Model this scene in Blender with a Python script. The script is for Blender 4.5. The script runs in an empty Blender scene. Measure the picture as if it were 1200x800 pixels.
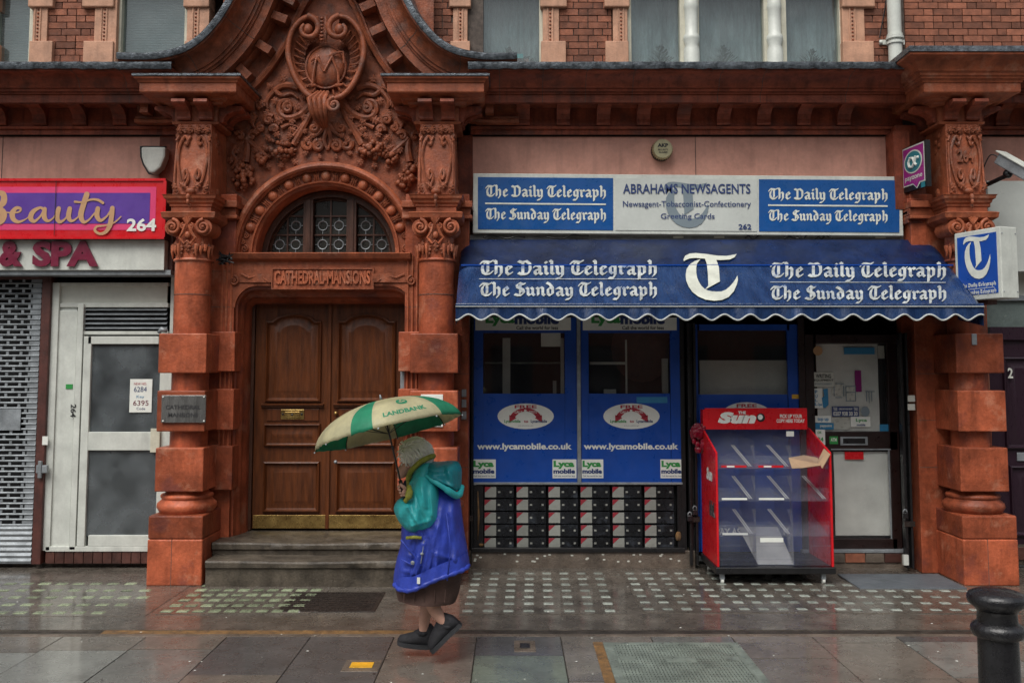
import bpy, math, random
from mathutils import Vector, Matrix
from math import sin, cos, pi, radians as R
random.seed(7)
sc = bpy.context.scene
C = sc.collection

# ---------------------------------------------------------------- camera, world, sun, exposure
PITCH = R(4.5); CAMY = -9.5; CAMZ = 1.95; F = 1100.0; PRV = 345.4
cam_d = bpy.data.cameras.new('camera'); cam = bpy.data.objects.new('camera', cam_d); C.objects.link(cam)
cam.location = (0, CAMY, CAMZ); cam.rotation_euler = (R(90) + PITCH, 0, 0)
cam_d.sensor_width = 36; cam_d.lens = 33.0; cam_d.shift_y = -54.6 / 1200
cam_d.clip_end = 500; sc.camera = cam
w = bpy.data.worlds.new('World'); sc.world = w; w.use_nodes = True
nt = w.node_tree; bg = nt.nodes['Background']
sky = nt.nodes.new('ShaderNodeTexSky'); sky.sky_type = 'NISHITA'; sky.sun_disc = False
SUN_EL = R(56); SUN_AZ = R(205)
sky.sun_elevation = SUN_EL; sky.sun_rotation = SUN_AZ
sky.air_density = 1.6; sky.dust_density = 4.0; sky.ozone_density = 1.5
hs = nt.nodes.new('ShaderNodeHueSaturation'); hs.inputs['Saturation'].default_value = 0.35
nt.links.new(sky.outputs[0], hs.inputs['Color']); nt.links.new(hs.outputs[0], bg.inputs['Color'])
bg.inputs['Strength'].default_value = 0.072
sd = bpy.data.lights.new('sun', 'SUN'); sd.energy = 1.7; sd.angle = R(42); sd.color = (1, .97, .93)
sun = bpy.data.objects.new('sun', sd); C.objects.link(sun)
sun.rotation_euler = (R(90) - SUN_EL, 0, R(180) - SUN_AZ)
sc.view_settings.view_transform = 'Standard'; sc.view_settings.look = 'None'
sc.view_settings.gamma = 1; sc.view_settings.exposure = 0.68
sc.cycles.transparent_max_bounces = 32

# survey of the place: a point seen at photo pixel (u, v) lying in the plane Y
def W(u, v, Y=0.0):
    x = (u - 600) / F; yc = (PRV - v) / F
    dy = -yc * sin(PITCH) + cos(PITCH); dz = yc * cos(PITCH) + sin(PITCH)
    t = (Y - CAMY) / dy
    return x * t, CAMZ + t * dz
def UX(u, v=432, Y=0.0): return W(u, v, Y)[0]
def VZ(v, Y=0.0): return W(600, v, Y)[1]
def GP(u, v, z=0.0):      # ground point at height z
    x = (u - 600) / F; yc = (PRV - v) / F
    dy = -yc * sin(PITCH) + cos(PITCH); dz = yc * cos(PITCH) + sin(PITCH)
    t = (z - CAMZ) / dz
    return x * t, CAMY + t * dy

# ---------------------------------------------------------------- materials
def pm(name, col, rough=.6, var=.2, scale=6, bump=.15, bscale=60, metal=0, streak=0, col2=None, spec=.5,
       objcol=False, rnd=0, blotch=None, pale=None, coat=0, rvar=.1, stretch=None):
    m = bpy.data.materials.new(name); m.use_nodes = True; n = m.node_tree.nodes; l = m.node_tree.links
    b = n['Principled BSDF']
    tc = n.new('ShaderNodeTexCoord'); oi = n.new('ShaderNodeObjectInfo')
    ad = n.new('ShaderNodeVectorMath'); ad.operation = 'MULTIPLY_ADD'
    l.new(oi.outputs['Random'], ad.inputs[0]); ad.inputs[1].default_value = (17, 31, 23); l.new(tc.outputs['Object'], ad.inputs[2])
    vec = ad.outputs[0]
    if stretch:
        mp = n.new('ShaderNodeMapping'); mp.inputs['Scale'].default_value = stretch; l.new(vec, mp.inputs[0]); vec = mp.outputs[0]
    def noise(sc_, det=4, v=None, rgh=.6):
        t = n.new('ShaderNodeTexNoise'); t.inputs['Scale'].default_value = sc_; t.inputs['Detail'].default_value = det
        t.inputs['Roughness'].default_value = rgh; l.new(v or vec, t.inputs['Vector']); return t
    def ramp(src, lo, hi, a=0., c=1.):
        mr = n.new('ShaderNodeMapRange'); mr.inputs[1].default_value = lo; mr.inputs[2].default_value = hi
        mr.inputs[3].default_value = a; mr.inputs[4].default_value = c; l.new(src, mr.inputs[0]); return mr.outputs[0]
    def mix(f, a, c, mode='MIX'):
        mx = n.new('ShaderNodeMix'); mx.data_type = 'RGBA'; mx.blend_type = mode
        for k, s in ((0, f), (6, a), (7, c)):
            if hasattr(s, 'is_linked'): l.new(s, mx.inputs[k])
            elif k == 0: mx.inputs[0].default_value = s
            else: mx.inputs[k].default_value = (*s[:3], 1)
        return mx.outputs[2]
    base = (*col, 1)
    n1 = noise(scale, 5)
    f = ramp(n1.outputs['Fac'], .3, .7)
    c2 = col2 or tuple(max(0, x * (1 - var * 1.6)) for x in col)
    src = (oi.outputs['Color'] if objcol else col)
    if objcol: out = mix(f, src, mix(1.0, src, (1 - var,) * 3, 'MULTIPLY'))
    else: out = mix(f, tuple(x * (1 + var * .5) for x in col), c2)
    n2 = noise(scale * 9, 3)
    out = mix(.5, out, mix(ramp(n2.outputs['Fac'], .3, .7), (1.0 + var * .5,) * 3, (1 - var,) * 3), 'MULTIPLY') if var else out
    if streak:
        mp = n.new('ShaderNodeMapping'); mp.inputs['Scale'].default_value = (1, 1, .12); l.new(vec, mp.inputs[0])
        n3 = noise(14, 4, mp.outputs[0])
        out = mix(ramp(n3.outputs['Fac'], .5, .72, 0, streak), out, tuple(x * .28 for x in col))
    if blotch:
        n4 = noise(blotch[1], 5)
        out = mix(ramp(n4.outputs['Fac'], .55, .66, 0, blotch[2]), out, blotch[0])
    if pale:
        n6 = noise(pale[1], 6, None, .7)
        out = mix(ramp(n6.outputs['Fac'], .56, .74, 0, pale[2]), out, pale[0])
    if rnd:
        mr = ramp(oi.outputs['Random'], 0, 1, 1 - rnd, 1 + rnd * .5)
        cb = n.new('ShaderNodeCombineColor'); [l.new(mr, cb.inputs[i]) for i in range(3)]
        out = mix(1.0, out, cb.outputs[0], 'MULTIPLY')
    l.new(out, b.inputs['Base Color'])
    n5 = noise(scale * 2.3, 3)
    l.new(ramp(n5.outputs['Fac'], .3, .7, max(.02, rough - rvar), min(1, rough + rvar)), b.inputs['Roughness'])
    b.inputs['Metallic'].default_value = metal; b.inputs['Specular IOR Level'].default_value = spec
    if coat: b.inputs['Coat Weight'].default_value = coat; b.inputs['Coat Roughness'].default_value = .11
    if bump:
        bp = n.new('ShaderNodeBump'); bp.inputs['Strength'].default_value = bump; bp.inputs['Distance'].default_value = .02
        nb = noise(bscale, 5, None, .65); l.new(nb.outputs['Fac'], bp.inputs['Height']); l.new(bp.outputs[0], b.inputs['Normal'])
    return m
def glass(name, tint=(.9, .95, .95), gloss=.12, rough=.02, opac=0.0, dust=(.3, .33, .33)):
    m = bpy.data.materials.new(name); m.use_nodes = True; n = m.node_tree.nodes; l = m.node_tree.links
    n.clear(); o = n.new('ShaderNodeOutputMaterial')
    t = n.new('ShaderNodeBsdfTransparent'); t.inputs[0].default_value = (*tint, 1)
    d = n.new('ShaderNodeBsdfDiffuse'); d.inputs[0].default_value = (*dust, 1)
    tc = n.new('ShaderNodeTexCoord'); nz = n.new('ShaderNodeTexNoise'); nz.inputs['Scale'].default_value = 4; nz.inputs['Detail'].default_value = 6
    l.new(tc.outputs['Object'], nz.inputs['Vector'])
    mr = n.new('ShaderNodeMapRange'); mr.inputs[1].default_value = .35; mr.inputs[2].default_value = .75
    mr.inputs[3].default_value = opac * .5; mr.inputs[4].default_value = min(1, opac * 1.5); l.new(nz.outputs[0], mr.inputs[0])
    m1 = n.new('ShaderNodeMixShader'); l.new(mr.outputs[0], m1.inputs[0]); l.new(t.outputs[0], m1.inputs[1]); l.new(d.outputs[0], m1.inputs[2])
    g = n.new('ShaderNodeBsdfGlossy'); g.inputs['Roughness'].default_value = rough
    fr = n.new('ShaderNodeLayerWeight'); fr.inputs[0].default_value = .5
    pw = n.new('ShaderNodeMath'); pw.operation = 'POWER'; pw.inputs[1].default_value = 4; l.new(fr.outputs['Facing'], pw.inputs[0])
    mp = n.new('ShaderNodeMath'); mp.operation = 'MULTIPLY_ADD'; mp.inputs[1].default_value = .7; mp.inputs[2].default_value = gloss+.04; mp.use_clamp = True; l.new(pw.outputs[0], mp.inputs[0])
    m2 = n.new('ShaderNodeMixShader'); l.new(mp.outputs[0], m2.inputs[0]); l.new(m1.outputs[0], m2.inputs[1]); l.new(g.outputs[0], m2.inputs[2])
    l.new(m2.outputs[0], o.inputs[0]); return m

M = {}
M['terra'] = pm('terracotta', (.44, .122, .055), .45, .3, 5, .3, 40, pale=((.56, .30, .20), 4.1, .7), streak=.55, blotch=((.20, .06, .035), 3.2, .6), rnd=.22, spec=.28)
M['terra_up'] = pm('weathered_terracotta', (.32, .078, .040), .5, .35, 5, .25, 40, streak=.85, blotch=((.10, .04, .03), 2.4, .75), rnd=.1, spec=.28)
M['terra_orn'] = pm('carved_terracotta', (.34, .098, .045), .45, .35, 9, .35, 50, pale=((.30, .19, .15), 7, .5), streak=.5, blotch=((.13, .075, .06), 5, .6), spec=.28)
M['terra_low'] = pm('red_terracotta', (.47, .115, .052), .38, .35, 3.5, .3, 40, pale=((.55, .27, .17), 3.0, .75), streak=.5, blotch=((.17, .05, .04), 2.6, .75), rnd=.35, spec=.28)
M['pale_stone'] = pm('pale_terracotta', (.56, .30, .19), .65, .2, 6, .2, 40, streak=.35)
M['pink'] = pm('pink_painted_render', (.66, .33, .25), .6, .14, 3, .12, 90, streak=.25, blotch=((.24, .11, .085), 2.2, .3))
M['lead'] = pm('lead_sheet', (.14, .16, .18), .32, .5, 14, .5, 30, metal=.5, col2=(.03, .035, .04))
M['brick'] = pm('red_brick', (.31, .11, .06), .8, .3, 10, .4, 90, rnd=.45)
M['mortar'] = pm('mortar', (.12, .095, .08), .9, .3, 20, .4, 120)
M['white'] = pm('white_paint', (.62, .645, .59), .4, .12, 5, .06, 60, streak=.15)
M['cream'] = pm('cream_paint', (.60, .58, .46), .45, .15, 6, .1, 60, streak=.25)
M['offwhite'] = pm('grey_white_panel', (.58, .61, .57), .35, .07, 3, .03, 60)
M['wood'] = pm('varnished_oak', (.125, .036, .010), .42, .35, 3, .12, 30, coat=.06, stretch=(9, 9, .9), col2=(.06, .018, .006), spec=.3)
M['darkwood'] = pm('dark_stained_wood', (.085, .035, .02), .4, .3, 4, .1, 40, stretch=(6, 6, 1))
M['brass'] = pm('aged_brass', (.55, .38, .13), .3, .35, 8, .1, 40, metal=.85, col2=(.24, .15, .05))
M['bluepanel'] = pm('blue_vinyl_panel', (.006, .065, .36), .35, .1, 4, .02, 60)
M['bluesign'] = pm('blue_sign_face', (.008, .085, .30), .3, .1, 3, .02, 60, blotch=((.03, .12, .28), 3, .25))
M['awning'] = pm('blue_awning_vinyl', (.020, .050, .135), .24, .35, 2, .9, 3.2, col2=(.007, .022, .072), streak=.3, coat=.4, stretch=(4, 1, 1.2))  # paler tint and upright streaks paint the sheen of the folds into the colour
M['awnline'] = pm('pale_awning_trim', (.50, .52, .50), .5, .1)
M['letter'] = pm('pale_lettering', (.72, .74, .66), .5, .12, 8, 0)
M['letterw'] = pm('worn_lettering', (.46, .49, .48), .5, .3, 12, 0, blotch=((.10, .16, .30), 8, .8))
M['navy'] = pm('navy_lettering', (.02, .045, .16), .5, .1, 8, 0)
M['greyT'] = pm('grey_lettering', (.20, .25, .28), .5, .05, 8, 0)
M['black'] = pm('black_paint', (.012, .012, .013), .35, .2, 8, .1, 40)
M['blacktext'] = pm('black_print', (.02, .02, .022), .6, .0, 8, 0)
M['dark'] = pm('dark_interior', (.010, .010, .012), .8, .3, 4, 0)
M['red'] = pm('red_plastic', (.60, .010, .016), .3, .08, 4, .02, 50, streak=.08)
M['pinkp'] = pm('pink_vinyl', (.70, .05, .17), .4, .05, 4, 0)
M['purple'] = pm('purple_vinyl', (.10, .035, .30), .45, .1, 4, .02)
M['gold'] = pm('tan_gold_lettering', (.52, .30, .15), .5, .08, 4, 0)
M['maroon'] = pm('maroon_lettering', (.17, .008, .035), .4, .15, 10, .05)
M['metal'] = pm('grey_galvanised_metal', (.33, .36, .38), .5, .25, 8, .1, 40, metal=.35, streak=.25)
M['brownpaint'] = pm('brown_painted_steel', (.10, .032, .024), .5, .3, 7, .2, 40, streak=.4)
M['concrete'] = pm('old_concrete', (.17, .135, .105), .35, .35, 4, .45, 60, blotch=((.06, .05, .04), 3, .6), rvar=.2)
M['stepstone'] = pm('worn_step_stone', (.115, .095, .072), .42, .4, 5, .35, 40, blotch=((.035, .03, .024), 3.5, .7), streak=.5, rvar=.12, coat=0, spec=.3)
M['mat_grey'] = pm('grey_rubber', (.10, .115, .13), .5, .15, 6, .3, 150)
M['iron'] = pm('black_cast_iron', (.014, .014, .016), .28, .3, 10, .35, 40, coat=.3)
M['rustiron'] = pm('rusty_cast_iron', (.03, .022, .018), .4, .4, 10, .4, 60)
M['paper'] = pm('white_paper', (.76, .78, .72), .7, .06, 5, .12, 8)
M['papergrey'] = pm('dim_paper', (.58, .59, .52), .7, .1, 3, .25, 6)
M['green'] = pm('green_print', (.03, .28, .06), .5, .05, 5, 0)
M['cyan'] = pm('light_blue_print', (.03, .22, .42), .5, .1, 5, 0)
M['redtext'] = pm('dark_red_print', (.38, .02, .04), .5, .05, 5, 0)
M['alarmcream'] = pm('yellowed_alarm_plastic', (.42, .38, .22), .45, .2, 10, .1)
M['card'] = pm('brown_cardboard', (.38, .25, .15), .8, .1, 5, .1, 40)
M['magenta'] = pm('magenta_panel', (.33, .02, .22), .35, .05, 5, 0)
M['teal'] = pm('teal_disc', (.02, .20, .24), .4, .05, 5, 0)
M['yellow'] = pm('yellow_plastic', (.75, .42, .03), .5, .2, 10, .2)
M['cloth_blue'] = pm('blue_nylon', (.032, .065, .46), .45, .2, 7, .5, 14)
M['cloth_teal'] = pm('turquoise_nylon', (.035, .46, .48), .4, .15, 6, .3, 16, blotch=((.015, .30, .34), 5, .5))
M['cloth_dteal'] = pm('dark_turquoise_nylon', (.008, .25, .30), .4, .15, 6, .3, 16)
M['cloth_yel'] = pm('yellow_green_trim', (.32, .32, .04), .6, .3, 25, .2)
M['scarf'] = pm('navy_scarf', (.012, .014, .04), .9, .3, 20, .4)
M['skirt'] = pm('brown_skirt', (.085, .046, .036), .85, .25, 12, .3, 80)
M['skin'] = pm('skin', (.60, .34, .25), .5, .12, 12, .1, 60)
M['hair'] = pm('white_hair', (.95, .94, .87), .35, .06, 20, .1)
M['shoe'] = pm('black_suede', (.014, .014, .018), .7, .3, 20, .3)
M['sole'] = pm('dark_rubber_sole', (.03, .032, .036), .6, .2, 20, .2)
M['umb_beige'] = pm('straw_umbrella_cloth', (.66, .62, .40), .5, .15, 6, .15, 20, blotch=((.46, .43, .22), 5, .4))
M['umb_green'] = pm('green_umbrella_cloth', (.04, .36, .20), .5, .15, 6, .15, 20)
M['door_purple'] = pm('dark_plum_door', (.028, .012, .022), .35, .15, 8, .1, stretch=(8, 8, 1))
M['blind'] = pm('grey_window_blind', (.50, .58, .58), .7, .08, 3, .03)
M['curtain'] = pm('dim_net_curtain', (.36, .43, .44), .8, .35, 3, .1, 12, stretch=(3, 1, .6))
M['glass'] = glass('window_glass', (.98, .98, .98), .02, .02, .06, (.2, .21, .22))
M['dirtyglass'] = glass('dirty_window_glass', (.6, .65, .65), .06, .12, .55, (.15, .17, .18))
M['upglass'] = glass('rainy_upper_glass', (.85, .9, .9), .03, .05, .12, (.3, .33, .33))
M['leadglass'] = glass('textured_leaded_glass', (.25, .25, .24), .0, .3, .5, (.06, .06, .05))
M['acrylic'] = glass('clear_acrylic', (.985, .985, .995), -.02, .08, .055, (.35, .38, .45))
M['slab'] = pm('paving_slab', (.2, .2, .2), .32, .28, 4, .22, 70, objcol=True, blotch=((.06, .055, .05), 3.0, .4), rvar=.16, coat=.75)
M['grout'] = pm('dark_wet_grit', (.05, .042, .034), .4, .4, 12, .5, 60)
M['lightpanel'] = pm('cast_concrete_light_panel', (.13, .112, .092), .3, .35, 4, .35, 80, blotch=((.06, .05, .04), 2.5, .55), rvar=.16, coat=.7)
M['lens'] = pm('pavement_glass_lens', (.31, .34, .30), .2, .25, 30, .2, 60, rnd=.35)
M['lensg'] = pm('mossy_glass_lens', (.28, .33, .21), .25, .3, 30, .2, 60, rnd=.35)
M['ochre'] = pm('ochre_gravel_strip', (.28, .15, .05), .5, .5, 20, .8, 120, col2=(.10, .06, .03))
M['cover'] = pm('grey_green_ribbed_steel', (.24, .28, .24), .33, .3, 6, .2, 50, metal=.2)
M['asphalt'] = pm('wet_asphalt', (.045, .045, .045), .35, .3, 10, .5, 90)
M['basebrick'] = pm('glazed_dark_brick', (.10, .04, .03), .4, .35, 8, .2, rnd=.3)

M['plaque_glass'] = pm('dark_window_pane', (.03, .035, .04), .1, .1, 3, 0)
def translucent(k, fac):
    n = M[k].node_tree.nodes; l = M[k].node_tree.links; b = n['Principled BSDF']; o = n['Material Output']; t = n.new('ShaderNodeBsdfTranslucent'); mx = n.new('ShaderNodeMixShader'); mx.inputs[0].default_value = fac
    l.new(b.inputs['Base Color'].links[0].from_socket, t.inputs[0]); l.new(b.outputs[0], mx.inputs[1]); l.new(t.outputs[0], mx.inputs[2]); l.new(mx.outputs[0], o.inputs[0])
translucent('umb_beige', .5); translucent('umb_green', .5)
M['boxlabel'] = pm('dull_box_label', (.30, .31, .28), .5, .1, 6, 0, rnd=.2); M['boxred'] = pm('dull_red_corner', (.30, .02, .035), .5, .1, 6, 0); M['boxblack'] = pm('scuffed_black_box', (.012, .014, .018), .3, .4, 8, .2, 30, rnd=.3, blotch=((.05, .06, .075), 7, .6))
# ---------------------------------------------------------------- mesh helpers
class MB:
    def __init__(s): s.v = []; s.f = []; s.m = []; s.mi = 0
    def add(s, vs, fs):
        b = len(s.v); s.v += [tuple(p) for p in vs]; s.f += [tuple(i + b for i in f) for f in fs]; s.m += [s.mi] * len(fs); return s
    def box(s, x0, x1, y0, y1, z0, z1):
        return s.add([(x0,y0,z0),(x1,y0,z0),(x1,y1,z0),(x0,y1,z0),(x0,y0,z1),(x1,y0,z1),(x1,y1,z1),(x0,y1,z1)],
                     [(0,3,2,1),(4,5,6,7),(0,1,5,4),(1,2,6,5),(2,3,7,6),(3,0,4,7)])
    def prism(s, pts, y0, y1):          # pts in XZ (counter-clockwise seen from -Y), extruded y0 (front) .. y1 (back)
        n = len(pts); a = sum(pts[i][0]*pts[(i+1)%n][1]-pts[(i+1)%n][0]*pts[i][1] for i in range(n))
        if a < 0: pts = pts[::-1]
        vs = [(x, y0, z) for x, z in pts] + [(x, y1, z) for x, z in pts]
        return s.add(vs, [tuple(range(n)), tuple(range(2*n-1, n-1, -1))] + [(i, i+n, (i+1) % n + n, (i+1) % n) for i in range(n)])
    def grid(s, rows, closed=False, capa=False, capb=False):
        n = len(rows[0]); vs = [p for r in rows for p in r]; fs = []
        for i in range(len(rows)-1):
            for j in range(n if closed else n-1):
                k = (j+1) % n; fs.append((i*n+j, i*n+k, (i+1)*n+k, (i+1)*n+j))
        if capa: fs.append(tuple(range(n-1, -1, -1)))
        if capb: fs.append(tuple((len(rows)-1)*n + j for j in range(n)))
        return s.add(vs, fs)
    def lathe(s, cx, cy, prof, n=24, a0=0, a1=2*pi):
        full = abs(a1-a0-2*pi) < 1e-6; k = n if full else n+1
        rows = [[(cx+r*cos(a0+(a1-a0)*j/n), cy+r*sin(a0+(a1-a0)*j/n), z) for j in range(k)] for r, z in prof]
        return s.grid(rows, full, full, full)
    def tube(s, pts, rad, n=8, cap=True, flat=1.0, up=None):
        pts = [Vector(p) for p in pts]; rows = []; L = len(pts)
        rad = rad if hasattr(rad, '__len__') else [rad]*L
        prev = None
        for i, p in enumerate(pts):
            t = (pts[min(i+1, L-1)] - pts[max(i-1, 0)])
            if t.length < 1e-9: t = Vector((0,0,1))
            t.normalize()
            if up is not None: a = Vector(up) - t * t.dot(Vector(up))
            elif prev is None: a = t.orthogonal()
            else: a = prev - t * prev.dot(t)
            if a.length < 1e-6: a = t.orthogonal()
            a.normalize(); prev = a; b = t.cross(a)
            rows.append([tuple(p + (a*cos(2*pi*k/n)*flat + b*sin(2*pi*k/n)) * rad[i]) for k in range(n)])
        return s.grid(rows, True, cap, cap)
    def sphere(s, c, r, n=10, m=7):
        r = r if hasattr(r, '__len__') else (r, r, r)
        rows = [[(c[0]+r[0]*sin(pi*i/m)*cos(2*pi*j/n), c[1]+r[1]*sin(pi*i/m)*sin(2*pi*j/n), c[2]-r[2]*cos(pi*i/m)) for j in range(n)] for i in range(1, m)]
        return s.grid(rows, True, True, True)
    def build(s, name, mat, parent=None, smooth=None, bevel=0, **kw):
        me = bpy.data.meshes.new(name); me.from_pydata(s.v, [], s.f); me.update()
        return mkobj(name, me, mat, parent, smooth, bevel, s.m, **kw)
ROOT = {}
def mkobj(name, me, mat, parent=None, smooth=None, bevel=0, mi=None, loc=None, rot=None, scl=None, **props):
    if mat is not None:
        for m_ in (mat if isinstance(mat, (list, tuple)) else [mat]):
            me.materials.append(M[m_] if isinstance(m_, str) else m_)
        if mi and max(mi) > 0: me.polygons.foreach_set('material_index', mi)
    if smooth:
        me.polygons.foreach_set('use_smooth', [True]*len(me.polygons))
        if smooth is not True: me.set_sharp_from_angle(angle=R(smooth))
    o = bpy.data.objects.new(name, me); C.objects.link(o)
    if loc: o.location = loc
    if rot: o.rotation_euler = rot
    if scl: o.scale = scl
    if bevel:
        b = o.modifiers.new('bevel', 'BEVEL'); b.width = bevel; b.segments = 2; b.limit_method = 'ANGLE'; b.angle_limit = R(40)
    if parent is not None: attach(o, parent)
    for k, v_ in props.items(): o[k] = v_
    return o
def attach(o, parent):
    o.parent = parent
    if parent.name in ROOT: o.matrix_parent_inverse = Matrix.Translation(-ROOT[parent.name])
def inst(me, name, loc, parent, rot=None, scl=None, color=None):
    o = bpy.data.objects.new(name, me); o.location = loc
    if rot: o.rotation_euler = rot
    if scl: o.scale = scl
    if color: o.color = color
    C.objects.link(o)
    if parent is not None: attach(o, parent)
    return o
def thing(name, label, cat, loc=(0,0,0), group=None):     # empty at the base; children are written in world coordinates
    o = bpy.data.objects.new(name, None); C.objects.link(o); o.location = loc; o['label'] = label; o['category'] = cat
    if group: o['group'] = group
    o.empty_display_size = .1
    ROOT[o.name] = Vector(loc); return o
def tag(o, label, cat, group=None):
    o['label'] = label; o['category'] = cat
    if group: o['group'] = group
    return o
def copy_tree(o, parent=None):
    c = o.copy(); C.objects.link(c)
    if parent is not None: c.parent = parent
    for ch in [x for x in KIDS(o)]: copy_tree(ch, c)
    return c
def KIDS(o): return [x for x in o.children]
def bx(name, mat, x0, x1, y0, y1, z0, z1, parent=None, bevel=0, **kw):
    return MB().box(x0, x1, y0, y1, z0, z1).build(name, mat, parent, bevel=bevel, **kw)
def crom(pts, n=6, closed=False):
    P = [Vector(p) for p in pts]; out = []; L = len(P)
    rng = L if closed else L-1
    for i in range(rng):
        p0 = P[(i-1) % L] if closed or i > 0 else P[0]; p1 = P[i]; p2 = P[(i+1) % L]; p3 = P[(i+2) % L] if closed or i+2 < L else P[-1]
        for k in range(n):
            t = k/n; out.append(.5*((2*p1)+(-p0+p2)*t+(2*p0-5*p1+4*p2-p3)*t*t+(-p0+3*p1-3*p2+p3)*t**3))
    if not closed: out.append(P[-1])
    return out
def stack(b, xc, w_, yf, yb, levels, zcap=True):     # mitred rings round a block standing on the wall: levels = (outset, z)
    rows = [[(xc-w_-o, yb, z), (xc-w_-o, yf-o, z), (xc+w_+o, yf-o, z), (xc+w_+o, yb, z)] for o, z in levels]
    return b.grid(rows, True, True, True)
def sweepx(b, path, prof):        # path: (x, z) with given normals (nx, nz); prof: (n, Y)
    rows = [[(x+nx*pn, y, z+nz*pn) for pn, y in prof] for x, z, nx, nz in path]
    return b.grid(rows, False, False, False)
def normals(path, flip=1):
    out = []
    for i, (x, z) in enumerate(path):
        a = path[max(0, i-1)]; c = path[min(len(path)-1, i+1)]
        dx, dz = c[0]-a[0], c[1]-a[1]; L = math.hypot(dx, dz) or 1
        out.append((x, z, -dz/L*flip, dx/L*flip))
    return out

# ---------------------------------------------------------------- lettering
def bfont(txt, size, bold=0., sx=1., shear=0., align='CENTER', fillet=0, depth=0):
    c = bpy.data.curves.new('text', 'FONT'); c.body = txt; c.offset = bold; c.size = 1; c.align_x = align; c.align_y = 'CENTER'
    c.resolution_u = 3; c.shear = shear; c.space_character = 1.0; c.extrude = depth
    o = bpy.data.objects.new('text', c); me = bpy.data.meshes.new_from_object(o)
    vs = [(v.co.x*size*sx, v.co.y*size, v.co.z*size) for v in me.vertices]; fs = [tuple(p.vertices) for p in me.polygons]
    bpy.data.objects.remove(o); bpy.data.curves.remove(c); bpy.data.meshes.remove(me)
    return vs, fs
def fitw(vs, wid, hgt=None, cx=True):
    x0 = min(v[0] for v in vs); x1 = max(v[0] for v in vs); y0 = min(v[1] for v in vs); y1 = max(v[1] for v in vs)
    k = wid/(x1-x0); kh = hgt/(y1-y0) if hgt else k
    return [((v[0]-(x0+x1)/2)*k, (v[1]-(y0+y1)/2)*kh, v[2]*kh if len(v) > 2 else 0) for v in vs]
def place(name, vf, org, mat, parent, right=(1,0,0), up=(0,0,1), **kw):
    vs, fs = vf; r = Vector(right); u = Vector(up); n = r.cross(u); o = Vector(org)
    return MB().add([tuple(o + r*v[0] + u*v[1] + n*(v[2] if len(v) > 2 else 0)) for v in vs], fs).build(name, mat, parent, **kw)
def text(name, txt, u0, u1, v0, v1, Y, mat, parent, bold=.0, depth=0, **kw):   # fitted into the box seen at u0..u1, v0..v1
    vs, fs = bfont(txt, 1, bold, depth=depth, **kw); xa, xb = UX(u0, (v0+v1)/2, Y), UX(u1, (v0+v1)/2, Y); za, zb = VZ(v0, Y), VZ(v1, Y)
    vs = fitw(vs, xb-xa, za-zb)
    return place(name, (vs, fs), ((xa+xb)/2, Y, (za+zb)/2), mat, parent)
def hull(pts):
    pts = sorted(set(pts))
    def half(ps):
        h = []
        for p in ps:
            while len(h) >= 2 and (h[-1][0]-h[-2][0])*(p[1]-h[-2][1])-(h[-1][1]-h[-2][1])*(p[0]-h[-2][0]) <= 0: h.pop()
            h.append(p)
        return h
    a = half(pts); b = half(pts[::-1]); return a[:-1]+b[:-1]
NIBW = .27; NA = R(42)
def nibstrokes(strokes, nw=NIBW, lift0=0):
    vs, fs = [], []; k = lift0
    nx, nz = cos(NA)*nw/2, sin(NA)*nw/2; tx, tz = -sin(NA)*nw*.14, cos(NA)*nw*.14
    nib = [(nx+tx, nz+tz), (nx-tx, nz-tz), (-nx+tx, -nz+tz), (-nx-tx, -nz-tz)]
    for st in strokes:
        for a, c in zip(st[:-1], st[1:]):
            h = hull([(round(a[0]+p[0], 5), round(a[1]+p[1], 5)) for p in nib]+[(round(c[0]+p[0], 5), round(c[1]+p[1], 5)) for p in nib])
            b = len(vs); vs += [(x, y, (k % 7)*.00022) for x, y in h]; fs.append(tuple(range(b, b+len(h)))); k += 1
    return vs, fs
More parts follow.
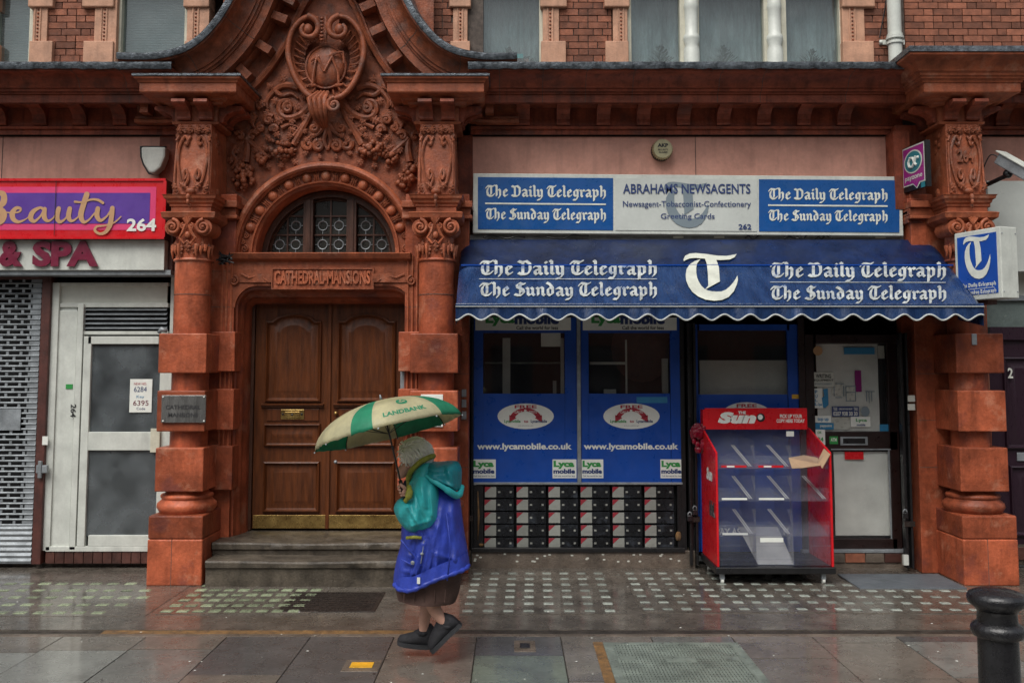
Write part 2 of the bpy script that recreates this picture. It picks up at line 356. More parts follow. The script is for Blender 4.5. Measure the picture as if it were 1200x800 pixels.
BL = {
 'i': (.50, [[(.10,.88),(.24,.78),(.24,.2),(.40,.08)],[(.2,1.28),(.3,1.2)]]),
 'l': (.50, [[(.10,1.42),(.24,1.32),(.24,.2),(.40,.08)]]),
 'n': (.95, [[(.10,.88),(.24,.78),(.24,.12)],[(.30,.74),(.52,.92),(.68,.78),(.68,.2),(.84,.08)]]),
 'u': (.95, [[(.10,.88),(.24,.78),(.24,.2),(.38,.08),(.62,.26)],[(.54,.9),(.68,.78),(.68,.2),(.84,.08)]]),
 'h': (.92, [[(.10,1.42),(.24,1.32),(.24,.12)],[(.30,.74),(.52,.92),(.68,.78),(.68,.15),(.5,-.12)]]),
 'e': (.78, [[(.22,.76),(.22,.22),(.4,.06),(.66,.24)],[(.22,.76),(.44,.93),(.62,.72),(.3,.48)]]),
 'a': (.90, [[(.14,.8),(.36,.93),(.62,.78),(.62,.2),(.80,.08)],[(.6,.56),(.22,.42),(.22,.2),(.36,.06),(.6,.26)]]),
 'y': (.90, [[(.10,.9),(.22,.78),(.22,.24),(.40,.08),(.64,.26)],[(.52,.92),(.66,.8),(.66,.0),(.44,-.30),(.14,-.36)]]),
 'g': (.88, [[(.22,.76),(.22,.30),(.38,.14),(.62,.3)],[(.22,.76),(.44,.93),(.64,.82),(.78,.94)],[(.64,.82),(.64,.0),(.44,-.32),(.12,-.3)]]),
 'r': (.68, [[(.10,.88),(.24,.78),(.24,.2),(.38,.08)],[(.30,.76),(.46,.92),(.62,.80)]]),
 'p': (.92, [[(.08,.95),(.24,.82),(.24,-.38)],[(.30,.76),(.50,.92),(.68,.76),(.68,.22),(.46,.06),(.26,.18)]]),
 'd': (.90, [[(.22,.72),(.22,.22),(.42,.06),(.66,.24)],[(.22,.72),(.42,.9),(.62,.78)],[(.12,1.38),(.36,1.24),(.66,.86),(.66,.24)]]),
 'T': (1.12, [[(.04,1.10),(.20,1.34),(.50,1.32),(.80,1.26),(1.06,1.40)],[(.66,1.24),(.66,.30)],[(.44,1.2),(.24,.98),(.18,.6),(.26,.24),(.54,.06),(.88,.12),(1.04,.34)]]),
 'D': (1.22, [[(.04,1.36),(.3,1.24),(.7,1.36),(1.0,1.1),(1.02,.5),(.86,.16),(.6,.08)],[(.40,1.26),(.40,.18)],[(.04,.22),(.3,.08),(.6,.1)]]),
 'S': (1.05, [[(.98,1.30),(.76,1.22),(.50,1.38),(.24,1.16),(.28,.92),(.82,.66),(.90,.34),(.68,.08),(.36,.06),(.06,.18)],[(.56,1.2),(.56,.3)]]),
}
def blackletter(txt, nw=NIBW):
    x = 0; S = []
    for ch in txt:
        if ch == ' ': x += .42; continue
        adv, st = BL[ch]; S += [[(a+x, b) for a, b in s] for s in st]; x += adv
    return nibstrokes(S, nw)
# the single large initial: crescent, stem and top swash as one outlined logo (units: 1 = overall height)
TLOGO = [[(.06,.86),(.09,.94),(.17,.99),(.28,1.0),(.45,.98),(.66,.945),(.82,.94),(.95,.965),(1.0,.98),(.96,.91),(.88,.865),(.72,.85),(.64,.855),(.66,.79),(.685,.70),(.70,.41),(.435,.235),(.50,.32),(.49,.55),(.475,.76),(.44,.88),(.28,.895),(.17,.885),(.10,.85),(.07,.825)]]
TCRES = ([(.36,.87),(.26,.83),(.17,.76),(.115,.66),(.10,.54),(.11,.43),(.15,.31),(.22,.19),(.32,.09),(.45,.025),(.60,0),(.74,.02),(.86,.09),(.95,.21),(1.0,.34),(1.02,.44),(1.01,.53)],
         [(.36,.87),(.30,.78),(.285,.69),(.285,.59),(.30,.49),(.33,.41),(.38,.32),(.44,.25),(.50,.215),(.56,.20),(.64,.195),(.73,.205),(.81,.245),(.88,.31),(.94,.39),(.98,.46),(1.01,.53)])
def tlogo(hgt):
    vs, fs = [], []
    for poly in TLOGO: fs.append(tuple(range(len(vs), len(vs)+len(poly)))[::-1]); vs += [(x, y, .002) for x, y in poly]
    a, c = TCRES; b = len(vs); n = len(a); vs += [(x, y, .004) for x, y in a]+[(x, y, .004) for x, y in c]
    fs += [(b+i, b+i+1, b+n+i+1, b+n+i) for i in range(n-1)]
    return [((x-.53)*hgt, (y-.5)*hgt, z) for x, y, z in vs], fs
# ================================================================= ground
ground = bx('road', 'asphalt', -80, 80, -60, 30, -.30, -.14, kind='structure')
pave = bx('pavement', 'grout', -14, 14, -6.6, .3, -.14, -.012, kind='structure')
slab_rnd = random.Random(1)
# strip against the facade: cast concrete with lens lights; flagstones in front of it
cs = MB()
cs.box(-14, 14, -2.28, .25, -.014, -.0)
cs.build('concrete_strip', 'lightpanel', pave)
bx('ochre_strip', 'ochre', -3.05, -.5, -2.385, -2.285, -.013, -.003, pave)
bx('brown_strip', 'grout', -.5, 14, -2.385, -2.285, -.013, -.004, pave)
bx('kerb_edging', 'concrete', -14, 14, -2.46, -2.39, -.013, .001, pave, bevel=.006)
slab_me = {}
# the terrace across the street, seen only in reflections
OT = thing('opposite_terrace', 'plain brick terrace across the street, seen only in reflections', 'building', (0, -25, 0))
ow_ = bx('wall', 'brick', -45, 45, -25.4, -25, -.1, 9.5, OT); bx('parapet', 'concrete', -45, 45, -25.5, -24.85, 9.5, 9.8, ow_)
for i in range(-9, 10):
    for zf_ in (.9, 4.0, 7.0):
        wn_ = bx('window', 'black', i*3.2-.75, i*3.2+.75, -25.0, -24.93, zf_, zf_+1.9, OT); bx('pane', 'plaque_glass', i*3.2-.66, i*3.2+.66, -24.93, -24.92, zf_+.1, zf_+1.8, wn_)
bx('far_pavement', 'concrete', -45, 45, -25, -21.5, -.14, -.01, ground)

def slab(x0, x1, y0, y1, col):
    key = (round(x1-x0, 3), round(y1-y0, 3))
    if key not in slab_me:
        a, b = key; q = MB().box(-a/2+.004, a/2-.004, -b/2+.004, b/2-.004, -.02, 0); me = bpy.data.meshes.new('paving_slab')
        me.from_pydata(q.v, [], q.f); me.materials.append(M['slab']); slab_me[key] = me
    o = inst(slab_me[key], 'paving_slab', ((x0+x1)/2, (y0+y1)/2, random.uniform(0, .0025)), pave, color=(*col, 1),
             rot=(random.uniform(-.002, .002), random.uniform(-.002, .002), 0))
BR = (.175, .155, .130); GR = (.165, .165, .150); DK = (.105, .103, .10); GN = (.155, .18, .14); LT = (.225, .23, .21); TN = (.19, .163, .135)
cols = [(-6.35, -5.7), (-5.7, -5.05), (-5.05, -4.42), (-4.42, -3.86), (-3.86, -3.28), (-3.28, -2.67), (-2.67, -2.08), (-2.08, -1.47), (-1.47, -.86), (-.86, -.257), (-.257, .354), (.354, 1.01), (1.01, 1.60), (1.60, 2.19), (2.19, 2.80), (2.80, 3.42), (3.42, 4.03), (4.03, 4.66), (4.66, 5.3), (5.3, 5.95)]
rowsets = {5: [(-2.46, -2.80, BR), (-2.80, -3.55, LT), (-3.55, -4.2, GR)], 4: [(-2.46, -2.85, BR), (-2.85, -3.6, LT), (-3.6, -4.3, BR)],
 6: [(-2.46, -2.78, BR), (-2.78, -3.52, GR), (-3.52, -4.3, TN)], 7: [(-2.46, -3.33, DK), (-3.33, -4.0, BR)], 8: [(-2.46, -3.58, DK), (-3.58, -4.2, BR)],
 9: [(-2.46, -2.62, TN), (-2.62, -3.60, BR), (-3.60, -4.3, TN)], 10: [(-2.46, -2.92, DK), (-2.92, -3.72, GN), (-3.72, -4.4, DK)],
 11: [(-2.46, -3.45, BR), (-3.45, -4.2, TN)], 12: [(-2.46, -2.86, GR), (-2.86, -3.9, BR)], 13: [(-2.46, -2.62, TN), (-2.62, -2.98, TN), (-2.98, -3.9, BR)],
 14: [(-2.46, -2.62, BR), (-2.62, -3.4, TN), (-3.4, -4.2, BR)], 15: [(-2.46, -2.60, DK), (-2.60, -3.38, LT), (-3.38, -4.1, BR)], 16: [(-2.46, -2.60, GR), (-2.60, -3.4, TN), (-3.4, -4.1, GR)],
 17: [(-2.46, -3.1, TN), (-3.1, -3.9, BR)]}
for i, (a, b) in enumerate(cols):
    rs = rowsets.get(i) or [(-2.46, -2.46-random.uniform(.3, .8), random.choice([BR, GR, TN]))]
    for y0, y1, c in rs: slab(a, b, y1, y0, c)
    y = rs[-1][1]
    while y > -6.5:
        y2 = max(y-.9, -6.6); slab(a, b, y2, y, random.choice([BR, BR, GR, TN, DK])); y = y2

# lens lights let into the pavement: panels of their own
lens_me = {}
LP_N = [0]
def lens_panel(label, corners, rows, ncols, lw, ll, mat, skew, group='pavement light panels', skip=()):
    # corners: (u,v) of far-left and near-left lens, world pitch from ncols
    (ua, va), (ub, vb), wid = corners
    xa, ya = GP(ua, va); xb, yb = GP(ub, vb); LP_N[0] += 1; dz = .0008*LP_N[0]
    t = thing('pavement_light', label, 'pavement light', (xa, ya, 0), group)
    fr = MB().box(min(xa, xb)-.06, max(xa, xb)+wid+.10, yb-.10, ya+.10, -.01, .002+dz).build('frame', 'lightpanel', t)
    key = (lw, ll, mat)
    if key not in lens_me:
        q = MB(); a, b = lw/2, ll/2
        q.add([(-a, -b, 0), (a, -b, 0), (a, b, 0), (-a, b, 0), (-a*.8, -b*.7, .005), (a*.8, -b*.7, .005), (a*.8, b*.7, .005), (-a*.8, b*.7, .005)],
              [(4, 5, 6, 7), (0, 1, 5, 4), (1, 2, 6, 5), (2, 3, 7, 6), (3, 0, 4, 7)])
        me = bpy.data.meshes.new('glass_lens'); me.from_pydata(q.v, [], q.f); me.materials.append(M[mat]); lens_me[key] = me
    for r in range(rows):
        f = r/(rows-1); x0 = xa+(xb-xa)*f; y = ya+(yb-ya)*f
        for c in range(ncols):
            if (r, c) in skip: continue
            o = inst(lens_me[key], 'glass_lens', (x0+wid*c/(ncols-1)+skew*(r % 2), y, .002+dz), t)
            o.rotation_euler = (random.uniform(-.05, .05), 0, random.uniform(-.03, .03))
    return t
lens_panel('mossy pavement light panel in front of the salon shutter', ((12, 684), (-22, 718), 1.25), 5, 9, .10, .075, 'lensg', 0, skip={(4, 8), (3, 8), (4, 7), (0, 8)})
lens_panel('mossy pavement light panel directly below the entrance steps', ((244, 686), (196, 716), 1.02), 6, 9, .095, .085, 'lensg', 0)
lens_panel('pavement light panel below the stacked drawers, left section beside the woman', ((560, 672), (548, 716), 1.15), 7, 8, .085, .062, 'lens', 0)
lens_panel('pavement light panel in front of the red newspaper stand', ((738, 672), (760, 714), 1.56), 7, 11, .085, .062, 'lens', 0)
lens_panel('pavement light panel below the shop doorway and grey mat', ((972, 686), (1004, 715), 1.12), 5, 8, .085, .062, 'lens', 0)
# access covers
t = thing('access_cover', 'large grey-green ribbed steel access cover in the slabs, beside the bollard', 'access cover', (*GP(800, 775), 0))
x0, y0 = GP(710, 754); x1 = GP(862, 754)[0]; yn = y0-1.0
bx('frame', 'cover', x0-.02, x1+.02, yn, y0+.02, -.008, .006, t, bevel=.003)
q = MB(); n = 38
for i in range(n):
    x = x0+.05+(x1-x0-.1)*i/(n-1); q.box(x-.008, x+.008, yn+.05, y0-.03, .006, .010)
q.build('rib', 'cover', t, kind='stuff')
q = MB(); j = y0-.06
while j > yn+.05: q.box(x0+.05, x1-.05, j-.0025, j+.0025, .0055, .0085); j -= .045
q.build('cross_rib', 'black', t, kind='stuff')
bx('mortar_bed', 'ochre', x0-.09, x0-.022, yn, y0+.03, -.008, .004, t)
for a in (.12, .88):
    bx('lifting_plate', 'cover', x0+(x1-x0)*a-.05, x0+(x1-x0)*a+.05, y0-.42, y0-.33, .006, .0115, t)
bx('maker_plate', 'cover', (x0+x1)/2-.10, (x0+x1)/2+.10, y0-.45, y0-.33, .006, .012, t)
t = thing('drain_cover', 'dark cast iron drain cover set below the entrance steps', 'drain cover', (*GP(400, 705), 0))
xa, ya = GP(352, 694); xb, yb = GP(345, 717); xc_ = GP(452, 694)[0]
bx('frame', 'rustiron', xa-.05, xc_, yb, ya, -.006, .006, t, bevel=.003)
q = MB()
for i in range(22):
    for k in range(9): 
        x = xa-.02+(xc_-xa-.01)*(i+.5)/22; y = yb+.02+(ya-yb-.04)*(k+.5)/9
        q.box(x-.013, x+.013, y-.008, y+.008, .006, .011)
q.build('tread', 'rustiron', t, kind='stuff')
t = thing('stopcock_cover', 'small square black stopcock cover in a pale concrete collar', 'stopcock cover', (*GP(615, 755), 0))
x, y = GP(615, 757); bx('collar', 'concrete', x-.075, x+.075, y-.13, y+.13, -.006, .005, t, bevel=.003); bx('lid', 'iron', x-.035, x+.035, y-.06, y+.05, .005, .010, t, bevel=.003)
t = thing('yellow_marker', 'small yellow utility marker plate set in a brown slab', 'marker plate', (*GP(425, 780), 0))
x, y = GP(424, 780); bx('collar', 'concrete', x-.12, x+.12, y-.12, y+.12, -.006, .005, t, bevel=.003); bx('plate', 'yellow', x-.075, x+.075, y-.055, y+.055, .005, .010, t, bevel=.003)
q = MB()
for k in range(6): q.box(x-.07, x+.07, y-.05+k*.018, y-.046+k*.018, .010, .013)
q.build('ridge', 'yellow', t)
tag(bx('rubber_mat', 'mat_grey', UX(976, 664, -.3), UX(1092, 664, -.3), -1.0, -.42, .002, .016, bevel=.004), 'grey rubber mat on the pavement at the shop door', 'doormat')
# litter specks and leaves on the wet paving
q = MB(); q2 = MB(); rr = random.Random(3)
for i in range(260):
    x = rr.uniform(-5.5, 5.5); y = rr.uniform(-5.2, -.6); s = rr.uniform(.004, .012); a = rr.uniform(0, 3)
    (q if i % 3 else q2).add([(x+s*cos(a), y+s*sin(a), .006), (x-s*sin(a), y+s*cos(a)*.8, .0075), (x-s*cos(a), y-s*sin(a), .006), (x+s*sin(a), y-s*cos(a)*.7, .008)], [(0, 1, 2, 3)])
tag(q.build('litter_specks', 'paper', kind='stuff'), 'pale litter specks scattered over the wet paving', 'litter')
tag(q2.build('dead_leaves', 'rustiron', kind='stuff'), 'dark scraps of leaf scattered over the wet paving', 'leaf litter')

# ================================================================= mansion building
B = thing('mansion_building', 'red brick and terracotta mansion block with carved arched entrance', 'building', (0, 0, 0))
B['kind'] = 'thing'
XC = -1.86
# ---- wall cores
q = MB(); q.box(-14, -3.2, .02, .5, 3.0, VZ(78, 0)-.1); q.box(-.45, 14, .02, .5, VZ(300, 0), VZ(78, 0)-.1); q.box(-3.2, -.45, .30, .5, 0, 6.2)
q.build('back_wall', 'mortar', B)
# pink rendered fascias
bx('fascia_panel', 'pink', -14, -3.17, -.05, .02, VZ(316, -.05), VZ(159, -.1), B)
bx('fascia_panel', 'pink', -.43, 3.95, -.05, .02, VZ(285, -.05), VZ(159, -.1), B)
bx('fascia_panel', 'pink', 4.6, 14, -.05, .02, VZ(240, -.05), VZ(159, -.1), B)
for u in (3, 815): bx('panel_joint', 'mortar', UX(u, 180, -.05)-.003, UX(u, 180, -.05)+.003, -.053, -.05, VZ(210, -.05), VZ(160, -.05), B)
# ---- main cornice
ZL = VZ(72.5, -.745)
PR = [(0, 158), (-.10, 158), (-.10, 151.5), (-.13, 151), (-.135, 148), (-.10, 147.5), (-.10, 127), (-.16, 126), (-.20, 123.5), (-.26, 122), (-.36, 121.5), (-.40, 122), (-.405, 120), (-.45, 120.3),
      (-.45, 110.5), (-.47, 110.3), (-.475, 107.5), (-.50, 107), (-.505, 103.5), (-.525, 103), (-.53, 101), (-.54, 97), (-.57, 92), (-.62, 87.5), (-.68, 84.5), (-.715, 83), (-.72, 80)]
PRN = [(VZ(v, y)-ZL, y) for y, v in PR]
LEADP = [(VZ(80.5, -.72)-ZL, -.71), (VZ(80.5, -.74)-ZL, -.742), (VZ(77, -.75)-ZL, -.752), (-.006, -.752), (0.0, -.745), (.03, -.60), (.08, 0)]
def cornice(x0, x1, dy=0, name='cornice', mat='terra_up'):
    b = MB(); n = max(2, int((x1-x0)/.25))
    path = [(x0+(x1-x0)*i/n, ZL, 0, 1) for i in range(n+1)]
    sweepx(b, path, [(p, y+dy) for p, y in PRN]); 
    for xe in (x0, x1): b.add([(xe, y+dy, ZL+p) for p, y in PRN]+[(xe, 0, ZL)], [tuple(range(len(PRN)+1))])
    c = b.build(name, mat, B, smooth=30)
    b = MB(); rr = random.Random(int(x0*10)); n = int((x1-x0)/.05)
    rows = []
    for i in range(n+1):
        w1 = rr.uniform(-.006, .006); w2 = rr.uniform(-.008, .004)
        rows.append([(x0+(x1-x0)*i/n, y+dy+(w1 if 0 < k < 5 else 0), ZL+p+(w2 if k < 3 else 0)) for k, (p, y) in enumerate(LEADP)])
    b.grid(rows); b.build('lead_flashing', 'lead', c, smooth=40)
    # joints between the terracotta lengths
    x = x0+.3; j = MB()
    while x < x1-.1:
        pp = [(p-.000, y+dy-.002) for p, y in PRN[13:]]
        for (p1, y1), (p2, y2) in zip(pp[:-1], pp[1:]): j.add([(x-.003, y1, ZL+p1), (x+.003, y1, ZL+p1), (x+.003, y2, ZL+p2), (x-.003, y2, ZL+p2)], [(0, 1, 2, 3)])
        x += rr.choice([.42, .84, .46])
    j.build('joint', 'mortar', c)
    return c
cornL = cornice(-14, -3.25); cornR = cornice(-.42, 3.98); cornX = cornice(4.62, 14)
mz0, mz1 = VZ(148, -.1), VZ(125, -.14)
def modil_mesh():
    b = MB(); h = mz1-mz0; pr = [(-.10, 0), (-.135, .004), (-.15, .02), (-.148, h*.3), (-.17, h*.55), (-.23, h*.75), (-.31, h*.86), (-.325, h*.95), (-.32, h+.03), (-.10, h+.03)]
    n = len(pr); x = .068
    b.add([(-x, y, z) for y, z in pr]+[(x, y, z) for y, z in pr], [tuple(range(n)), tuple(range(2*n-1, n-1, -1))]+[(i, i+n, (i+1) % n+n, (i+1) % n) for i in range(n)])
    me = bpy.data.meshes.new('bracket'); me.from_pydata(b.v, [], b.f); me.materials.append(M['terra_up']); return me
mod_me = modil_mesh(); base = UX(566, 137, -.15); st = UX(613, 137, -.15)-base
for k in range(10): inst(mod_me, 'bracket', (base+st*k, 0, mz0), cornR)
base = UX(187, 137, -.15)
for k in range(11): inst(mod_me, 'bracket', (base-st*k, 0, mz0), cornL)
for k in range(6): inst(mod_me, 'bracket', (4.98+st*k, 0, mz0), cornX)
# ---- swan-neck arched hood over the entrance
rp = [(606, 62), (590, 62.5), (570, 62.5), (550, 60), (530, 54), (513, 43), (498, 27), (487, 11), (478, -6), (470, -26), (458, -50), (438, -78), (405, -98), (365, -106)]
RW = [(W(u, v, -.74)[0], W(u, v, -.74)[1]) for u, v in rp]
RW[-1] = (XC, RW[-1][1])
pathR = [(p.x, p.y) for p in crom([Vector((a, c, 0)) for a, c in RW], 5)]
pathA = pathR + [(2*XC-x, z) for x, z in pathR[-2::-1]]
NP = normals(pathA, -1)
HP_ = [(-.545, -.15), (-.545, -.25), (-.52, -.262), (-.505, -.25), (-.50, -.235), (-.48, -.235), (-.475, -.205), (-.34, -.205), (-.33, -.27), (-.31, -.30), (-.305, -.39)]+[(p, y-.012) for p, y in PRN[12:]]
b = MB(); sweepx(b, NP, HP_)
for e in (0, -1):
    x, z, nx, nz = NP[e]; b.add([(x+nx*p, y, z+nz*p) for p, y in HP_]+[(x, 0, z)], [tuple(range(len(HP_)+1))])
hood = b.build('arched_hood', 'terra_orn', B, smooth=30)
b = MB(); sweepx(b, NP, [(p, y-.012) for p, y in LEADP]); b.build('lead_flashing', 'lead', hood, smooth=40)
# dentil blocks along the inside of the arch, and block joints across the moulding
acc = 0; k = 0; jb = MB()
for i in range(1, len(NP)):
    (x0_, z0_, _, _), (x1_, z1_, nx, nz) = NP[i-1], NP[i]; acc += math.hypot(x1_-x0_, z1_-z0_)
    if acc > .235 and z1_ > 4.95:
        acc = 0; k += 1; pn = -.405; ang = math.atan2(-nx, nz)
        me = bpy.data.meshes.get('dentil') or None
        if me is None:
            q = MB().box(-.04, .04, -.375, -.19, -.068, .085); me = bpy.data.meshes.new('dentil'); me.from_pydata(q.v, [], q.f); me.materials.append(M['terra_orn'])
        inst(me, 'dentil', (x1_+nx*pn, 0, z1_+nz*pn), hood, rot=(0, -ang, 0))
        if k % 2 == 0:
            tx, tz = nz*.003, -nx*.003; pp = PRN[13:]
            for (p1, y1), (p2, y2) in zip(pp[:-1], pp[1:]): jb.add([(x1_+nx*p1-tx, y1-.015, z1_+nz*p1-tz), (x1_+nx*p1+tx, y1-.015, z1_+nz*p1+tz), (x1_+nx*p2+tx, y2-.015, z1_+nz*p2+tz), (x1_+nx*p2-tx, y2-.015, z1_+nz*p2-tz)], [(0, 1, 2, 3)])
jb.build('joint', 'mortar', hood)

# ---- carving helpers
def spiral(cx, cz, r0, r1, a0, turns, d=1, n=22, y=0., dy=0.):
    return [(cx+(r0+(r1-r0)*(i/n)**.8)*cos(a0+d*2*pi*turns*i/n), y+dy*i/n, cz+(r0+(r1-r0)*(i/n)**.8)*sin(a0+d*2*pi*turns*i/n)) for i in range(n+1)]
def sctube(b, pts, r0, r1, n=6):
    L = len(pts); b.tube(pts, [r0+(r1-r0)*i/(L-1) for i in range(L)], n)
def volute(b, cx, cz, r, y, d=1, a0=pi/2, turns=1.6, th=.3):
    sctube(b, spiral(cx, cz, r, r*.18, a0, turns, d, 26, y, -r*.15), r*th, r*th*.5, 8); b.sphere((cx, y-r*.15, cz), (r*.25, r*.3, r*.25), 8, 6)

# ---- pillars
PLEAF = []
def pillar(xc, px0, px1, side, number=None):
    yc = -.56; zc = lambda v, y=-.8: VZ(v, y)
    zt = VZ(303, -.7)
    b = MB(); b.lathe(xc, yc, [(.172, .7), (.172, 1.3), (.168, zt-.02), (.182, zt-.018), (.186, zt-.008), (.18, zt+.004), (.165, zt+.008), (.165, VZ(262, -.7))], 32)
    P = b.build('pillar', 'terra_low', B, smooth=35)
    zp = zc(604, -.85)
    bx('pier', 'terra_low', px0, px1, -.33, .1, 0, VZ(228, -.3), P, bevel=.008)
    bx('plinth', 'terra_low', xc-.25, xc+.25, -.86, -.2, 0, zp-.21, P, bevel=.012)
    bx('plinth', 'terra_low', xc-.248, xc+.248, -.857, -.2, zp-.207, zp, P, bevel=.012)
    b = MB(); z5 = zc(574, -.8)
    b.lathe(xc, yc, [(.235, zp-.01), (.255, zp+.02), (.272, zp+.05), (.265, zp+.085), (.235, zp+.11), (.225, zp+.125), (.235, zp+.135), (.24, zp+.15), (.232, zp+.165), (.2, zp+.175), (.185, zp+.2), (.172, zp+.26)], 36)
    b.build('base_moulding', 'terra_low', P, smooth=50)
    for va, vb in ((524.5, 576), (457.5, 505.5), (390.5, 437)):
        bx('block', 'terra_low', xc-.222, xc+.222, -.80, -.30, zc(vb), zc(va), P, bevel=.01)
        if side:
            xs = sorted((xc+side*.12, (px1 if side > 0 else px0)+side*.045)); bx('backing_block', 'terra_low', xs[0], xs[1], -.43, -.05, zc(vb-2, -.43), zc(va-2, -.43), P, bevel=.008)
    # fluting on the pier face
    if side:
        q = MB(); e = px1 if side > 0 else px0
        for k in range(3): x = e-side*(.03+k*.045); q.tube([(x, -.335, 1.0), (x, -.335, VZ(300, -.3))], .012, 6)
        q.build('reed_moulding', 'terra', P)
    q = MB()
    for zz in (1.0, 1.45, 1.9, 2.55, 2.9):
        q.box(px0+.004, px1-.004, -.3312, -.32, zz, zz+.005)
    for zz in (VZ(345, -.7),): q.lathe(xc, yc, [(.16, zz), (.1725, zz), (.1725, zz+.005), (.16, zz+.005)], 32)
    q.box(xc-.03, xc-.026, -.8615, -.85, 0, zp-.21)
    q.build('joint', 'mortar', P, kind='stuff')
    # ionic capital
    b = MB(); za = VZ(256, -.75); zb = VZ(249, -.75)
    stack(b, xc, .20, -.70, -.1, [(-.02, za-.035), (.0, za-.02), (.035, za), (.05, za+.01), (.055, zb-.012), (.06, zb), (.035, zb+.012), (.0, zb+.02)])
    z0 = zb+.02; z1 = VZ(228, -.72); h = z1-z0
    stack(b, xc, .19, -.67, -.1, [(0, z0), (0, z0+h*.30), (.012, z0+h*.34), (.012, z0+h*.45), (.03, z0+h*.55), (.035, z0+h*.7), (.055, z0+h*.78), (.06, z0+h*.93), (.07, z1), (0, z1+.01)])
    b.build('entablature_block', 'terra', P, bevel=.003)
    for s_ in (-1, 1):      # returns of the block along the pier
        b = MB(); xp = px0+.03 if s_ < 0 else px1-.03
        xa, xb_ = sorted((xc+s_*.1, xp+s_*.06)); 
        b.box(xa, xb_, -.40, 0, zb, zb+.035); b.box(xa, xb_-.02, -.38, 0, zb+.037, z1-.07); b.box(xa, xb_, -.42, 0, z1-.068, z1-.004)
        b.build('pier_cap', 'terra', P, bevel=.006)
    b = MB(); zv = VZ(266, -.75)
    for s_ in (-1, 1):
        x = xc+s_*.145; b.lathe(0, 0, [], 3) if 0 else None
        volute(b, x, zv, .075, -.745, d=s_, a0=pi/2, turns=1.7, th=.26)
        rows = [[(x+.078*cos(2*pi*k/14), y, zv+.078*sin(2*pi*k/14)) for k in range(14)] for y in (-.735, -.60, -.45)]
        b.grid(rows, True, True, True)
        sctube(b, [(xc+s_*.02, -.76, zv+.02), (xc+s_*.04, -.765, zv-.05), (xc+s_*.075, -.75, zv-.10), (xc+s_*.03, -.755, zv-.155), (xc, -.75, zv-.13)], .016, .01)
        sctube(b, spiral(xc+s_*.035, zv+.005, .03, .01, pi/2, 1.2, -s_, 12, -.765), .01, .007)
        for k in range(5):  # leaf tongues on the neck
            a = -pi/2+s_*(.45+.22*k); x_ = xc+.19*cos(a); y_ = yc+.19*sin(a)
            sctube(b, [(x_, y_, zv-.16-.02*(k % 2)), (x_*1., y_-.015, zv-.22), (x_, y_, zv-.29+.03*(k % 3))], .024, .006)
    for k in range(5): a = R(50+20*k); sctube(b, [(xc, -.76, zv+.03), (xc+.06*cos(a), -.775, zv+.04+.055*sin(a))], .016, .010)
    b.sphere((xc, -.75, zv-.075), (.03, .02, .035))
    b.build('volute_capital', 'terra', P, smooth=50)
    PLEAF.append((P, xc, yc, zv, z1, VZ(146, -.62)))
    # herm above with strapwork
    z2 = VZ(146, -.62); b = MB()
    rows = []
    for f in [i/8 for i in range(9)]:
        hw = .178-.018*f+.008*sin(pi*f); yf = -.68+.05*f; z = z1+(z2-z1)*f
        rows.append([(xc-hw, -.15, z), (xc-hw, yf, z), (xc+hw, yf, z), (xc+hw, -.15, z)])
    b.grid(rows, True, True, True); b.build('herm_shaft', 'terra', P, bevel=.006)
    b = MB(); H = z2-z1; yy = lambda f: -.685+.05*f
    for s_ in (-1, 1):
        pts = [(xc+s_*w_, yy(f)-.012, z1+H*f) for w_, f in ((.035, .30), (.06, .22), (.075, .30), (.055, .36), (.03, .22), (.075, .12), (.11, .25), (.135, .45), (.135, .62), (.11, .76), (.075, .82), (.05, .76), (.06, .70), (.08, .73))]
        b.tube([tuple(p) for p in crom(pts, 4)], .014, 6)
        b.tube([(xc+s_*.16, yy(0)-.004, z1+.02), (xc+s_*.158, yy(.5)-.004, z1+H*.5), (xc+s_*.15, yy(.8)-.004, z1+H*.82)], .012, 6)
        for k in range(3):
            x = xc+s_*(.03+.055*k); volute(b, x, z1+H*.90, .026, yy(.9)-.01, d=s_, th=.35, turns=1.2); sctube(b, [(x, yy(.85)-.006, z1+H*.82), (x+s_*.02, yy(.8)-.02, z1+H*.76), (x+s_*.005, yy(.8)-.01, z1+H*.74)], .016, .007)
        volute(b, xc+s_*.15, z1+H*.83, .02, yy(.83)-.01, d=-s_, th=.4)
        volute(b, xc+s_*.13, z1+.03, .03, yy(0)-.012, d=-s_, th=.35)
        for k in range(4): # carving on the side faces
            volute(b, xc+s_*.172, z1+H*(.85-.06*k), .001, -.5, th=.3) if 0 else b.sphere((xc+s_*.168, -.5+.07*(k % 2), z1+H*(.88-.07*k)), (.015, .035, .03), 7, 5)
        b.sphere((xc+s_*.18, -.45, z1+.06), (.02, .05, .05), 8, 6)
    b.sphere((xc, yy(.05)-.02, z1+.035), (.05, .03, .035)); b.sphere((xc, -.76, z1-.03), (.022, .025, .035)); b.sphere((xc, -.765, z1-.075), (.016, .018, .03)); b.sphere((xc+.01, -.735, z1-.11), (.014, .018, .025))
    b.build('strapwork', 'terra_orn', P, smooth=50)
    if number:
        vs, fs = bfont(number, .2, .03, sx=.75, depth=.08); place('relief_number', (fitw(vs, .155, .13), fs), (xc, yy(.55)-.006, z1+H*.55), 'terra_orn', P)
